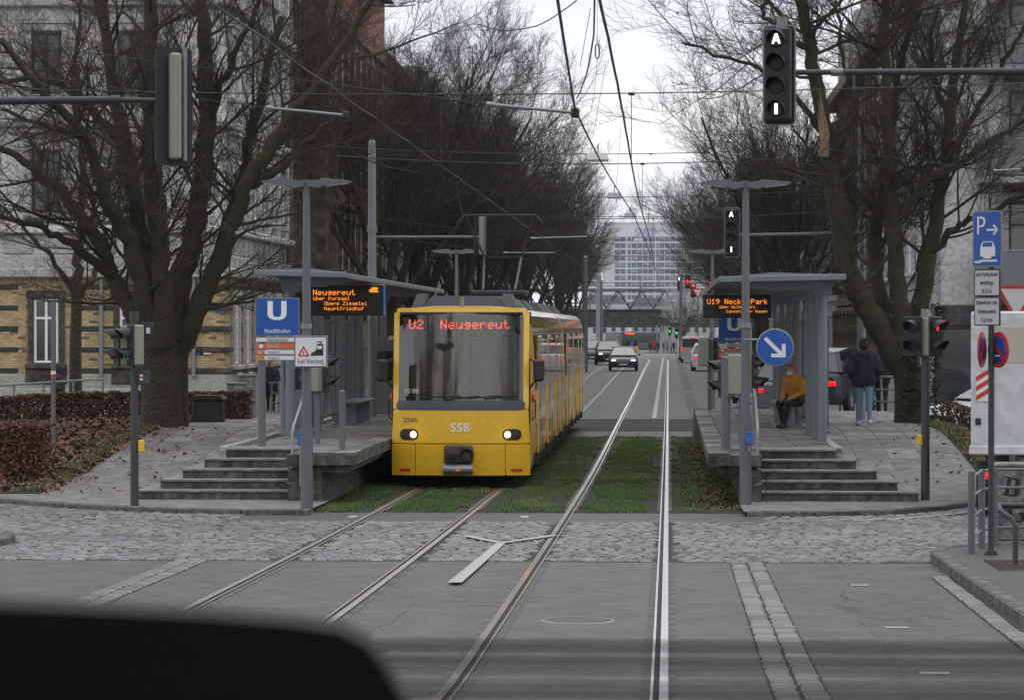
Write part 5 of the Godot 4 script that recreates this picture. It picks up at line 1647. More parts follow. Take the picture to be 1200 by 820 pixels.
		part("grab_rail", MB.new().path([Vector3(s * 1.24, 1.2, -0.5), Vector3(s * 1.32, 1.25, -0.5), Vector3(s * 1.32, 1.55, -0.5), Vector3(s * 1.24, 1.6, -0.5)], 0.015, 6), M.black, t)
	# coupler
	var cp := part("coupler", MB.new().box(Vector3(-0.03, 0.60, fz(0, 0.6) + 0.02), Vector3(0.52, 0.34, 0.10), 0.04), M.under, t)
	part("coupler_cone", MB.new().lathe([Vector2(0.115, 0.0), Vector2(0.115, 0.06), Vector2(0.085, 0.08), Vector2(0.04, 0.13), Vector2(0.0, 0.13)], Transform3D(Basis(Vector3.RIGHT, PI / 2), Vector3(-0.14, 0.60, fz(0, 0.6) + 0.06)), 18), M.rail_side, cp)
	part("coupler_funnel", MB.new().lathe([Vector2(0.13, 0.0), Vector2(0.13, 0.05), Vector2(0.11, 0.055), Vector2(0.07, 0.0), Vector2(0.0, -0.03)], Transform3D(Basis(Vector3.RIGHT, PI / 2), Vector3(0.12, 0.60, fz(0, 0.6) + 0.07)), 18), M.black, cp)
	part("coupler_drum", MB.new().cyl(Vector3(-0.29, 0.34, fz(0, 0.3) + 0.12), Vector3(0.23, 0.34, fz(0, 0.3) + 0.12), 0.085, 0.085, 16), M.galv, cp)
	part("coupler_sticker", MB.new().prism(PackedVector2Array([Vector2(-0.05, 0), Vector2(0.05, 0), Vector2(0, 0.08)]), 0, 0.004, Transform3D(Basis(), Vector3(-0.03, 0.31, fz(0, 0.3) + 0.205))), M.amber, cp)
	# numbers and letters
	part("fleet_number", text_mesh("3346", 0.085, 0.006), M.tram_grey, t, Vector3(-0.90, 1.21, fz(0.9, 1.2) + 0.004), Basis(Vector3.UP, -0.15))
	part("company_letters", text_mesh("SSB", 0.15, 0.008, "Droid Sans", true), M.white, t, Vector3(0.0, 1.08, fz(0, 1.08) + 0.005))
	part("duty_number", text_mesh("02 09", 0.075, 0.004), M.white, ws, Vector3(-0.88, 1.73, fz(0.88, 1.73) + 0.012), Basis(Vector3.UP, -0.15))
	# roof boxes
	var rb := func(z0: float, z1: float, w: float, h: float, m: Material):
		var mb := MB.new()
		var y := 3.22
		var a := [Vector3(-w / 2, y, z0), Vector3(w / 2, y, z0), Vector3(w / 2, y, z1), Vector3(-w / 2, y, z1)]
		var b := [Vector3(-w / 2 + 0.22, y + h, z0 - 0.18), Vector3(w / 2 - 0.22, y + h, z0 - 0.18), Vector3(w / 2 - 0.22, y + h, z1 + 0.18), Vector3(-w / 2 + 0.22, y + h, z1 + 0.18)]
		for i in 4: mb.quad(a[i], a[(i + 1) % 4], b[(i + 1) % 4], b[i])
		mb.quad(b[0], b[1], b[2], b[3])
		part("roof_box", mb, m, t)
	rb.call(-0.95, -2.3, 1.6, 0.22, M.roof_dark)
	for z in [-3.4, -8.0, -11.6, -19.0, -22.4, -28.6]:
		rb.call(z, z - 2.6, 1.5, 0.24, M.roof_dark)
	for s in [-1.0, 1.0]:
		part("roof_cheek", MB.new().prism(PackedVector2Array([Vector2(0, 0), Vector2(0.24, 0), Vector2(0.13, 0.26), Vector2(-0.02, 0.26)]), -1.9, -1.0, Transform3D(Basis(Vector3(s, 0, 0), Vector3.UP, Vector3(0, 0, s)).orthonormalized() if s > 0 else Basis(Vector3(-1, 0, 0), Vector3.UP, Vector3(0, 0, -1)), Vector3(s * 0.72, 3.22, 0.0 if s > 0 else -2.9))), M.roof_grey, t)
	part("aerial", MB.new().cyl(Vector3(0.0, 3.2, -0.55), Vector3(0.0, 3.42, -0.55), 0.045, 0.03, 10), M.galv, t)
	# pantograph
	var pg := part("pantograph", MB.new().box(Vector3(0, 3.62, -13.0), Vector3(1.2, 0.12, 1.4), 0.03), M.roof_dark, t)
	var pm := MB.new()
	for s in [-1.0, 1.0]:
		pm = MB.new()
		pm.bar(Vector3(s * 0.35, 3.68, -12.6), Vector3(s * 0.42, 4.45, -14.2), 0.05, 0.05)
		pm.bar(Vector3(s * 0.42, 4.45, -14.2), Vector3(s * 0.75, 5.30, -12.9), 0.035, 0.035)
		part("arm", pm, M.black, pg)
	part("cross_tube", MB.new().bar(Vector3(-0.42, 4.45, -14.2), Vector3(0.42, 4.45, -14.2), 0.04, 0.04), M.black, pg)
	part("collector_head", MB.new().path([Vector3(-0.95, 5.15, -12.9), Vector3(-0.78, 5.33, -12.9), Vector3(0.78, 5.33, -12.9), Vector3(0.95, 5.15, -12.9)], 0.03, 6), M.black, pg)
	# sides: doors and windows
	for s in [-1.0, 1.0]:
		var z := -1.55
		for car in 2:
			var zs := -1.6 if car == 0 else -17.8
			var zpos := zs
			# pattern: cab window, door, window, window, door, window, door
			for it in [["w", 0.85], ["d", 1.35], ["w", 1.5], ["w", 1.5], ["d", 1.35], ["w", 1.5], ["w", 1.5], ["d", 1.35], ["w", 1.5], ["d", 1.35]]:
				var w: float = it[1]
				var zc := zpos - w / 2
				var xs: float = s * (hw + 0.004)
				if it[0] == "w":
					var wn := part("side_window", MB.new().box(Vector3(xs, 2.18, zc), Vector3(0.03, 0.92, w - 0.06), 0.012), M.tram_window, t)
					part("window_seam", MB.new().box(Vector3(xs, 2.18, zc - w / 2 + 0.015), Vector3(0.02, 0.94, 0.03)), M.black, wn)
				else:
					var dr := part("door", MB.new().box(Vector3(xs, 1.62, zc), Vector3(0.045, 2.18, w - 0.05), 0.015), M.tram_side, t)
					for k in [-1.0, 1.0]:
						part("door_glass", MB.new().box(Vector3(xs + s * 0.02, 1.98, zc + k * w * 0.235), Vector3(0.02, 1.35, w * 0.40), 0.008), M.tram_window, dr)
					part("door_seam", MB.new().box(Vector3(xs + s * 0.024, 1.62, zc), Vector3(0.008, 2.16, 0.025)), M.black, dr)
					part("door_lamp", MB.new().box(Vector3(xs + s * 0.02, 2.80, zc), Vector3(0.03, 0.03, 0.1)), M.red, dr)
				zpos -= w + 0.03
			part("window_belt", MB.new().box(Vector3(s * (hw - 0.006), 2.70, (zs + zpos) / 2), Vector3(0.03, 0.10, zs - zpos), 0.01), M.tram_grey, t)
			for k in 6:
				part("skirt_notch", MB.new().box(Vector3(s * (hw - 0.03), 0.42, zs - 1.2 - k * 2.6), Vector3(0.06, 0.20, 0.34)), M.black, t)
				part("panel_seam", MB.new().box(Vector3(s * (hw + 0.001), 0.75, zs - 0.4 - k * 2.6), Vector3(0.008, 0.7, 0.018)), M.tram_grey, t)

# letters of a dot-matrix display: every lamp a small glowing dot
const DOTS := {
	"U": [17, 17, 17, 17, 17, 17, 14], "2": [14, 17, 1, 6, 8, 16, 31], "N": [17, 25, 25, 21, 19, 19, 17], "e": [0, 0, 14, 17, 31, 16, 14], "u": [0, 0, 17, 17, 17, 19, 13], "g": [0, 0, 15, 17, 15, 1, 14],
	"r": [0, 0, 22, 25, 16, 16, 16], "t": [8, 8, 28, 8, 8, 9, 6], "1": [4, 12, 4, 4, 4, 4, 14], "9": [14, 17, 17, 15, 1, 2, 12], "c": [0, 0, 14, 16, 16, 17, 14], "k": [16, 16, 18, 20, 24, 20, 18],
	"a": [0, 0, 14, 1, 15, 17, 15], "P": [30, 17, 17, 30, 16, 16, 16], "K": [17, 18, 20, 24, 20, 18, 17], "s": [0, 0, 15, 16, 14, 1, 30], "l": [12, 4, 4, 4, 4, 4, 14], "O": [14, 17, 17, 17, 17, 17, 14],
	"b": [16, 16, 30, 17, 17, 17, 30], "Z": [31, 1, 2, 4, 8, 16, 31], "i": [4, 0, 12, 4, 4, 4, 14], "H": [17, 17, 17, 31, 17, 17, 17], "p": [0, 0, 30, 17, 30, 16, 16], "f": [6, 9, 8, 28, 8, 8, 8], "d": [1, 1, 15, 17, 17, 17, 15],
	"h": [16, 16, 30, 17, 17, 17, 17], "o": [0, 0, 14, 17, 17, 17, 14], "W": [17, 17, 17, 21, 21, 27, 17], "m": [0, 0, 26, 21, 21, 21, 21], "n": [0, 0, 30, 17, 17, 17, 17], "C": [14, 17, 16, 16, 16, 17, 14], "ü": [10, 0, 17, 17, 17, 19, 13], " ": [0, 0, 0, 0, 0, 0, 0], ".": [0, 0, 0, 0, 0, 0, 4]}

func dot_text(parent: Node, s: String, o: Vector3, h: float, m: Material, centred := true, called := "lettering") -> void:
	# h: height of the seven rows of dots
	var p := h / 7.0
	var mb := MB.new()
	var wid := s.length() * 6 * p
	var x0 := -wid / 2 if centred else 0.0
	for i in s.length():
		var g: Array = DOTS.get(s[i], DOTS[" "])
		for r in 7:
			for c in 5:
				if int(g[r]) & (16 >> c):
					mb.box(Vector3(x0 + (i * 6 + c + 0.5) * p, h / 2 - (r + 0.5) * p, 0), Vector3(p * 0.92, p * 0.92, 0.006))
	part(called, mb, m, parent, o)
# ------------------------------------------------------------------ stop furniture
func lamp_post(label: String, base: Vector3, hgt: float, arm: float, r: float, turn := 0.0) -> Node3D:
	var t := thing("platform_lamp", label, "lamp post", base, turn)
	part("pole", MB.new().tube(PackedVector3Array([Vector3(0, -0.1, 0), Vector3(0, 1.2, 0), Vector3(0, 1.25, 0), Vector3(0, hgt, 0)]), PackedFloat32Array([r, r, r * 0.8, r * 0.55]), 14, true), M.pole, t)
	part("collar", MB.new().cyl(Vector3(0, hgt - 0.12, 0), Vector3(0, hgt + 0.03, 0), r * 0.75, r * 0.75, 12), M.pole, t)
	for s in [-1.0, 1.0]:
		var poly := PackedVector2Array([Vector2(0.03, -0.03), Vector2(0.20, -0.055), Vector2(0.26, -0.02), Vector2(arm, 0.03), Vector2(arm, 0.055), Vector2(0.26, 0.10), Vector2(0.20, 0.07), Vector2(0.03, 0.05)])
		var m := MB.new()
		m.prism(poly, -0.1, 0.1, Transform3D(Basis(Vector3(s, 0, 0), Vector3.UP, Vector3(0, 0, 1)), Vector3(0, hgt - 0.04, 0)))
		var h := part("lamp_head", m, M.pole, t)
		part("lens", MB.new().bar(Vector3(s * 0.3, hgt - 0.062, 0), Vector3(s * (arm - 0.05), hgt - 0.022, 0), 0.16, 0.012), M.lamp_glass, h)
	part("clamp", MB.new().cyl(Vector3(0, hgt * 0.55, 0), Vector3(0, hgt * 0.55 + 0.08, 0), r * 0.9, r * 0.9, 12), M.galv, t)
	return t

func sign_plate(parent: Node, called: String, w: float, h: float, r: float, face: Material, rim: Material, o: Vector3, turn := 0.0) -> MeshInstance3D:
	var rr := func(ww: float, hh: float, q: float) -> PackedVector2Array:
		var p := PackedVector2Array()
		for c in 4:
			var cx: float = (ww / 2 - q) * (1 if c in [0, 3] else -1)
			var cy: float = (hh / 2 - q) * (1 if c in [0, 1] else -1)
			for k in 5:
				var a := PI / 2 * c + PI / 2 * k / 4.0
				p.append(Vector2(cx + q * cos(a), cy + q * sin(a)))
		return p
	var b := Basis(Vector3.UP, turn)
	var n := part(called, MB.new().prism(rr.call(w, h, r), -0.012, 0.0), rim, parent, o, b)
	part("face", MB.new().prism(rr.call(w - 0.03, h - 0.03, maxf(r - 0.012, 0.004)), 0.0, 0.004), face, n)
	return n

func lettering(parent: Node, s: String, size: float, m: Material, o: Vector3, sx := 1.0, bold := false) -> void:
	part("lettering", text_mesh(s, size, 0.004, "Droid Sans", bold), m, parent, o, Basis().scaled(Vector3(sx, 1, 1)))

func u_sign(label: String, base: Vector3, w: float, pole_dx: float, hgt := 2.48) -> Node3D:
	# blue stop sign with name strip and line strips, on a post
	var t := thing("stop_sign", label, "stop sign", base)
	part("post", MB.new().tube(PackedVector3Array([Vector3(pole_dx, -0.02, -0.04), Vector3(pole_dx, hgt, -0.04)]), PackedFloat32Array([0.065, 0.065]), 12, true), M.pole, t)
	var y := hgt
	var up := sign_plate(t, "u_panel", w, w * 0.86, 0.01, M.blue, M.galv, Vector3(0, y - w * 0.43, 0.03))
	lettering(up, "U", w * 0.42, M.white, Vector3(0, w * 0.13, 0.006), 1.35, true)
	lettering(up, "Stadtbahn", w * 0.085, M.white, Vector3(0, -w * 0.32, 0.006), 1.1)
	y -= w * 0.88
	var np := sign_plate(t, "name_strip", w, w * 0.125, 0.005, M.sign_white, M.galv, Vector3(0, y - w * 0.065, 0.03))
	lettering(np, "Daimlerplatz", w * 0.065, M.black, Vector3(0, 0, 0.006), 0.95)
	y -= w * 0.145
	for k in 3:
		var ls := sign_plate(t, "line_strip", w, w * 0.125, 0.004, M.orange_red if k == 0 else M.sign_white, M.galv, Vector3(0, y - w * 0.065, 0.03))
		if k == 0:
			part("pictogram", MB.new().box(Vector3(-w * 0.37, 0, 0.006), Vector3(w * 0.09, w * 0.08, 0.004)), M.sign_white, ls)
			lettering(ls, "Richtung", w * 0.045, M.sign_white, Vector3(-w * 0.1, 0, 0.006))
		else:
			part("line_field", MB.new().box(Vector3(-w * 0.39, 0, 0.006), Vector3(w * 0.2, w * 0.105, 0.004)), M.orange_red if k == 1 else M.amber, ls)
			lettering(ls, "U2" if k == 1 else "U19", w * 0.07, M.sign_white if k == 1 else M.black, Vector3(-w * 0.39, 0, 0.01))
			lettering(ls, "Neugereut", w * 0.04, M.black, Vector3(-w * 0.08, 0, 0.006))
		y -= w * 0.132
	return t

func led_board(label: String, centre: Vector3, w: float, h: float, roof_y: float, lines: Array, icon: bool) -> void:
	var t := thing("departure_board", label, "display board", centre)
	part("casing", MB.new().box(Vector3.ZERO, Vector3(w, h, 0.26), 0.015), M.display_black, t)
	part("side_panel", MB.new().box(Vector3(w / 2 + 0.012, 0, 0), Vector3(0.024, h, 0.27), 0.006), M.blue_box, t)
	for x in [-w * 0.35, w * 0.35]:
		part("hanger", MB.new().cyl(Vector3(x, h / 2, 0), Vector3(x, roof_y - centre.y + 0.03, 0), 0.025, 0.025, 8), M.galv, t)
	part("cap", MB.new().box(Vector3(0, h / 2 + 0.008, 0), Vector3(w + 0.03, 0.016, 0.28), 0.004), M.galv, t)
	var scr := part("screen", MB.new().box(Vector3(0, 0, 0.131), Vector3(w - 0.06, h - 0.06, 0.004)), M.display_black, t)
	for l in lines:
		dot_text(scr, l[0], Vector3(-w / 2 + l[1], h / 2 - l[2], 0.136), l[3], M.led_amber, false)
	if icon:
		var ic := MB.new()
		ic.box(Vector3(0, 0, 0), Vector3(0.15, 0.02, 0.006)).box(Vector3(0, 0.045, 0), Vector3(0.13, 0.05, 0.006)).box(Vector3(0.01, 0.075, 0), Vector3(0.1, 0.02, 0.006)).box(Vector3(-0.075, 0.02, 0), Vector3(0.05, 0.03, 0.006))
		part("tram_icon", ic, M.led_amber, scr, Vector3(w / 2 - 0.16, h / 2 - 0.12, 0.136))
	var li := OmniLight3D.new()
	li.name = "board_glow"; li.light_energy = 0.02; li.omni_range = 8.0; li.omni_attenuation = 2.0; li.light_color = Color(1, 0.6, 0.15); li.shadow_enabled = true; li.light_size = 0.3
	li.position = Vector3(0, 0, 0.3)
	t.add_child(li)

func shelter(label: String, s: float, xp: float, xr: float, posts: Array, z0: float, z1: float, roof_y: float) -> void:
	# xp: row of posts, xr: the roof's edge towards the track
	var t := thing("waiting_shelter", label, "shelter", Vector3(xp, PLTOP, z0))
	var y := roof_y - PLTOP
	var xo := s * 0.35
	var xi := xr - xp
	part("roof", MB.new().prism(PackedVector2Array([Vector2(xi, y), Vector2(xi, y + 0.05), Vector2(xi * 0.5, y + 0.14), Vector2(xo, y + 0.10), Vector2(xo, y + 0.02), Vector2(xi * 0.5, y + 0.04)]), z1 - z0, 0.0), M.steel_blue, t)
	part("front_fascia", MB.new().bar(Vector3(xi, y + 0.02, 0.02), Vector3(xo, y + 0.06, 0.02), 0.06, 0.1, 0.01), M.steel_blue, t)
	part("gutter", MB.new().bar(Vector3(xi, y + 0.0, 0), Vector3(xi, y + 0.0, z1 - z0), 0.08, 0.09, 0.01), M.steel_blue, t)
	for d in posts:
		var pz: float = -d - z0
		var p := part("post", MB.new().tube(PackedVector3Array([Vector3(0, 0, pz), Vector3(0, y - 0.25, pz)]), PackedFloat32Array([0.085, 0.085]), 14, true), M.steel_blue, t)
		# bracket and the slim wing that carries the roof
		part("bracket", MB.new().prism(PackedVector2Array([Vector2(-0.09, y - 0.3), Vector2(0.09, y - 0.3), Vector2(0.22, y + 0.02), Vector2(-0.22, y + 0.02)]), pz - 0.05, pz + 0.05), M.steel_blue, p)
		part("roof_rib", MB.new().prism(PackedVector2Array([Vector2(-s * 0.0, y - 0.12), Vector2(xi * 0.45, y - 0.16), Vector2(xi * 0.97, y - 0.03), Vector2(xi * 0.97, y + 0.0), Vector2(xi * 0.45, y + 0.0), Vector2(0, y + 0.0)]), pz - 0.06, pz + 0.06), M.galv, p)
		part("base_plate", MB.new().box(Vector3(0, 0.012, pz), Vector3(0.26, 0.024, 0.26), 0.006), M.galv, p)
	# glazed back wall with posters and a bench
	for i in posts.size() - 1:
		var a: float = -posts[i] - z0
		var b: float = -posts[i + 1] - z0
		var n := maxi(1, int(round((a - b) / 1.9)))
		for k in n:
			var za := lerpf(a, b, float(k) / n) - 0.1
			var zb := lerpf(a, b, float(k + 1) / n) + 0.1
			if za - zb < 0.4: continue
			var g := part("glass_panel", MB.new().box(Vector3(s * 0.12, 1.15, (za + zb) / 2), Vector3(0.012, 1.9, za - zb)), M.glass, t)
			part("panel_frame", MB.new().box(Vector3(s * 0.12, 2.12, (za + zb) / 2), Vector3(0.05, 0.05, za - zb), 0.01).box(Vector3(s * 0.12, 0.2, (za + zb) / 2), Vector3(0.05, 0.05, za - zb), 0.01), M.steel_blue, g)
			part("mullion", MB.new().box(Vector3(s * 0.12, 1.2, zb - 0.05), Vector3(0.06, 2.3, 0.06), 0.01), M.steel_blue, t)
	var bz: float = -posts[int(posts.size() / 2)] - z0 - 0.75
	part("bench_seat", MB.new().box(Vector3(-s * 0.28, 0.46, bz), Vector3(0.4, 0.05, 3.4), 0.015), M.steel_blue, t)
	for k in [-1.4, 0.0, 1.4]:
		part("bench_leg", MB.new().box(Vector3(-s * 0.28, 0.22, bz + k), Vector3(0.28, 0.44, 0.05), 0.01), M.steel_blue, t)

func build_stop_furniture() -> void:
	# big lamp posts in front of the platforms, smaller ones at the back
	lamp_post("grey double-arm lamp post carrying the tram warning sign in front of the left steps", on(359, 46.6), 4.95, 0.68, 0.095)
	lamp_post("grey double-arm lamp post carrying the round blue arrow sign by the right steps", on(874, 47.8), 5.0, 0.70, 0.095)
	var q := xz(535, 88.0); q.y = 0.05
	lamp_post("smaller double-arm lamp post at the far end of the left platform", q, 5.1, 0.72, 0.08)
	q = xz(835, 88.0); q.y = 0.05
	lamp_post("smaller double-arm lamp post at the far end of the right platform", q, 5.1, 0.72, 0.08)
	q = xz(563, 128.0); q.y = 0.1
	# the square sign "hat Vorrang"
	q = at(364, 412, 46.45)
	var t := thing("warning_sign", "white square sign with red triangle, tram symbol and hat Vorrang", "sign", q)
	var pl := sign_plate(t, "plate", 0.5, 0.47, 0.03, M.sign_white, M.black, Vector3.ZERO)
	pl.scale = Vector3.ONE
	part("edge", MB.new().prism(PackedVector2Array([Vector2(-0.255, -0.24), Vector2(0.255, -0.24), Vector2(0.255, 0.24), Vector2(-0.255, 0.24)]), -0.016, -0.012), M.sign_white, t)
	lettering(pl, "hat Vorrang", 0.068, M.black, Vector3(0.0, -0.145, 0.006), 0.8)
	var tr := MB.new()
	for k in 3:
		var a: Vector2 = Vector2(-0.11, -0.06) + [Vector2(-0.075, 0), Vector2(0.075, 0), Vector2(0, 0.135)][k]
		var b: Vector2 = Vector2(-0.11, -0.06) + [Vector2(0.075, 0), Vector2(0, 0.135), Vector2(-0.075, 0)][k]
		tr.bar(Vector3(a.x, a.y, 0.006), Vector3(b.x, b.y, 0.006), 0.004, 0.022)
	part("triangle", tr, M.red, pl)
	part("triangle_bar", MB.new().box(Vector3(-0.11, -0.015, 0.006), Vector3(0.012, 0.06, 0.004)), M.black, pl)
	var ti := MB.new()
	ti.prism(PackedVector2Array([Vector2(0.0, -0.06), Vector2(0.19, -0.06), Vector2(0.19, 0.10), Vector2(0.17, 0.12), Vector2(0.10, 0.12), Vector2(0.08, 0.02), Vector2(0.0, -0.03)]), 0.004, 0.008)
	ti.box(Vector3(0.13, 0.15, 0.006), Vector3(0.09, 0.012, 0.004)).box(Vector3(0.15, 0.135, 0.006), Vector3(0.012, 0.03, 0.004))
	part("tram_symbol", ti, M.black, pl)
	part("tram_window", MB.new().box(Vector3(0.135, 0.065, 0.009), Vector3(0.07, 0.05, 0.003)), M.sign_white, pl)
	part("strap", MB.new().box(Vector3(-0.06, 0.12, -0.06), Vector3(0.2, 0.03, 0.1)).box(Vector3(-0.06, -0.12, -0.06), Vector3(0.2, 0.03, 0.1)), M.galv, t)
	# round blue arrow sign
	q = at(908.5, 407, 47.6)
	t = thing("arrow_sign", "round blue sign with a white arrow pointing down to the right", "sign", q)
	var dsk := part("disc", MB.new().lathe([Vector2(0.0, 0.012), Vector2(0.285, 0.012), Vector2(0.295, 0.004), Vector2(0.295, -0.006), Vector2(0, -0.006)], Transform3D(Basis(Vector3.RIGHT, PI / 2), Vector3.ZERO), 40), M.galv, t)
	part("face", MB.new().lathe([Vector2(0.0, 0.015), Vector2(0.272, 0.015), Vector2(0.274, 0.010)], Transform3D(Basis(Vector3.RIGHT, PI / 2), Vector3.ZERO), 40), M.blue, dsk)
	var ar := MB.new()
	ar.bar(Vector3(-0.155, 0.145, 0.017), Vector3(0.10, -0.105, 0.017), 0.004, 0.06)
	ar.box(Vector3(0.135, -0.045, 0.0175), Vector3(0.058, 0.20, 0.005)).box(Vector3(0.05, -0.125, 0.018), Vector3(0.22, 0.058, 0.005))
	part("arrow", ar, M.sign_white, dsk)
	part("bracket", MB.new().cyl(Vector3(-0.47, 0.12, -0.02), Vector3(0, 0.12, -0.02), 0.016, 0.016, 8), M.galv, t)
	# stop signs
	q = xz(325, 51.3); q.y = PLTOP
	u_sign("blue U sign with orange line strips standing on the left platform", q, 0.74, -0.27)
	q = xz(861, 70.0); q.y = PLTOP
	u_sign("blue U sign with orange line strips on the right platform, partly behind the lamp post", q, 0.74, 0.25, 2.28)
	# shelters
	shelter("long steel and glass waiting shelter on the left platform behind the departure board", -1.0, -6.0, -4.75, [54.8, 58.9, 63.0, 67.0, 72.7], -52.6, -75.0, 3.84)
	shelter("long steel and glass waiting shelter on the right platform where a person sits", 1.0, 3.4, 1.62, [52.6, 54.8, 57.2, 62.0, 66.5, 70.6, 75.0], -51.6, -75.8, 3.74)
	# departure boards
	led_board("departure board showing Neugereut in orange letters on the left platform", at(406.5, 352, 57.5), 1.37, 0.56, 3.84, [["Neugereut", 0.06, 0.13, 0.105], ["über Kursaal", 0.06, 0.24, 0.068], ["Obere Ziegelei", 0.27, 0.335, 0.068], ["Hauptfriedhof", 0.27, 0.43, 0.068]], true)
	led_board("departure board showing U19 NeckarPark in orange letters under the right shelter roof", at(863.5, 359, 60.0), 1.32, 0.45, 3.74, [["U19 NeckarPark", 0.08, 0.13, 0.10], ["über Wilhelmspl.", 0.32, 0.235, 0.055], ["Cannstatter Wasen", 0.46, 0.32, 0.055]], false)
	# steel stanchions at the platform ends
	for a in [[401.0, 49.6, 0.95, "short grey steel post at the front corner of the left platform"], [849.0, 49.6, 1.5, "short grey steel post carrying signals at the front of the right platform"]]:
		q = xz(a[0], a[1]); q.y = PLTOP
		t = thing("platform_post", a[3], "post", q)
		part("post", MB.new().tube(PackedVector3Array([Vector3(0, 0, 0), Vector3(0, a[2], 0)]), PackedFloat32Array([0.05, 0.05]), 12, true), M.pole, t)
		part("foot", MB.new().cyl(Vector3(0, 0, 0), Vector3(0, 0.015, 0), 0.11, 0.11, 14), M.galv, t)
		part("cap", MB.new().lathe([Vector2(0.05, a[2]), Vector2(0.035, a[2] + 0.02), Vector2(0, a[2] + 0.026)], Transform3D(), 12), M.pole, t)
	# blue boxes on the handrails
	for a in [[352.0, 515.0, 47.9, "small blue box on a thin post by the left steps"], [878.5, 514.0, 47.6, "small blue box on the lamp post by the right steps"]]:
		t = thing("blue_box", a[3], "box", at(a[0], a[1], a[2]))
		part("case", MB.new().box(Vector3.ZERO, Vector3(0.1, 0.17, 0.1), 0.012), M.blue_box, t)
		part("lid", MB.new().box(Vector3(0, 0.09, 0), Vector3(0.11, 0.02, 0.11), 0.004), M.blue_box, t)
		part("stem", MB.new().cyl(Vector3(0.0, -0.08, -0.02), Vector3(0.0, (-0.72 if a[0] < 500 else -0.2), -0.02), 0.02, 0.02, 8), M.galv, t)
	# info column and ticket machine on the left platform
	for a in [[347.0, 56.5, 0.55, 1.9, "blue-grey information column on the left platform"], [452.0, 71.0, 0.5, 1.7, "grey ticket machine at the far end of the left platform"]]:
		q = xz(a[0], a[1]); q.y = PLTOP
		t = thing("info_column", a[4], "column", q)
		part("case", MB.new().box(Vector3(0, a[3] / 2, 0), Vector3(a[2], a[3], 0.3), 0.02), M.steel_blue, t)
		part("panel", MB.new().box(Vector3(0, a[3] * 0.65, 0.152), Vector3(a[2] * 0.75, a[3] * 0.4, 0.006)), M.house_glass, t)
		part("plinth", MB.new().box(Vector3(0, 0.06, 0), Vector3(a[2] + 0.06, 0.12, 0.36), 0.01), M.galv, t)
	# railings behind the platforms
	for a in [[[985, 84.0], [1050, 80.0], "low tubular railing behind the right shelter beside the path"], [[318, 100.0], [352, 98.0], "low tubular railing behind the left shelter"], [[-20, 72.0], [120, 73.0], "grey tubular railing behind the left hedge"]]:
		var pa := on(a[0][0], a[0][1])
		var pb := on(a[1][0], a[1][1])
		t = thing("tube_railing", a[2], "railing", pa)
		var n := 4
		for k in n + 1:
			var pp := pa.lerp(pb, float(k) / n)
			pp.y = G(pp.x, pp.z)
			part("post", MB.new().cyl(pp - pa + Vector3(0, -0.05, 0), pp - pa + Vector3(0, 0.95, 0), 0.028, 0.028, 8), M.galv, t)
		for hgt in [0.3, 0.62, 0.95]:
			part("rail", MB.new().cyl(Vector3(0, hgt, 0), pb - pa + Vector3(0, hgt, 0), 0.024, 0.024, 8), M.galv, t)

# ------------------------------------------------------------------ signals
func ped_signal(parent: Node, o: Vector3, turn: float, lit: Material, lit_row: int, n := 2, w := 0.30, hh := 0.31) -> MeshInstance3D:
	# housing whose lenses look along local +z
	var b := Basis(Vector3.UP, turn)
	var h := n * hh
	var cs := part("signal_head", MB.new().box(Vector3(0, 0, -0.1), Vector3(w, h, 0.17), 0.02), M.signal_case, parent, o, b)
	part("front", MB.new().box(Vector3(0, 0, -0.005), Vector3(w + 0.02, h + 0.02, 0.03), 0.01), M.signal_black, cs)
	for i in n:
		var y := h / 2 - hh * (i + 0.5)
		part("lens", MB.new().lathe([Vector2(0.095, 0.012), Vector2(0.07, 0.022), Vector2(0, 0.028)], Transform3D(Basis(Vector3.RIGHT, PI / 2), Vector3(0, y, 0)), 16), M.black, cs)
		if lit and i == lit_row:
			part("lit_symbol", MB.new().box(Vector3(0, y - 0.01, 0.03), Vector3(0.045, 0.10, 0.01)).box(Vector3(0, y + 0.055, 0.03), Vector3(0.03, 0.03, 0.01)), lit, cs)
		var hood := MB.new()
		var k := 9
		for j in k:
			var a0 := -0.35 + (PI + 0.7) * j / k
			var a1 := -0.35 + (PI + 0.7) * (j + 1) / k
			var d0 := 0.10 + 0.14 * maxf(sin(a0), 0.0)
			var d1 := 0.10 + 0.14 * maxf(sin(a1), 0.0)
			var p0 := Vector3(cos(a0), sin(a0), 0) * 0.115; var p1 := Vector3(cos(a1), sin(a1), 0) * 0.115
			var e := Vector3(0, y, 0.008)
			hood.quad(e + p0, e + p1, e + p1 + Vector3(0, -0.02, d1), e + p0 + Vector3(0, -0.02, d0))
			hood.quad(e + p0 * 0.94, e + p0 * 0.94 + Vector3(0, -0.02, d0), e + p1 * 0.94 + Vector3(0, -0.02, d1), e + p1 * 0.94)
		part("hood", hood, M.signal_black, cs)
	return cs

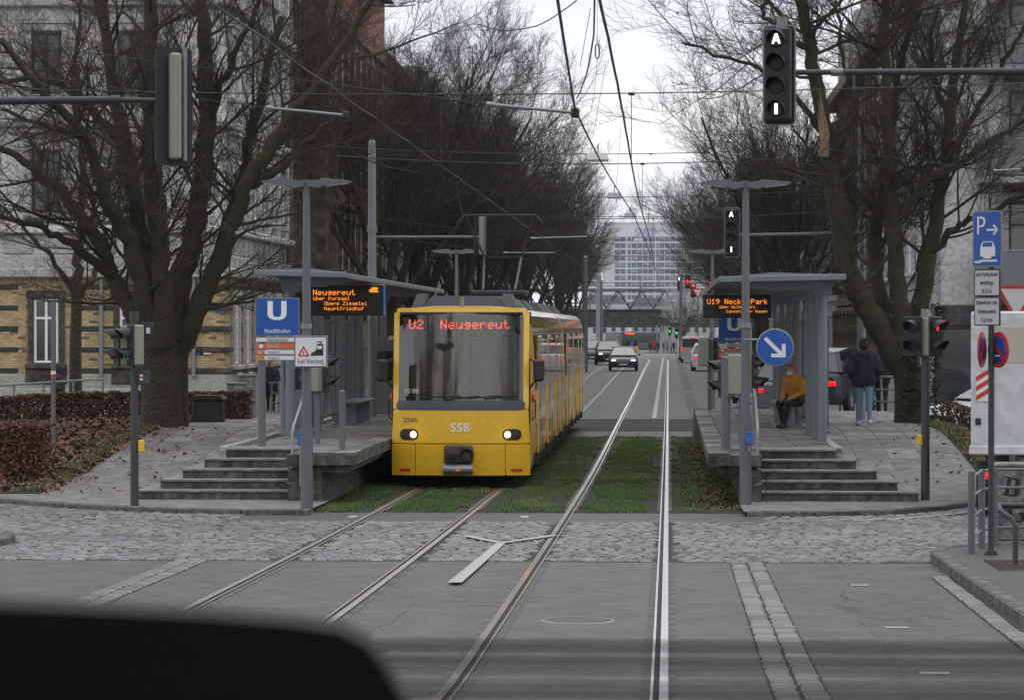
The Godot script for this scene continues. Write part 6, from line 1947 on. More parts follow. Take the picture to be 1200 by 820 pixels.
func tram_signal(parent: Node, o: Vector3, turn: float, w: float, h: float, lit: bool) -> void:
	var b := Basis(Vector3.UP, turn)
	var bd := sign_plate(parent, "backing_board", w, h, 0.05, M.signal_black, M.galv if lit else M.signal_black, o, turn)
	var cs := part("signal_head", MB.new().box(Vector3(0, 0, 0.08), Vector3(w * 0.80, h * 0.92, 0.16), 0.02), M.signal_black, parent, o, b)
	part("rear_case", MB.new().box(Vector3(0, 0, -0.08), Vector3(w * 0.3, h * 0.9, 0.13), 0.02), M.signal_case, parent, o, b)
	part("rear_rib", MB.new().cyl(Vector3(-w * 0.27, -h * 0.46, -0.06), Vector3(-w * 0.27, h * 0.5, -0.06), 0.025, 0.025, 8), M.galv, parent, o, b)
	var hh := h * 0.92 / 4.0
	for i in 4:
		var y := h * 0.46 - hh * (i + 0.5)
		var hood := MB.new()
		for j in 9:
			var a0 := -0.2 + (PI + 0.4) * j / 9.0
			var a1 := -0.2 + (PI + 0.4) * (j + 1) / 9.0
			var d0 := 0.07 + 0.13 * maxf(sin(a0), 0.0)
			var d1 := 0.07 + 0.13 * maxf(sin(a1), 0.0)
			var p0 := Vector3(cos(a0), sin(a0), 0) * hh * 0.42; var p1 := Vector3(cos(a1), sin(a1), 0) * hh * 0.42
			var e := Vector3(0, y, 0.16)
			hood.quad(e + p0, e + p1, e + p1 + Vector3(0, -0.02, d1), e + p0 + Vector3(0, -0.02, d0))
		part("hood", hood, M.signal_black, cs)
		part("lens", MB.new().lathe([Vector2(hh * 0.38, 0.0), Vector2(hh * 0.28, 0.012), Vector2(0, 0.016)], Transform3D(Basis(Vector3.RIGHT, PI / 2), Vector3(0, y, 0.16)), 16), M.black, cs)
		if lit and i == 0: part("lit_letter", text_mesh("A", hh * 0.42, 0.006, "Droid Sans", true), M.white_signal, cs, Vector3(0, y, 0.185))
		if lit and i == 3: part("lit_bar", MB.new().box(Vector3(0, y, 0.185), Vector3(hh * 0.13, hh * 0.46, 0.006)), M.white_signal, cs)

func build_signals() -> void:
	# left pedestrian signal post
	var b := on(157, 47.4)
	var t := thing("pedestrian_signal", "grey pedestrian signal post with two heads and a yellow push box on the left pavement", "traffic light", b)
	part("post", MB.new().tube(PackedVector3Array([Vector3(0, -0.05, 0), Vector3(0, 2.95, 0)]), PackedFloat32Array([0.065, 0.06]), 12, true), M.pole_dark, t)
	part("cap", MB.new().cyl(Vector3(0, 2.86, 0), Vector3(0, 3.0, 0), 0.075, 0.075, 12), M.pole_dark, t)
	ped_signal(t, Vector3(-0.05, 2.48, 0.14), -1.05, M.green_signal, 1)
	ped_signal(t, Vector3(-0.26, 2.47, -0.05), -1.35, null, 0)
	var sg := part("small_board", MB.new().box(Vector3(0.17, 2.72, -0.1), Vector3(0.22, 0.2, 0.02), 0.005), M.slate, t)
	part("sticker", MB.new().box(Vector3(0.2, 2.70, -0.086), Vector3(0.06, 0.09, 0.006)), M.sign_white, sg)
	var sb := part("small_box", MB.new().box(Vector3(0.14, 1.98, 0.03), Vector3(0.2, 0.2, 0.08), 0.01), M.slate, t)
	part("sticker", MB.new().box(Vector3(0.12, 1.98, 0.073), Vector3(0.05, 0.09, 0.005)), M.sign_white, sb)
	part("sticker", MB.new().box(Vector3(0.12, 1.98, 0.077), Vector3(0.05, 0.025, 0.005)), M.red, sb)
	part("push_box", MB.new().box(Vector3(0.11, 0.92, 0.02), Vector3(0.09, 0.19, 0.09), 0.015), M.yellow_box, t)
	# thin post further left
	b = on(62, 57.0)
	t = thing("thin_post", "thin grey post with a red and white sticker beside the leaf bed", "post", b)
	part("post", MB.new().tube(PackedVector3Array([Vector3(0, -0.05, 0), Vector3(0, 2.85, 0)]), PackedFloat32Array([0.045, 0.042]), 10, true), M.pole, t)
	part("sticker", MB.new().cyl(Vector3(0, 1.5, 0), Vector3(0, 1.56, 0), 0.048, 0.048, 10), M.sign_white, t)
	part("sticker", MB.new().cyl(Vector3(0, 1.44, 0), Vector3(0, 1.5, 0), 0.048, 0.048, 10), M.red, t)
	# right pedestrian signal post
	b = on(1085, 49.2)
	t = thing("pedestrian_signal", "dark pedestrian signal post showing a red man beside the right path", "traffic light", b)
	part("post", MB.new().tube(PackedVector3Array([Vector3(0, -0.05, 0), Vector3(0, 2.98, 0)]), PackedFloat32Array([0.07, 0.065]), 12, true), M.pole_dark, t)
	part("cap", MB.new().cyl(Vector3(0, 2.94, 0), Vector3(0, 3.06, 0), 0.075, 0.075, 12), M.galv, t)
	ped_signal(t, Vector3(0.16, 2.62, 0.10), 0.75, M.red_signal, 0)
	ped_signal(t, Vector3(-0.20, 2.62, 0.06), -0.55, null, 0)
	part("bracket", MB.new().box(Vector3(0, 2.85, 0.02), Vector3(0.34, 0.04, 0.06)).box(Vector3(0, 2.4, 0.02), Vector3(0.34, 0.04, 0.06)), M.galv, t)
	part("push_box", MB.new().box(Vector3(-0.09, 0.96, 0.02), Vector3(0.08, 0.18, 0.09), 0.015), M.yellow_box, t)
	# platform signals
	q_signal("grey-green signal pair seen from behind on the left platform post", xz(372, 52.5), PLTOP, 1.55, [[-0.10, 1.22, -2.0, null], [0.14, 1.22, 1.35, null]], 0.04)
	q_signal("signal cluster facing the crossing on the right platform front post", xz(853, 50.2), PLTOP, 1.55, [[-0.10, 1.18, -1.2, M.amber_signal], [0.17, 1.22, 2.9, null]], 0.05)
	q_signal("grey-green signal box seen from behind beside the lamp post on the right platform", xz(869, 52.5), PLTOP, 1.6, [[0.0, 1.2, 2.6, null], [0.24, 1.2, 1.2, null]], 0.05)
	q_signal("grey-green signal pair farther back on the right platform edge", xz(832, 74.0), PLTOP, 1.7, [[-0.12, 1.4, 2.9, null], [0.18, 1.4, 0.9, null]], 0.05)
	# signals on arms over the street
	var p := at(913.5, 88, 33.0)
	t = thing("tram_signal_mast", "four-lens tram signal with lit letter A on a long dark arm above the street", "traffic light", Vector3(at(1262, 384, 33.0).x, H(-33) + 0.1, p.z))
	var l := p - t.position
	part("post", MB.new().tube(PackedVector3Array([Vector3(0, -0.05, 0), Vector3(0, l.y + 0.4, 0)]), PackedFloat32Array([0.1, 0.08]), 12, true), M.pole_dark, t)
	part("arm", MB.new().tube(PackedVector3Array([Vector3(0, l.y + 0.03, 0), Vector3(l.x * 0.5, l.y + 0.03, 0), Vector3(l.x + 0.15, l.y + 0.03, 0)]), PackedFloat32Array([0.045, 0.036, 0.03]), 10, true), M.pole_dark, t)
	part("clamp", MB.new().cyl(Vector3(l.x + 0.55, l.y + 0.03, 0), Vector3(l.x + 0.68, l.y + 0.03, 0), 0.045, 0.045, 10), M.galv, t)
	part("top_lug", MB.new().cyl(Vector3(l.x + 0.03, l.y + 0.5, 0), Vector3(l.x + 0.03, l.y + 0.62, 0), 0.07, 0.05, 10), M.galv, t)
	tram_signal(t, l, -0.22, 0.36, 1.08, true)
	p = at(203, 125, 30.0)
	t = thing("tram_signal_mast", "dark tram signal seen from behind on a long arm before the big left tree", "traffic light", Vector3(at(-60, 384, 30.0).x, H(-30) + 0.1, p.z))
	l = p - t.position
	part("post", MB.new().tube(PackedVector3Array([Vector3(0, -0.05, 0), Vector3(0, l.y + 0.4, 0)]), PackedFloat32Array([0.1, 0.08]), 12, true), M.pole_dark, t)
	part("arm", MB.new().tube(PackedVector3Array([Vector3(0, l.y + 0.06, 0), Vector3(l.x * 0.75, l.y + 0.07, 0), Vector3(l.x * 0.76, l.y + 0.07, 0), Vector3(l.x - 0.05, l.y + 0.06, 0)]), PackedFloat32Array([0.042, 0.036, 0.028, 0.026]), 10, true), M.pole_dark, t)
	part("clamp", MB.new().cyl(Vector3(l.x * 0.72, l.y + 0.07, 0), Vector3(l.x * 0.76, l.y + 0.07, 0), 0.045, 0.045, 10), M.pole_dark, t)
	tram_signal(t, l, PI + 0.35, 0.36, 1.15, false)
	# mid-distance tram signal on the right mast's arm, and its twin on the left seen from behind
	p = at(858, 272, 66.0)
	t = thing("tram_signal", "tram signal with lit A hanging on an arm beyond the right shelter", "traffic light", p)
	tram_signal(t, Vector3.ZERO, -0.1, 0.34, 1.08, true)
	part("arm", MB.new().cyl(Vector3(0.1, -0.06, -0.05), Vector3(at(1010, 384, 66.0).x - p.x, -0.02, -0.05), 0.03, 0.04, 8), M.pole, t)
	p = at(563, 276, 69.0)
	t = thing("tram_signal", "tram signal seen from behind on an arm beside the left mast", "traffic light", p)
	tram_signal(t, Vector3.ZERO, PI + 0.25, 0.30, 0.95, false)
	part("arm", MB.new().cyl(Vector3(at(438, 384, 69.0).x - p.x, -0.03, 0.05), Vector3(-0.02, -0.03, 0.05), 0.03, 0.03, 8), M.pole, t)
	# street signals far off
	for a in [[797.0, 332.0, 250.0, "white_signal", 0, "far traffic light with a white signal on the mast before the bridge"], [806.0, 330.0, 250.0, "red_signal", 1, "far traffic light showing red beside the white signal on the mast before the bridge"], [813.0, 340.0, 250.0, "amber_signal", 0, "small far signal head below the red light before the bridge"], [833.0, 338.0, 235.0, "red_signal", 0, "far traffic light showing red at the right edge of the street"], [793.0, 390.0, 330.0, "green_signal", 1, "far green traffic light near the bridge pier"], [785.0, 388.0, 400.0, "green_signal", 1, "small far green light by the people under the bridge"]]:
		p = at(a[0], a[1], a[2])
		t = thing("street_signal", a[5], "traffic light", p)
		part("case", MB.new().box(Vector3(0, 0, 0), Vector3(0.42, 1.15, 0.25), 0.04), M.signal_black, t)
		for k in 3:
			var lit: bool = k == (a[4] if a[4] < 2 else 2)
			part("lens", MB.new().lathe([Vector2(0.15, 0.0), Vector2(0.0, 0.05)], Transform3D(Basis(Vector3.RIGHT, PI / 2), Vector3(0, 0.36 - 0.36 * k, 0.127)), 14), M[a[3]] if lit else M.black, t)
		if a[2] != 250.0: part("mast", MB.new().cyl(Vector3(0, -0.5, -0.2), Vector3(0, H(p.z) - p.y, -0.2), 0.08, 0.08, 8), M.galv, t)
		else: part("strap", MB.new().bar(Vector3(0, 0.2, -0.1), Vector3(at(798, 384, 250.3).x - p.x, 0.2, -0.3), 0.06, 0.06), M.galv, t)
	t = thing("signal_mast", "slim pale mast carrying the far red and white signals", "mast", Vector3(at(798, 384, 250.3).x, H(-250), -249.5))
	part("post", MB.new().cyl(Vector3(0, -0.1, 0), Vector3(0, 7.0, 0), 0.16, 0.12, 12), M.galv, t)
	part("base", MB.new().cyl(Vector3(0, 0, 0), Vector3(0, 0.3, 0), 0.26, 0.22, 12), M.galv, t)
	# small far yield sign
	p = at(818, 344, 240.0)
	t = thing("yield_sign", "small far triangular yield sign right of the far signals", "sign", p)
	part("plate", MB.new().prism(PackedVector2Array([Vector2(-0.5, 0.42), Vector2(0.5, 0.42), Vector2(0, -0.45)]), -0.03, 0.0), M.red, t)
	part("face", MB.new().prism(PackedVector2Array([Vector2(-0.32, 0.32), Vector2(0.32, 0.32), Vector2(0, -0.25)]), 0.0, 0.01), M.sign_white, t)
	part("post", MB.new().cyl(Vector3(0.0, -0.4, -0.06), Vector3(0.0, H(-240) - p.y, -0.06), 0.05, 0.05, 8), M.galv, t)

func q_signal(label: String, b: Vector3, y: float, hgt: float, heads: Array, r: float) -> void:
	b.y = y
	var t := thing("platform_signal", label, "traffic light", b)
	part("post", MB.new().tube(PackedVector3Array([Vector3(0, 0, 0), Vector3(0, hgt, 0)]), PackedFloat32Array([r, r]), 12, true), M.pole, t)
	for h in heads:
		ped_signal(t, Vector3(h[0], h[1], 0.0), h[2], h[3], 0, 2, 0.26, 0.33)
	part("bracket", MB.new().box(Vector3(0.05, hgt - 0.05, 0), Vector3(0.3, 0.04, 0.05)), M.galv, t)
# ------------------------------------------------------------------ overhead line
func build_catenary() -> void:
	var mast := func(label: String, px: float, depth: float, gy: float, top: float, r: float) -> Node3D:
		var b := xz(px, depth)
		b.y = gy
		var t := thing("line_mast", label, "mast", b)
		part("tube", MB.new().tube(PackedVector3Array([Vector3(0, -0.1, 0), Vector3(0, 3.0, 0), Vector3(0, top - gy, 0)]), PackedFloat32Array([r, r * 0.95, r * 0.8]), 14, true), M.galv, t)
		part("cap", MB.new().lathe([Vector2(r * 0.8, top - gy), Vector2(r * 0.5, top - gy + 0.06), Vector2(0, top - gy + 0.08)], Transform3D(), 12), M.galv, t)
		part("band", MB.new().cyl(Vector3(0, top - gy - 2.0, 0), Vector3(0, top - gy - 1.85, 0), r * 1.1, r * 1.1, 14), M.galv, t)
		return t
	mast.call("tall pale steel mast rising from the left platform behind the departure board", 436, 69.0, PLTOP, 7.1, 0.105)
	var rm: Node3D = mast.call("tall pale steel mast behind the forked tree on the right", 1010, 68.0, 0.9, 8.3, 0.10)
	var bx := part("camera_box", MB.new().box(Vector3(-0.05, 7.5, 0.15), Vector3(0.3, 0.45, 0.2), 0.02), M.galv, rm)
	part("camera_window", MB.new().box(Vector3(-0.05, 7.52, 0.255), Vector3(0.2, 0.3, 0.01)), M.black, bx)
	mast.call("pale steel mast in the far street beside the oncoming cars", 686, 185.0, H(-185), 7.2, 0.16)
	mast.call("pale steel mast far down the left kerb near the bridge", 705, 300.0, H(-300), 7.5, 0.16)
	mast.call("grey concrete mast close to the railway bridge", 702, 380.0, H(-380), 9.5, 0.4)
	for a in [[776.0, 420.0], [780.0, 410.0], [784.0, 400.0], [770.0, 430.0]]:
		mast.call("thin white post standing among the people under the railway bridge", a[0], a[1], H(-a[1]), 3.2, 0.13).set_meta("group", "white posts under the bridge")
	# contact wires
	var line := func(label: String, pts: Array, r: float):
		var t := thing("contact_wire", label, "wire")
		var mb := MB.new()
		for i in pts.size() - 1: mb.wire(pts[i], pts[i + 1], r, 0.02, 6)
		part("wire", mb, M.black, t)
		return t
	var rise := func(z): return 5.5 + H(z) * 0.5
	var own := []
	var zs := []
	for k in 60: zs.append(-12.0 - k * 5.0)
	var i := 0
	for z in zs:
		own.append(Vector3(0.22 + 0.03 * sin(i * 0.5) - (pow((-z - 240) / 30.0, 2) * 0.5 if z < -240 else 0.0), 5.5, z))
		i += 1
	line.call("black contact wire over the empty track", own, 0.013)
	var second := [at(652, -10, 23.0), at(674, 128, 35.4), at(708, 196, 50.0), at(742, 250, 69.0), at(757, 283, 92.0), at(763, 300, 120.0)]
	line.call("black contact wire converging from the side above the empty track", second, 0.013)
	var lw := []
	for z in zs: lw.append(Vector3(LX + 0.15, 5.5, z))
	line.call("black contact wire over the tram's track", lw, 0.011)
	line.call("black feeder loop drooping between the contact wires", [at(697, -8, 24.0), at(696, 40, 27.0), at(688, 85, 30.0), at(676, 115, 33.5)], 0.008)
	# weight and thin hangers
	var hg := thing("line_weight", "small oblong insulator hanging from a thin wire above the street", "insulator", at(700, 60, 27.0))
	part("loop", MB.new().path([Vector3(-0.014, -0.05, 0), Vector3(-0.018, 0.0, 0), Vector3(-0.014, 0.05, 0), Vector3(0.0, 0.065, 0), Vector3(0.014, 0.05, 0), Vector3(0.018, 0, 0), Vector3(0.014, -0.05, 0), Vector3(0, -0.065, 0), Vector3(-0.014, -0.05, 0)], 0.007, 6), M.black, hg)
	part("thread", MB.new().cyl(Vector3(0, 0.06, 0), Vector3(0.0, 0.5, 0), 0.002, 0.002, 4).cyl(Vector3(0, -0.06, 0), Vector3(-0.03, -0.45, 0), 0.002, 0.002, 4), M.galv, hg)
	# cross spans between the houses
	for a in [[48.0, 6.6, -16.0, 12.0, 0.4], [68.5, 6.6, -6.7, 4.9, 0.2], [100.0, 8.6, -13.3, 10.2, 0.5], [120.0, 7.2, -13.3, 10.2, 0.5], [140.0, 8.9, -13.3, 10.2, 0.5], [165.0, 8.9, -13.4, 10.2, 0.5], [190.0, 7.4, -13.4, 10.4, 0.5], [225.0, 9.4, -13.4, 10.4, 0.5]]:
		var t := thing("span_wire", "thin span wire slung across the street above the tracks", "wire", Vector3.ZERO, 0.0, "span wires across the street")
		part("wire", MB.new().wire(Vector3(a[2], a[1] + a[4], -a[0]), Vector3(a[3], a[1] + a[4], -a[0]), 0.006 + a[0] * 0.00006, a[4], 12), M.black, t)
		for x in [0.2, LX + 0.15]:
			part("insulator", MB.new().cyl(Vector3(x - 0.05, a[1] - 0.0, -a[0]), Vector3(x + 0.05, a[1] - 0.0, -a[0]), 0.025, 0.025, 8), M.black, t)
			if a[1] < 8.0: part("dropper", MB.new().cyl(Vector3(x, a[1], -a[0]), Vector3(x, 5.52, -a[0]), 0.006, 0.006, 4), M.black, t)
	# thin droppers seen against the sky
	for a in [[692.0, 10.0, 680.0, 78.0, 27.0], [710.0, 75.0, 695.0, 160.0, 40.0], [728.0, 150.0, 722.0, 220.0, 58.0], [747.0, 185.0, 752.0, 245.0, 75.0], [757.0, 210.0, 757.0, 255.0, 80.0]]:
		var t := thing("hanger_wire", "hair-thin hanger wire above the tracks", "wire", Vector3.ZERO, 0.0, "hanger wires over the tracks")
		part("wire", MB.new().cyl(at(a[0], a[1], a[4]), at(a[2], a[3], a[4] + 1.0), 0.003, 0.003, 4), M.black, t)
	# steady arms
	for a in [[570.0, 122.0, 674.0, 132.0, 35.4, "grey steady arm holding the side contact wire"], [312.0, 126.0, 405.0, 135.0, 45.0, "grey steady arm in front of the big left tree's branches"], [622.0, 279.0, 690.0, 277.0, 90.0, "thin steady arm beyond the tram's pantograph"], [590.0, 296.0, 652.0, 296.0, 105.0, "lower thin steady arm beyond the tram's pantograph"], [1165.0, 200.0, 1200.0, 198.0, 60.0, "thin steady arm among the right branches"]]:
		var pa := at(a[0], a[1], a[4]); var pb := at(a[2], a[3], a[4])
		var t := thing("steady_arm", a[5], "arm", pa)
		part("tube", MB.new().cyl(Vector3.ZERO, pb - pa, 0.02, 0.02, 8), M.galv, t)
		part("end_clamp", MB.new().box(pb - pa, Vector3(0.1, 0.12, 0.06), 0.02), M.black, t)
		part("end_clamp", MB.new().cyl(Vector3(0, 0, 0), (pb - pa) * 0.08, 0.032, 0.032, 8), M.galv, t)
		part("stay", MB.new().cyl(Vector3.ZERO, Vector3(-6.0, 0.8, 0.0), 0.005, 0.005, 4), M.black, t)
	# loop wire up left
	line.call("slack black wire sagging from the trees to the top of the sky", [at(560, 28, 60.0), at(590, 36, 60.0), at(630, 30, 60.0), at(660, 12, 60.0), at(680, -4, 60.0)], 0.012)
	# street lamps hung on the spans
	for a in [[701.0, 184.0, 100.0], [720.0, 229.0, 140.0], [739.0, 252.0, 165.0], [748.0, 281.0, 225.0]]:
		var p := at(a[0], a[1], a[2])
		var t := thing("hanging_lamp", "white box-shaped street lamp hung on a wire over the street", "street lamp", p, 0.0, "lamps hung over the street")
		part("housing", MB.new().prism(PackedVector2Array([Vector2(-0.36, -0.09), Vector2(0.36, -0.09), Vector2(0.28, 0.12), Vector2(-0.28, 0.12)]), -0.25, 0.25), M.white, t)
		part("lens", MB.new().box(Vector3(0, -0.11, 0), Vector3(0.66, 0.05, 0.44), 0.015), M.lamp_glass, t)
		part("hook", MB.new().cyl(Vector3(0, 0.12, 0), Vector3(0, 0.42, 0), 0.02, 0.02, 6), M.black, t)

# ------------------------------------------------------------------ street things
func build_street() -> void:
	var t: Node3D
	# grit bin and utility cabinets on the left
	t = thing("grit_bin", "dark brown grit bin with sloping lid standing in the left hedge", "bin", on(244, 66.5))
	part("case", MB.new().box(Vector3(0, 0.24, 0), Vector3(0.66, 0.5, 0.5), 0.03), M.bin_brown, t)
	part("lid", MB.new().prism(PackedVector2Array([Vector2(-0.36, 0.49), Vector2(0.36, 0.49), Vector2(0.30, 0.58), Vector2(-0.30, 0.58)]), -0.3, 0.3), M.bin_brown, t)
	for a in [[277.0, 74.0, 0.42, 0.85, "lower grey utility cabinet with graffiti beside the left path"], [289.0, 75.5, 0.42, 1.1, "taller grey utility cabinet beside the left path"]]:
		t = thing("utility_cabinet", a[4], "cabinet", on(a[0], a[1]))
		part("case", MB.new().box(Vector3(0, a[3] / 2, 0), Vector3(a[2], a[3], 0.35), 0.015), M.cabinet, t)
		part("roof", MB.new().box(Vector3(0, a[3] + 0.02, 0), Vector3(a[2] + 0.05, 0.05, 0.4), 0.015), M.cabinet, t)
		part("door", MB.new().box(Vector3(0, a[3] * 0.52, 0.178), Vector3(a[2] - 0.06, a[3] - 0.14, 0.01), 0.003), M.cabinet, t)
		part("base", MB.new().box(Vector3(0, 0.04, 0), Vector3(a[2] + 0.04, 0.1, 0.38)), M.concrete, t)
	# graffiti wall piece under the brick
	t = thing("graffiti_board", "low cream wall with black graffiti tags in front of the brick house", "wall", on(105, 93.6))
	t.position.y = 0.1
	part("wall", MB.new().box(Vector3(0, 0.45, 0), Vector3(6.0, 1.1, 0.15), 0.02), M.plinth, t)
	scrawl(t, Vector3(0.0, 0.55, 0.08), 1.3, 0.5, 7)
	# small signs on the brick house
	for a in [[205.0, 364.0, 0.55, 0.22, "slate", "dark street name plate on the brick corner house"], [229.0, 411.0, 0.26, 0.26, "blue", "small blue plate on the brick corner house"], [236.5, 411.0, 0.36, 0.26, "red", "small red-edged white plate on the brick corner house"], [251.0, 362.0, 0.2, 0.25, "blue_box", "small blue house number plate on the brick corner house"]]:
		t = thing("wall_plate", a[5], "plate", at(a[0], a[1], 94.7))
		t.position.z = -94.86
		sign_plate(t, "plate", a[2], a[3], 0.02, M.sign_white if a[4] == "red" else M[a[4]], M[a[4]], Vector3.ZERO)
	# cable drum and shrubs by the woman: small evergreen bush
	# right corner: railing posts, sign pole, cabinet, bicycle rail
	t = thing("corner_railing", "grey steel corner railing with curved bars on the near right pavement", "railing", at(1150, 640, 35.8))
	t.position.y = H(-36) + 0.11
	var a0 := at(1139, 640, 35.3) - t.position
	var a1 := at(1151, 640, 36.3) - t.position
	var a2 := at(1166, 640, 36.9) - t.position
	var a3 := at(1215, 640, 37.3) - t.position
	for q in [[a0, 0.95], [a1, 0.93], [a2, 0.92], [a3, 0.92]]:
		part("post", MB.new().tube(PackedVector3Array([Vector3(q[0].x, -0.05, q[0].z), Vector3(q[0].x, q[1], q[0].z)]), PackedFloat32Array([0.042, 0.042]), 12, true), M.pole, t)
	for hgt in [0.18, 0.42, 0.66, 0.88]:
		part("bar", MB.new().path([Vector3(a0.x, hgt, a0.z), Vector3(a1.x, hgt + 0.03, a1.z), Vector3(a2.x, hgt + 0.02, a2.z), Vector3(a3.x, hgt, a3.z)], 0.018, 8), M.pole, t)
	# parking sign pole
	var b := at(1162, 655, 35.0)
	b.y = H(-35) + 0.11
	t = thing("parking_sign", "tall grey pole with blue parking sign, two white text plates and no-stopping discs", "sign", b)
	part("pole", MB.new().tube(PackedVector3Array([Vector3(0, -0.05, 0), Vector3(0, 3.95, 0)]), PackedFloat32Array([0.036, 0.034]), 12, true), M.pole_dark, t)
	part("foot", MB.new().cyl(Vector3(0, 0, 0), Vector3(0, 0.05, 0), 0.09, 0.06, 12), M.pole_dark, t)
	var tn := -0.72
	var ax := Basis(Vector3.UP, tn)
	var off := ax * Vector3(0, 0, 0.05)
	var ps := sign_plate(t, "blue_plate", 0.40, 0.64, 0.03, M.blue, M.galv, Vector3(-0.02, 3.60, 0) + off, tn)
	lettering(ps, "P", 0.20, M.sign_white, Vector3(-0.08, 0.15, 0.006), 0.95)
	part("arrow", MB.new().bar(Vector3(0.0, 0.10, 0.006), Vector3(0.14, 0.10, 0.006), 0.004, 0.022).bar(Vector3(0.09, 0.155, 0.006), Vector3(0.145, 0.10, 0.006), 0.004, 0.022).bar(Vector3(0.09, 0.045, 0.006), Vector3(0.145, 0.10, 0.006), 0.004, 0.022), M.sign_white, ps)
	part("car_symbol", MB.new().prism(PackedVector2Array([Vector2(-0.09, -0.10), Vector2(-0.06, -0.03), Vector2(0.08, -0.03), Vector2(0.115, -0.10), Vector2(0.115, -0.20), Vector2(0.06, -0.20), Vector2(0.06, -0.225), Vector2(-0.05, -0.225), Vector2(-0.05, -0.20), Vector2(-0.09, -0.20)]), 0.004, 0.007).box(Vector3(0.02, -0.25, 0.006), Vector3(0.24, 0.022, 0.003)).box(Vector3(-0.12, -0.262, 0.006), Vector3(0.09, 0.022, 0.003)), M.sign_white, ps)
	part("car_window", MB.new().box(Vector3(0.01, -0.065, 0.008), Vector3(0.13, 0.05, 0.003)), M.blue, ps)
	var t1 := sign_plate(t, "text_plate", 0.36, 0.31, 0.02, M.sign_grey, M.black, Vector3(-0.02, 3.10, 0) + off, tn)
	var k := 0
	for s in ["mit Parkschein", "werktags", "8-22 h"]:
		lettering(t1, s, 0.046, M.black, Vector3(0, 0.095 - 0.095 * k, 0.006), 0.72); k += 1
	var t2 := sign_plate(t, "text_plate", 0.36, 0.33, 0.02, M.sign_grey, M.black, Vector3(-0.02, 2.775, 0) + off, tn)
	k = 0
	for s in ["Bewohner mit", "Parkausweis", "Ca2 frei"]:
		lettering(t2, s, 0.046, M.black, Vector3(0, 0.1 - 0.1 * k, 0.006), 0.72); k += 1
	for e in [[-0.11, 1.22, 1], [0.08, -1.07, 0]]:
		var rot: float = e[1]
		var eb := Basis(Vector3.UP, rot)
		var dsc := part("no_stopping_disc", MB.new().lathe([Vector2(0, 0.01), Vector2(0.2, 0.01), Vector2(0.21, 0.0), Vector2(0, 0.0)], Transform3D(Basis(Vector3.RIGHT, PI / 2), Vector3.ZERO), 28), M.red, t, Vector3(e[0], 2.34, 0.02), eb)
		part("blue_field", MB.new().lathe([Vector2(0, 0.014), Vector2(0.15, 0.014), Vector2(0.152, 0.01)], Transform3D(Basis(Vector3.RIGHT, PI / 2), Vector3.ZERO), 28), M.blue, dsc)
		part("red_bar", MB.new().bar(Vector3(-0.11, 0.11, 0.016), Vector3(0.11, -0.11, 0.016), 0.004, 0.04), M.red, dsc)
		if e[2]: part("red_bar", MB.new().bar(Vector3(0.11, 0.11, 0.017), Vector3(-0.11, -0.11, 0.017), 0.004, 0.04), M.red, dsc)
		else: part("arrow", MB.new().bar(Vector3(-0.05, -0.07, 0.018), Vector3(0.05, -0.07, 0.018), 0.004, 0.02), M.sign_white, dsc)
	# graffiti cabinet behind the rail
	b = at(1192, 600, 38.0)
	b.y = H(-38) + 0.11
	t = thing("grey_cabinet", "pale grey cabinet with black graffiti behind the corner railing", "cabinet", b)
	part("case", MB.new().box(Vector3(0.1, 0.45, 0), Vector3(0.75, 0.92, 0.35), 0.02), M.cabinet, t)
	part("roof", MB.new().box(Vector3(0.1, 0.93, 0), Vector3(0.8, 0.05, 0.4), 0.015), M.cabinet, t)
	part("graffiti", text_mesh("B", 0.24, 0.004, "Droid Serif", true), M.black, t, Vector3(-0.08, 0.66, 0.178), Basis(Vector3.BACK, -0.2))
	part("graffiti", text_mesh("G", 0.24, 0.004, "Droid Serif", true), M.black, t, Vector3(-0.02, 0.34, 0.178), Basis(Vector3.BACK, 0.15))
	# bicycle hoop
	b = at(1188, 660, 33.4)
	b.y = H(-33.4) + 0.11
	t = thing("bicycle_hoop", "dark tubular bicycle hoop on the near right pavement", "bicycle rack", b)
	part("tube", MB.new().path([Vector3(0.0, 0.0, 0.2), Vector3(0.0, 0.42, 0.2), Vector3(-0.03, 0.5, 0.15), Vector3(-0.15, 0.58, 0.1), Vector3(-0.12, 0.62, -0.3), Vector3(0.3, 0.62, -0.35), Vector3(0.5, 0.58, -0.1), Vector3(0.5, 0.4, 0.1), Vector3(0.5, 0.0, 0.1)], 0.03, 10), M.pole_dark, t)
	part("foot", MB.new().cyl(Vector3(0, 0, 0.2), Vector3(0, 0.02, 0.2), 0.07, 0.07, 12), M.pole_dark, t)
	# back-to-front triangle sign at the right edge
	b = at(1192, 356, 70.0)
	t = thing("yield_sign", "white triangular sign with red edge half hidden at the right border", "sign", b)
	part("plate", MB.new().prism(PackedVector2Array([Vector2(-0.5, 0.42), Vector2(0.5, 0.42), Vector2(0, -0.45)]), -0.02, 0.0), M.red, t)
	part("face", MB.new().prism(PackedVector2Array([Vector2(-0.36, 0.34), Vector2(0.36, 0.34), Vector2(0, -0.29)]), 0.0, 0.006), M.sign_white, t)
	part("post", MB.new().cyl(Vector3(0, 0.3, -0.05), Vector3(0, G(b.x, b.z) - b.y, -0.05), 0.035, 0.035, 8), M.pole, t)

func scrawl(parent: Node, o: Vector3, w: float, h: float, sd: int) -> void:
	var rg := RandomNumberGenerator.new()
	rg.seed = sd
	var mb := MB.new()
	for s in 4:
		var pts := []
		var cx := -w / 2 + w * (s + 0.5) / 4.0
		for i in 7: pts.append(o + Vector3(cx + rg.randf_range(-0.16, 0.16) * w, rg.randf_range(-0.5, 0.5) * h, 0.002))
		mb.path(pts, 0.012 + 0.008 * w, 5)
	part("graffiti", mb, M.black, parent)
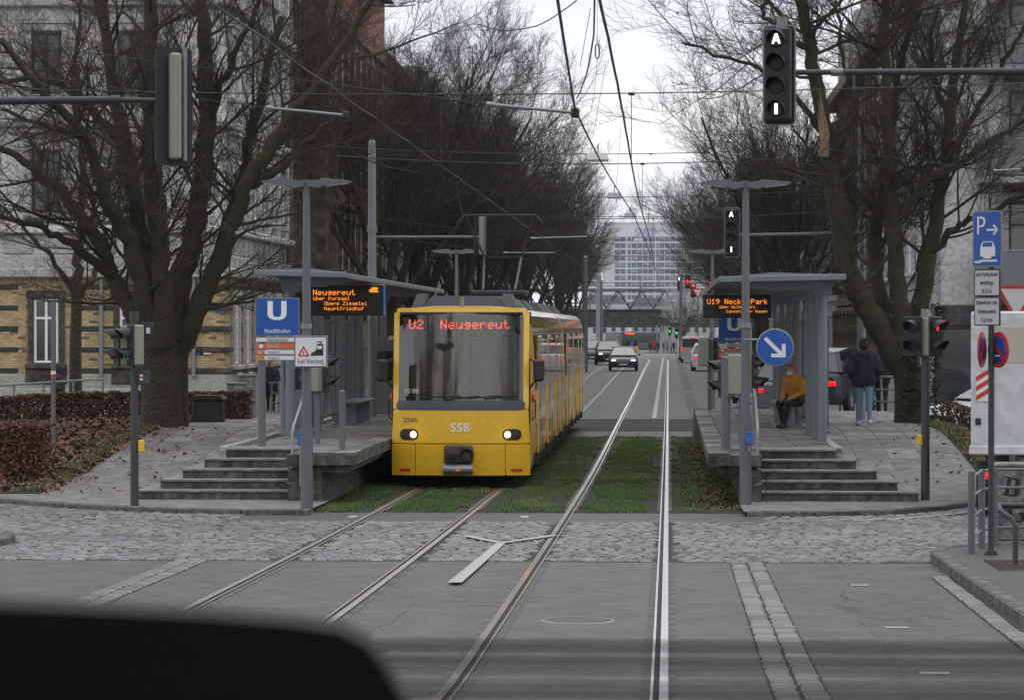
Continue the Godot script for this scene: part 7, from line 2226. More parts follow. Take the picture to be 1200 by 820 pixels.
# ------------------------------------------------------------------ vehicles
func car(label: String, base: Vector3, turn: float, paint: Material, kind := "hatch", lamps := "front") -> Node3D:
	# the car's nose points along local +z
	var t := thing("passenger_car" if kind != "van" else "delivery_van", label, "car" if kind != "van" else "van", base, turn)
	var low: Array
	var top: Array
	match kind:
		"suv":
			low = [[-2.25, 0.95, 0.74], [-2.15, 1.05, 0.88], [-1.2, 1.08, 0.92], [0.0, 1.06, 0.93], [0.9, 1.06, 0.92], [1.7, 0.98, 0.90], [2.1, 0.88, 0.82], [2.25, 0.7, 0.7]]
			top = [[-2.1, 1.06, 1.09], [-1.75, 1.06, 1.58], [-0.6, 1.06, 1.68], [0.3, 1.06, 1.66], [1.2, 1.06, 1.09]]
		"van":
			low = [[-2.4, 1.10, 0.90], [-2.35, 1.15, 0.94], [-1.2, 1.15, 0.95], [0.0, 1.15, 0.95], [1.1, 1.15, 0.95], [1.8, 1.02, 0.9], [2.2, 0.9, 0.82], [2.35, 0.7, 0.7]]
			top = [[-2.38, 1.14, 1.80], [-2.25, 1.14, 1.90], [-0.4, 1.14, 1.94], [0.8, 1.14, 1.90], [1.75, 1.04, 1.12]]
		_:
			low = [[-2.1, 0.80, 0.70], [-2.0, 0.92, 0.83], [-1.2, 0.95, 0.88], [0.0, 0.93, 0.89], [0.8, 0.94, 0.89], [1.6, 0.84, 0.86], [2.05, 0.72, 0.78], [2.18, 0.56, 0.66]]
			top = [[-1.95, 0.92, 0.96], [-1.4, 0.94, 1.34], [-0.5, 0.94, 1.47], [0.25, 0.94, 1.45], [1.15, 0.93, 0.97]]
	var rings := []
	for s in low:
		var r := PackedVector3Array()
		var yb := 0.24
		var half := [Vector2(s[2] * 0.9, yb), Vector2(s[2], yb + 0.2), Vector2(s[2] * 1.0, s[1] * 0.72), Vector2(s[2] * 0.97, s[1] - 0.06), Vector2(s[2] * 0.86, s[1])]
		for p in half: r.append(Vector3(p.x, p.y, s[0]))
		for i in range(half.size() - 1, -1, -1): r.append(Vector3(-half[i].x, half[i].y, s[0]))
		rings.append(r)
	rings.reverse()
	var body := loft(rings)
	join(body, cap(rings[0], true)); join(body, cap(rings[-1], false))
	part("body", body, paint, t)
	part("underside", MB.new().box(Vector3(0, 0.27, 0), Vector3(1.5, 0.1, 3.9)), M.under, t)
	# greenhouse: glass, then roof and pillars in paint
	var hwb := 0.80 if kind == "hatch" else 0.84 if kind == "suv" else 0.90
	var hwr := 0.58 if kind == "hatch" else 0.66 if kind == "suv" else 0.78
	var gl := MB.new()
	var a := []
	for s in top:
		var f: float = clampf((s[2] - s[1]) / 0.45, 0, 1)
		a.append([Vector3(hwb, s[1], s[0]), Vector3(lerpf(hwb, hwr, f), s[2], s[0])])
	for i in a.size() - 1:
		for sg in [-1.0, 1.0]:
			var m := Vector3(sg, 1, 1)
			gl.quad(a[i][0] * m, a[i + 1][0] * m, a[i + 1][1] * m, a[i][1] * m)
	var fl := Vector3(-1, 1, 1)
	var last := a.size() - 1
	gl.quad(a[last][0], a[last][1], a[last][1] * fl, a[last][0] * fl)
	gl.quad(a[last - 1][1], a[last][1], a[last][1] * fl, a[last - 1][1] * fl)
	gl.quad(a[0][1], a[1][1], a[1][1] * fl, a[0][1] * fl)
	gl.quad(a[0][0], a[0][1], a[0][1] * fl, a[0][0] * fl)
	part("windows", gl, M.car_glass_light if kind == "hatch" and lamps == "front" else M.car_glass, t)
	var rf := MB.new()
	for i in range(1, a.size() - 2):
		var u := Vector3(0, 0.02, 0)
		rf.quad(a[i][1] + u, a[i + 1][1] + u, a[i + 1][1] * fl + u, a[i][1] * fl + u)
		for sg in [-1.0, 1.0]:
			rf.bar(a[i][1] * Vector3(sg, 1, 1), a[i + 1][1] * Vector3(sg, 1, 1), 0.06, 0.06)
	part("roof", rf, paint, t)
	var pl := MB.new()
	for sg in [-1.0, 1.0]:
		var m := Vector3(sg, 1, 1)
		pl.bar(a[last][0] * m, a[last - 1][1] * m, 0.06, 0.05); pl.bar(a[0][0] * m, a[1][1] * m, 0.1, 0.08)
		pl.bar(a[2][0] * m + Vector3(sg * 0.01, 0, 0), a[2][1] * m + Vector3(sg * 0.01, 0, 0), 0.05, 0.1)
	part("pillars", pl, paint, t)
	if kind == "van":
		part("cargo_side", MB.new().box(Vector3(0, 1.5, -1.2), Vector3(1.76, 0.74, 2.2), 0.1), paint, t)
		part("rear_window", MB.new().box(Vector3(0, 1.52, -2.33), Vector3(1.3, 0.5, 0.06), 0.02), M.car_glass, t)
	# wheels
	var wr := 0.31 if kind == "hatch" else 0.34
	for z in [-1.3, 1.32]:
		for sg in [-1.0, 1.0]:
			var w := part("wheel", MB.new().lathe([Vector2(wr * 0.6, -0.1), Vector2(wr, -0.08), Vector2(wr, 0.08), Vector2(wr * 0.6, 0.1)], Transform3D(Basis(Vector3.BACK, PI / 2), Vector3(sg * (low[3][2] - 0.08), wr, z)), 18), M.black_rubber, t)
			part("rim", MB.new().lathe([Vector2(wr * 0.62, 0.09), Vector2(wr * 0.5, 0.07), Vector2(0, 0.09)], Transform3D(Basis(Vector3.BACK, -PI / 2 * sg), Vector3(sg * (low[3][2] - 0.08), wr, z)), 14), M.galv, w)
	# lamps, plate, grille, mirrors
	var zf: float = low[-1][0] - 0.06
	var zr: float = low[0][0]
	for sg in [-1.0, 1.0]:
		part("headlight", MB.new().box(Vector3(sg * 0.60, 0.66 if kind == "hatch" else 0.78, zf - 0.03), Vector3(0.28, 0.11, 0.10), 0.03), M.car_lamp if lamps == "front" else M.lamp_glass, t)
		part("taillight", MB.new().box(Vector3(sg * (0.64 if kind != "van" else 0.84), 0.78 if kind != "van" else 1.0, zr - 0.0), Vector3(0.22 if kind != "van" else 0.14, 0.13 if kind != "van" else 0.3, 0.10), 0.03), M.tail_lamp if lamps == "rear" else M.red, t)
		part("mirror", MB.new().box(Vector3(sg * (low[3][2] + 0.10), low[3][1] + 0.07, 0.85), Vector3(0.16, 0.11, 0.08), 0.03), paint, t)
	part("grille", MB.new().box(Vector3(0, 0.50, zf + 0.05), Vector3(0.95, 0.14, 0.06), 0.02), M.black, t)
	part("number_plate", MB.new().box(Vector3(0, 0.42, zf + 0.08), Vector3(0.5, 0.1, 0.02)), M.sign_white, t)
	part("number_plate", MB.new().box(Vector3(0, 0.62 if kind != "van" else 0.8, zr - 0.04), Vector3(0.5, 0.1, 0.02)), M.sign_white, t)
	if lamps == "rear" and kind != "hatch": part("brake_light", MB.new().box(Vector3(0, (1.62 if kind == "suv" else 1.86), zr + (0.3 if kind == "suv" else 0.08)), Vector3(0.3, 0.04, 0.05)), M.tail_lamp, t)
	return t

func build_cars() -> void:
	var put := func(px: float, d: float, x_off := 0.0) -> Vector3:
		var p := xz(px, d)
		p.y = H(p.z)
		return p
	car("dark blue hatchback with lit headlights driving towards the tram stop", put.call(730.5, 190.0), 0.02, M.car_dark, "hatch", "front")
	car("black car with lit headlights just behind the dark blue hatchback", put.call(713.0, 218.0), 0.05, M.car_black, "suv", "front")
	car("grey car half hidden behind the tram's tail", put.call(692.0, 232.0), 0.1, M.car_grey, "suv", "rear")
	car("silver car following behind the black car", put.call(707.0, 262.0), 0.05, M.car_silver, "hatch", "front")
	car("white car farther back under the bridge on the left", put.call(713.0, 480.0), 0.0, M.car_white, "hatch", "front")
	car("pale car in the distance beyond the bridge", put.call(740.0, 620.0), 1.2, M.car_silver, "hatch", "front")
	car("light grey car crossing beyond the bridge", put.call(757.0, 660.0), 1.4, M.car_white, "hatch", "front")
	car("silver delivery van with lit tail lamps driving away", put.call(812.5, 232.0), PI, M.car_silver, "van", "rear")
	car("white off-road car with lit tail lamps driving away behind the platform signals", put.call(829.0, 190.0), PI - 0.05, M.car_white, "suv", "rear")
	car("red-lit white car ahead of the silver van", put.call(809.0, 430.0), PI, M.car_white, "hatch", "rear")
	car("small dark red car ahead of the silver van", put.call(820.0, 390.0), PI, M.car_red, "hatch", "rear")
	car("dark car in the right lane beyond the far signals", put.call(828.0, 340.0), PI, M.car_grey, "hatch", "rear")
	for a in [[867.0, 150.0, "car_black", "hatch", "black car with red tail lamps queuing behind the right platform's stop sign"], [876.0, 128.0, "car_dark", "hatch", "dark blue car queuing behind the right platform"], [891.0, 112.0, "car_silver", "hatch", "silver car waiting beside the right shelter"], [921.0, 97.0, "car_grey", "suv", "grey car beside the right shelter next to the seated person"]]:
		var p := on(a[0], a[1])
		car(a[4], p, PI - 0.1, M[a[2]], a[3], "rear")
	var p := on(972, 82.0)
	car("dark car with a red tail lamp behind the right shelter posts", p, PI - 0.3, M.car_dark, "suv", "rear")
	p = on(1186, 77.0)
	car("silver car parked behind the low hedge on the right", p, -1.15, M.car_silver, "hatch", "none")
	# bus under the bridge
	p = put.call(738.0, 425.0)
	var t := thing("city_bus", "dark yellow articulated bus with lit destination turning under the bridge", "bus", p, 0.25)
	part("front_body", MB.new().box(Vector3(0, 1.65, -0.2), Vector3(2.5, 2.7, 0.5), 0.1), M.car_grey, t)
	part("yellow_apron", MB.new().box(Vector3(0, 0.65, -0.15), Vector3(2.52, 0.6, 0.5), 0.05), M.bus_yellow, t)
	part("body", MB.new().box(Vector3(0.0, 1.65, -5.0), Vector3(2.48, 2.68, 9.2), 0.1), M.car_grey, t)
	part("windscreen", MB.new().box(Vector3(0, 1.7, 0.06), Vector3(2.2, 1.5, 0.06), 0.02), M.car_glass, t)
	part("destination_display", MB.new().box(Vector3(0, 2.7, 0.06), Vector3(2.0, 0.3, 0.05)), M.display_black, t)
	part("lettering", text_mesh("45 Bahnhof", 0.2, 0.02), M.led_orange, t, Vector3(0, 2.7, 0.1))
	for s in [-1.0, 1.0]:
		part("headlight", MB.new().box(Vector3(s * 0.9, 0.7, 0.06), Vector3(0.35, 0.2, 0.05), 0.02), M.lamp_glass, t)
		part("side_window", MB.new().box(Vector3(s * 1.25, 2.0, -5.0), Vector3(0.05, 1.1, 8.4)), M.car_glass, t)
		for z in [-1.6, -7.8]: part("wheel", MB.new().cyl(Vector3(s * 1.0, 0.45, z), Vector3(s * 1.26, 0.45, z), 0.46, 0.46, 14), M.black_rubber, t)
	var tl := part("trailer", MB.new().box(Vector3(3.2, 1.65, -11.5), Vector3(7.5, 2.6, 2.5), 0.1), M.car_grey, t)
	part("side_window", MB.new().box(Vector3(3.2, 2.0, -10.22), Vector3(6.8, 1.0, 0.05)), M.car_glass, tl)
	# box truck at the right edge
	p = at(1138, 384, 45.0)
	t = thing("box_truck", "white box truck with red and white stripes seen from behind at the right edge", "truck", Vector3(p.x + 1.1, H(-45.0), p.z), -0.16)
	part("box", MB.new().box(Vector3(0, 2.02, -2.6), Vector3(2.2, 2.05, 5.0), 0.03), M.truck_white, t)
	part("upper_band", MB.new().box(Vector3(0.03, 2.55, -0.095), Vector3(2.1, 0.52, 0.01)), M.truck_beige, t)
	part("sill", MB.new().box(Vector3(0, 1.0, -0.2), Vector3(2.24, 0.14, 0.3), 0.02), M.truck_white, t)
	part("door_post", MB.new().box(Vector3(-0.94, 2.0, -0.08), Vector3(0.30, 2.0, 0.03), 0.005), M.truck_white, t)
	part("door_seam", MB.new().box(Vector3(-0.78, 2.0, -0.072), Vector3(0.012, 1.98, 0.012)), M.cabinet, t)
	var st := part("stripe_board", MB.new().box(Vector3(-0.93, 1.92, -0.055), Vector3(0.19, 0.40, 0.01)), M.sign_white, t)
	for k in 3:
		part("red_stripe", MB.new().prism(PackedVector2Array([Vector2(-0.09, -0.19 + k * 0.14), Vector2(0.09, -0.08 + k * 0.14), Vector2(0.09, -0.01 + k * 0.14), Vector2(-0.09, -0.12 + k * 0.14)]), -0.048, -0.044, Transform3D(Basis(), Vector3(-0.93, 1.92, 0))), M.red, st)
	part("green_sticker", MB.new().box(Vector3(-0.99, 1.42, -0.06), Vector3(0.08, 0.1, 0.006)), M.green_tile, t)
	part("top_light", MB.new().box(Vector3(-0.98, 2.98, -0.06), Vector3(0.12, 0.06, 0.04), 0.01), M.tail_lamp, t)
	part("bumper", MB.new().box(Vector3(0, 0.72, -0.3), Vector3(2.0, 0.16, 0.16), 0.03), M.black_rubber, t)
	part("chassis", MB.new().box(Vector3(0, 0.82, -2.6), Vector3(0.9, 0.2, 5.0), 0.02), M.under, t)
	part("mudflap_bar", MB.new().bar(Vector3(-0.3, 0.75, -0.25), Vector3(0.6, 1.0, -0.25), 0.05, 0.16), M.black_rubber, t)
	part("tail_light", MB.new().box(Vector3(-0.86, 0.66, -0.18), Vector3(0.16, 0.16, 0.06), 0.02), M.bin_brown, t)
	part("tail_lamp", MB.new().lathe([Vector2(0.055, 0), Vector2(0, 0.02)], Transform3D(Basis(Vector3.RIGHT, PI / 2), Vector3(-0.86, 0.62, -0.145)), 14), M.tail_lamp, t)
	for z in [-1.0, -4.6]:
		for s in [-1.0, 1.0]: part("wheel", MB.new().cyl(Vector3(s * 0.78, 0.4, z), Vector3(s * 1.05, 0.4, z), 0.4, 0.4, 18), M.black_rubber, t)
	part("cab", MB.new().box(Vector3(0, 1.3, -6.0), Vector3(2.0, 1.8, 1.6), 0.15), M.truck_white, t)
	part("side_panel_window", MB.new().box(Vector3(0, 1.7, -6.82), Vector3(1.7, 0.7, 0.03)), M.car_glass, t)

# ------------------------------------------------------------------ people
class Body:
	var bones := []          # [a, b, ra, rb, colour]
	func add(a: Vector3, b: Vector3, ra: float, rb: float, c: Color) -> void:
		bones.append([a, b, ra, rb, c])
	func build(cell: float, mb: MB, soft := 0.035) -> void:
		var lo := Vector3.ONE * 1e9
		var hi := -lo
		for q in bones:
			var r: float = maxf(q[2], q[3])
			for p in [q[0], q[1]]:
				lo = lo.min(p - Vector3.ONE * r); hi = hi.max(p + Vector3.ONE * r)
		lo -= Vector3.ONE * cell * 2.5; hi += Vector3.ONE * cell * 2.5
		var nx := int((hi.x - lo.x) / cell) + 2; var ny := int((hi.y - lo.y) / cell) + 2; var nz := int((hi.z - lo.z) / cell) + 2
		var f := PackedFloat32Array(); f.resize(nx * ny * nz); f.fill(1.0)
		var best := PackedFloat32Array(); best.resize(nx * ny * nz); best.fill(1.0)
		var who := PackedInt32Array(); who.resize(nx * ny * nz)
		for bi in bones.size():
			var q = bones[bi]
			var a: Vector3 = q[0]; var b: Vector3 = q[1]; var ra: float = q[2]; var rb: float = q[3]
			var m: float = maxf(ra, rb) + soft + cell * 1.5
			var l := (a.min(b) - Vector3.ONE * m - lo) / cell
			var h := (a.max(b) + Vector3.ONE * m - lo) / cell
			var ab := b - a
			var dd := maxf(ab.length_squared(), 1e-9)
			for z in range(maxi(0, int(l.z)), mini(nz, int(h.z) + 2)):
				for y in range(maxi(0, int(l.y)), mini(ny, int(h.y) + 2)):
					var row := (z * ny + y) * nx
					for x in range(maxi(0, int(l.x)), mini(nx, int(h.x) + 2)):
						var p := lo + Vector3(x, y, z) * cell
						var t := clampf((p - a).dot(ab) / dd, 0.0, 1.0)
						var d := p.distance_to(a + ab * t) - lerpf(ra, rb, t)
						var i := row + x
						if d < best[i]:
							best[i] = d; who[i] = bi
						var e := f[i]
						var k := maxf(soft - absf(e - d), 0.0) / soft
						f[i] = minf(e, d) - k * k * soft * 0.25
		# surface nets
		var idx := PackedInt32Array(); idx.resize(nx * ny * nz); idx.fill(-1)
		var pts := PackedVector3Array(); var nor := PackedVector3Array(); var cols := PackedColorArray()
		var off := [0, 1, nx, nx + 1, nx * ny, nx * ny + 1, nx * ny + nx, nx * ny + nx + 1]
		var ed := [[0, 1], [2, 3], [4, 5], [6, 7], [0, 2], [1, 3], [4, 6], [5, 7], [0, 4], [1, 5], [2, 6], [3, 7]]
		for z in nz - 1:
			for y in ny - 1:
				for x in nx - 1:
					var i := (z * ny + y) * nx + x
					var neg := 0
					for o in off:
						if f[i + o] < 0: neg += 1
					if neg == 0 or neg == 8: continue
					var s := Vector3.ZERO
					var c := 0
					for e in ed:
						var v0 := f[i + off[e[0]]]; var v1 := f[i + off[e[1]]]
						if (v0 < 0) != (v1 < 0):
							var t := v0 / (v0 - v1)
							var p0 := Vector3(e[0] & 1, (e[0] >> 1) & 1, e[0] >> 2); var p1 := Vector3(e[1] & 1, (e[1] >> 1) & 1, e[1] >> 2)
							s += p0.lerp(p1, t); c += 1
					idx[i] = pts.size()
					pts.append(lo + (Vector3(x, y, z) + s / c) * cell)
					nor.append(Vector3(f[i + 1] - f[i], f[i + nx] - f[i], f[i + nx * ny] - f[i]).normalized())
					cols.append(bones[who[i]][4])
		mb.tinted = true
		for z in range(1, nz - 1):
			for y in range(1, ny - 1):
				for x in range(1, nx - 1):
					var i := (z * ny + y) * nx + x
					var st := [1, nx, nx * ny]
					for ax in 3:
						var neg: bool = f[i] < 0
						if neg == (f[i + st[ax]] < 0): continue
						var u: int = st[(ax + 1) % 3]; var w: int = st[(ax + 2) % 3]
						var q := [idx[i - u - w], idx[i - w], idx[i], idx[i - u]]
						if q.min() < 0: continue
						if not neg: q.reverse()
						for tr in [[0, 1, 2], [0, 2, 3]]:
							var A: int = q[tr[0]]; var B: int = q[tr[1]]; var C: int = q[tr[2]]
							mb.v.append(pts[A]); mb.v.append(pts[C]); mb.v.append(pts[B])
							mb.n.append(nor[A]); mb.n.append(nor[C]); mb.n.append(nor[B])
							mb.c.append(cols[A]); mb.c.append(cols[C]); mb.c.append(cols[B])

func hand(mb: MB, wrist: Vector3, dir: Vector3, palm_n: Vector3, c: Color, side: float) -> void:
	# palm with five bent fingers, the thumb leaving its side
	mb.tinted = true; mb.col = c
	var r := dir.cross(palm_n).normalized() * side
	var pe := wrist + dir * 0.085
	mb.tube(PackedVector3Array([wrist, wrist + dir * 0.04, pe]), PackedFloat32Array([0.025, 0.035, 0.033]), 8, true)
	for i in 4:
		var l: float = [0.07, 0.08, 0.075, 0.06][i]
		var o := pe + r * (0.03 - 0.02 * i)
		mb.tube(PackedVector3Array([o - dir * 0.02, o + dir * l * 0.5 + palm_n * 0.008, o + dir * l * 0.85 + palm_n * 0.03]), PackedFloat32Array([0.010, 0.009, 0.007]), 6, true)
	mb.tube(PackedVector3Array([wrist + dir * 0.03 + r * 0.025, wrist + dir * 0.06 + r * 0.055 + palm_n * 0.01, wrist + dir * 0.09 + r * 0.06 + palm_n * 0.025]), PackedFloat32Array([0.013, 0.011, 0.008]), 6, true)

func person(label: String, base: Vector3, turn: float, o: Dictionary, cell := 0.026) -> Node3D:
	# o: colours top, legs, skin, hair, shoe; pose numbers. looks along local +z
	var t := thing("person", label, "person", base, turn)
	var b := Body.new()
	var k: float = o.get("h", 1.75) / 1.75
	var top: Color = o.top; var legs: Color = o.legs; var skin: Color = o.skin; var hair: Color = o.hair; var shoe: Color = o.shoe
	var hem: float = o.get("hem", 0.80)
	var bulk: float = o.get("bulk", 0.02)
	var stride: float = o.get("stride", 0.0)
	var sit: bool = o.get("sit", false)
	var pel := Vector3(0, 0.95, 0) * k
	if sit: pel = Vector3(0, 0.56, -0.05)
	var up := pel - Vector3(0, 0.95, 0) * k
	var lean: float = o.get("lean", 0.0)
	var P := func(x: float, y: float, z: float) -> Vector3: return Vector3(x, y, z + lean * (y - 0.95)) * k + up
	for s in [-1.0, 1.0]:
		b.add(P.call(s * 0.07, 0.97, 0), P.call(s * 0.085, 1.30, 0), 0.115 + bulk, 0.125 + bulk, top)
		b.add(P.call(0, 1.40, 0), P.call(s * 0.165, 1.39, 0), 0.08 + bulk, 0.07 + bulk, top)
		if not sit and hem < 0.95: b.add(P.call(s * 0.07, 0.97, 0), P.call(s * 0.08, hem + 0.1, 0), 0.12 + bulk, 0.115 + bulk, top)
		var hip: Vector3 = P.call(s * 0.09, 0.92, 0)
		var knee: Vector3; var ank: Vector3
		if sit:
			knee = hip + Vector3(s * 0.04, -0.04, 0.42); ank = Vector3(s * 0.10, 0.09, 0.36 + 0.10 * s)
		else:
			knee = Vector3(s * 0.095, 0.50, 0.12 * stride * s) * k
			ank = Vector3(s * 0.09, 0.09 if s * stride >= 0 else 0.12, 0.26 * stride * s - 0.04 * absf(stride)) * k
		b.add(hip, knee, 0.09 + bulk * 0.3, 0.066, legs)
		b.add(knee, ank, 0.064, 0.05, legs)
		b.add(ank + Vector3(0, -0.035, -0.03), ank + Vector3(s * 0.02, -0.045, 0.15), 0.045, 0.038, shoe)
		var sh: Vector3 = P.call(s * 0.20, 1.38, 0)
		var el: Vector3; var wr: Vector3
		match o.get("arms", "down"):
			"pocket":
				el = P.call(s * 0.31, 1.12, -0.07); wr = P.call(s * 0.22, 0.95, 0.10)
			"lap":
				el = P.call(s * 0.28, 1.12, 0.08); wr = P.call(s * 0.14, 1.0, 0.34)
			"front":
				el = P.call(s * 0.27, 1.12, 0.0); wr = P.call(s * 0.10, 1.0, 0.22)
			_:
				el = P.call(s * 0.26, 1.12, -0.05 - 0.1 * stride * s); wr = P.call(s * 0.25, 0.87, 0.06 - 0.2 * stride * s)
		b.add(sh, el, 0.066 + bulk * 0.5, 0.055 + bulk * 0.4, top)
		b.add(el, wr, 0.053 + bulk * 0.4, 0.04 + bulk * 0.3, top)
	b.add(P.call(0, 1.42, -0.01), P.call(0, 1.52, 0.01), 0.06, 0.055, o.get("neck", skin))
	b.add(P.call(0, 1.575, 0.03), P.call(0, 1.66, 0.015), 0.075, 0.088, skin)
	b.add(P.call(0, 1.60, 0.10), P.call(0, 1.575, 0.108), 0.014, 0.016, o.get("mask", skin))
	if o.has("mask"): b.add(P.call(-0.02, 1.565, 0.085), P.call(0.02, 1.565, 0.085), 0.042, 0.042, o.mask)
	b.add(P.call(0, 1.69, -0.01), P.call(0, 1.62, -0.045), 0.094, 0.085, hair)
	if o.get("hood", false): b.add(P.call(-0.07, 1.45, -0.09), P.call(0.07, 1.45, -0.09), 0.075, 0.075, top)
	if o.get("hood_up", false): b.add(P.call(0, 1.70, -0.01), P.call(0, 1.52, -0.05), 0.105, 0.10, top)
	if o.has("scarf"): b.add(P.call(-0.05, 1.45, 0.05), P.call(0.05, 1.45, 0.05), 0.055, 0.055, o.scarf)
	for s in [-1.0, 1.0]: b.add(P.call(s * 0.088, 1.62, 0.0), P.call(s * 0.092, 1.60, 0.0), 0.016, 0.012, skin if not o.has("hat") else hair)
	var mb := MB.new()
	b.build(cell * maxf(k, 0.9), mb)
	if cell < 0.03:
		for s in [-1.0, 1.0]:
			match o.get("arms", "down"):
				"lap": hand(mb, P.call(s * 0.14, 1.0, 0.35), Vector3(-s * 0.3, -0.35, 0.9).normalized(), Vector3(0, -1, 0.3).normalized(), skin, -s)
				"front": hand(mb, P.call(s * 0.09, 1.0, 0.23), Vector3(-s * 0.6, -0.3, 0.6).normalized(), Vector3(-s * 0.5, 0, -1).normalized(), skin, s)
				"down": hand(mb, P.call(s * 0.25, 0.87, 0.07 - 0.2 * stride * s), Vector3(0, -1, 0.15).normalized(), Vector3(-s, 0, 0), skin, 1.0)
		# eyes
		mb.col = Color(0.02, 0.015, 0.012)
		for s in [-1.0, 1.0]: mb.box(P.call(s * 0.033, 1.625, 0.098), Vector3(0.02, 0.009, 0.01))
	part("body", mb, M.cloth, t)
	return t

func build_people() -> void:
	var skin := Color(0.42, 0.26, 0.19)
	var navy := Color(0.012, 0.014, 0.022)
	var p := on(1013, 63.5)
	person("person in dark hooded jacket, blue jeans and black beanie walking away up the right path", p, PI + 0.1, {h = 1.80, top = Color(0.012, 0.011, 0.018), legs = Color(0.13, 0.22, 0.36), skin = skin, hair = Color(0.008, 0.008, 0.01), shoe = Color(0.5, 0.5, 0.5), stride = 0.55, arms = "pocket", hood = true, bulk = 0.045, hem = 0.82, hat = true}, 0.022)
	p = on(1034, 82.0)
	person("person in black jacket and dark trousers with pale cap walking ahead on the right path", p, PI, {h = 1.72, top = navy, legs = Color(0.012, 0.012, 0.014), skin = skin, hair = Color(0.30, 0.25, 0.22), shoe = Color(0.02, 0.02, 0.02), stride = 0.4, arms = "pocket", bulk = 0.04, hem = 0.8}, 0.026)
	p = xz(933, 60.6); p.y = PLTOP
	var seat := person("person in orange jacket and black trousers with white mask sitting in the right shelter", p, -0.75, {h = 1.48, top = Color(0.50, 0.20, 0.015), legs = Color(0.010, 0.010, 0.012), skin = skin, hair = Color(0.16, 0.06, 0.03), shoe = Color(0.03, 0.03, 0.03), sit = true, arms = "lap", bulk = 0.03, mask = Color(0.7, 0.72, 0.74), lean = 0.3}, 0.022)
	var hb := thing("hand_bag", "brown shoulder bag hanging beside the seated person in orange", "bag", p + Vector3(0.12, 0.62, 0.22))
	part("pouch", MB.new().box(Vector3.ZERO, Vector3(0.2, 0.24, 0.1), 0.03), M.bin_brown, hb)
	part("strap", MB.new().path([Vector3(-0.08, 0.1, 0), Vector3(-0.05, 0.4, 0), Vector3(0.06, 0.42, 0), Vector3(0.08, 0.1, 0)], 0.012, 6), M.bin_brown, hb)
	p = on(317, 101.0)
	person("person in dark blue coat with pink scarf standing behind the left railing", p, 0.2, {h = 1.66, top = Color(0.012, 0.013, 0.03), legs = Color(0.01, 0.01, 0.012), skin = skin, hair = Color(0.07, 0.03, 0.02), shoe = Color(0.02, 0.02, 0.02), arms = "front", bulk = 0.05, hem = 0.6, scarf = Color(0.5, 0.08, 0.12)}, 0.026)
	p = on(67, 84.0)
	person("person in dark hooded coat walking past the brick house behind the left hedge", p, -PI / 2, {h = 1.72, top = navy, legs = navy, skin = skin, hair = navy, shoe = navy, stride = 0.4, arms = "pocket", bulk = 0.06, hem = 0.5, hood_up = true}, 0.03)
	# tram driver and a passenger waiting
	p = Vector3(LX + 0.02, H(-56.0) + 0.03 + 1.22, -54.6 - 1.15)
	person("tram driver in dark blue uniform seated behind the windscreen", p, 0.0, {h = 1.70, top = Color(0.03, 0.05, 0.10), legs = navy, skin = Color(0.5, 0.32, 0.24), hair = Color(0.05, 0.04, 0.03), shoe = navy, sit = true, arms = "lap", bulk = 0.02, mask = Color(0.55, 0.58, 0.62)}, 0.028)
	p = xz(459, 75.0); p.y = PLTOP
	person("person with fair hair standing on the left platform behind the tram's corner", p, 0.4, {h = 1.75, top = navy, legs = navy, skin = skin, hair = Color(0.35, 0.25, 0.15), shoe = navy, bulk = 0.03}, 0.03)
	# people waiting under the bridge
	var tops := [Color(0.4, 0.02, 0.02), Color(0.02, 0.02, 0.03), Color(0.05, 0.06, 0.09), Color(0.10, 0.08, 0.06), Color(0.02, 0.03, 0.06), Color(0.25, 0.24, 0.22), Color(0.03, 0.03, 0.03), Color(0.02, 0.10, 0.35)]
	var names := ["person in red jacket standing under the far bridge", "person in black coat next to the red jacket under the far bridge", "person in dark grey coat under the far bridge", "person in brown coat under the far bridge", "person in navy coat under the far bridge", "person in pale coat under the far bridge", "person in black jacket at the far kerb under the bridge", "person in bright blue jacket in front of the far bus"]
	var px := [767.0, 762.5, 779.0, 782.0, 790.0, 787.0, 771.0, 740.5]
	for i in 8:
		p = xz(px[i], 415.0 - (20.0 if i == 7 else 0.0)); p.y = H(p.z)
		person(names[i], p, 0.3 * i, {h = 1.72, top = tops[i], legs = Color(0.02, 0.02, 0.03), skin = skin, hair = Color(0.05, 0.03, 0.02), shoe = navy, bulk = 0.05, stride = 0.3}, 0.055)

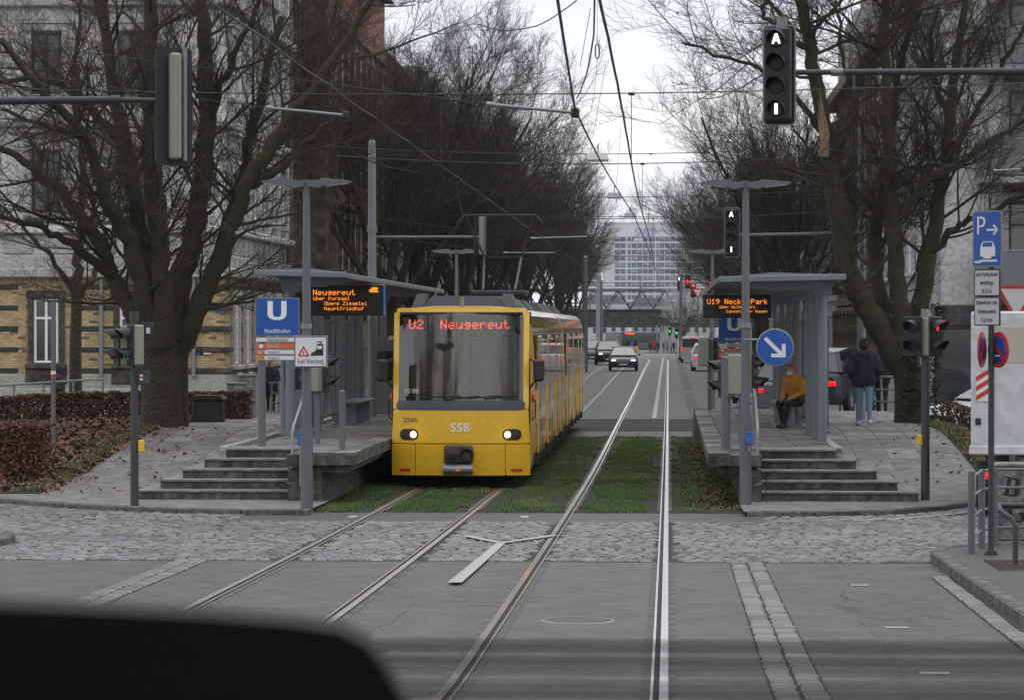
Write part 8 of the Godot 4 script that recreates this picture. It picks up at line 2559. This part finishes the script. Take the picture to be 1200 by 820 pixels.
# ------------------------------------------------------------------ our own cab
func build_cab() -> void:
	# hood of the driver's desk, close in front of the camera and out of focus
	var near := 1.5
	var out := [[-420, 690], [-200, 694], [0, 699], [120, 704], [250, 711], [350, 719], [402, 727], [432, 742], [452, 766], [468, 795], [484, 822], [505, 870], [520, 960]]
	var base := at(100, 900, 1.6)
	var t := thing("driver_cab", "black out-of-focus desk hood and lined windscreen of the tram cab close by", "tram cab", base)
	var rows := []
	for st in [[1.42, 14.0], [1.46, 3.0], [1.50, 0.0], [1.56, 5.0], [1.70, 60.0], [1.85, 140.0]]:
		var r := PackedVector3Array()
		for p in out: r.append(at(p[0] - st[1] * 0.3, p[1] + st[1], st[0]) - base)
		rows.append(r)
	var mb := MB.new()
	for i in rows.size() - 1:
		for j in out.size() - 1:
			mb.quad(rows[i][j], rows[i][j + 1], rows[i + 1][j + 1], rows[i + 1][j])
	part("hood", mb, M.console, t)
	# front and foot of the desk, down to the cab floor
	var fr := MB.new()
	for j in out.size() - 1:
		var a: Vector3 = rows[0][j]; var b: Vector3 = rows[0][j + 1]
		fr.quad(Vector3(a.x, -0.9, a.z), Vector3(b.x, -0.9, b.z), b, a)
		a = rows[-1][j]; b = rows[-1][j + 1]
		fr.quad(Vector3(a.x, -0.9, a.z), Vector3(b.x, -0.9, b.z), b, a)
	part("desk_front", fr, M.console, t)
	# the cab round the camera: roof, floor, rear wall and sills, and the fine lines printed along the foot of its windscreen
	var o := Vector3(0, 0.85, 0) - base
	part("roof", MB.new().box(o + Vector3(0, 2.85, 0.4), Vector3(2.6, 0.06, 5.4), 0.02), M.tram_interior, t)
	part("floor", MB.new().box(o + Vector3(0, 0.86, 0.4), Vector3(2.6, 0.06, 5.4), 0.02), M.tram_interior, t)
	part("rear_wall", MB.new().box(o + Vector3(0, 1.85, 3.1), Vector3(2.6, 2.0, 0.06), 0.02), M.tram_interior, t)
	part("front_wall", MB.new().box(o + Vector3(0, 1.16, -2.36), Vector3(2.6, 1.1, 0.06), 0.02), M.tram_yellow, t)
	for s in [-1.0, 1.0]:
		part("side_wall", MB.new().box(o + Vector3(s * 1.28, 1.2, 0.4), Vector3(0.06, 0.7, 5.4), 0.02), M.tram_interior, t)
		for z in [-2.3, -0.6, 1.2, 3.0]:
			part("window_post", MB.new().box(o + Vector3(s * 1.28, 2.2, z), Vector3(0.07, 1.3, 0.12), 0.02), M.tram_interior, t)
	for k in 18:
		part("printed_line", MB.new().box(Vector3(0, 2.714 - 0.0058 * k + 0.0007 * sin(k * 2.1), -2.30) - base, Vector3(2.5, 0.0025 + 0.0006 * sin(k * 1.05), 0.003)), M.console, t)
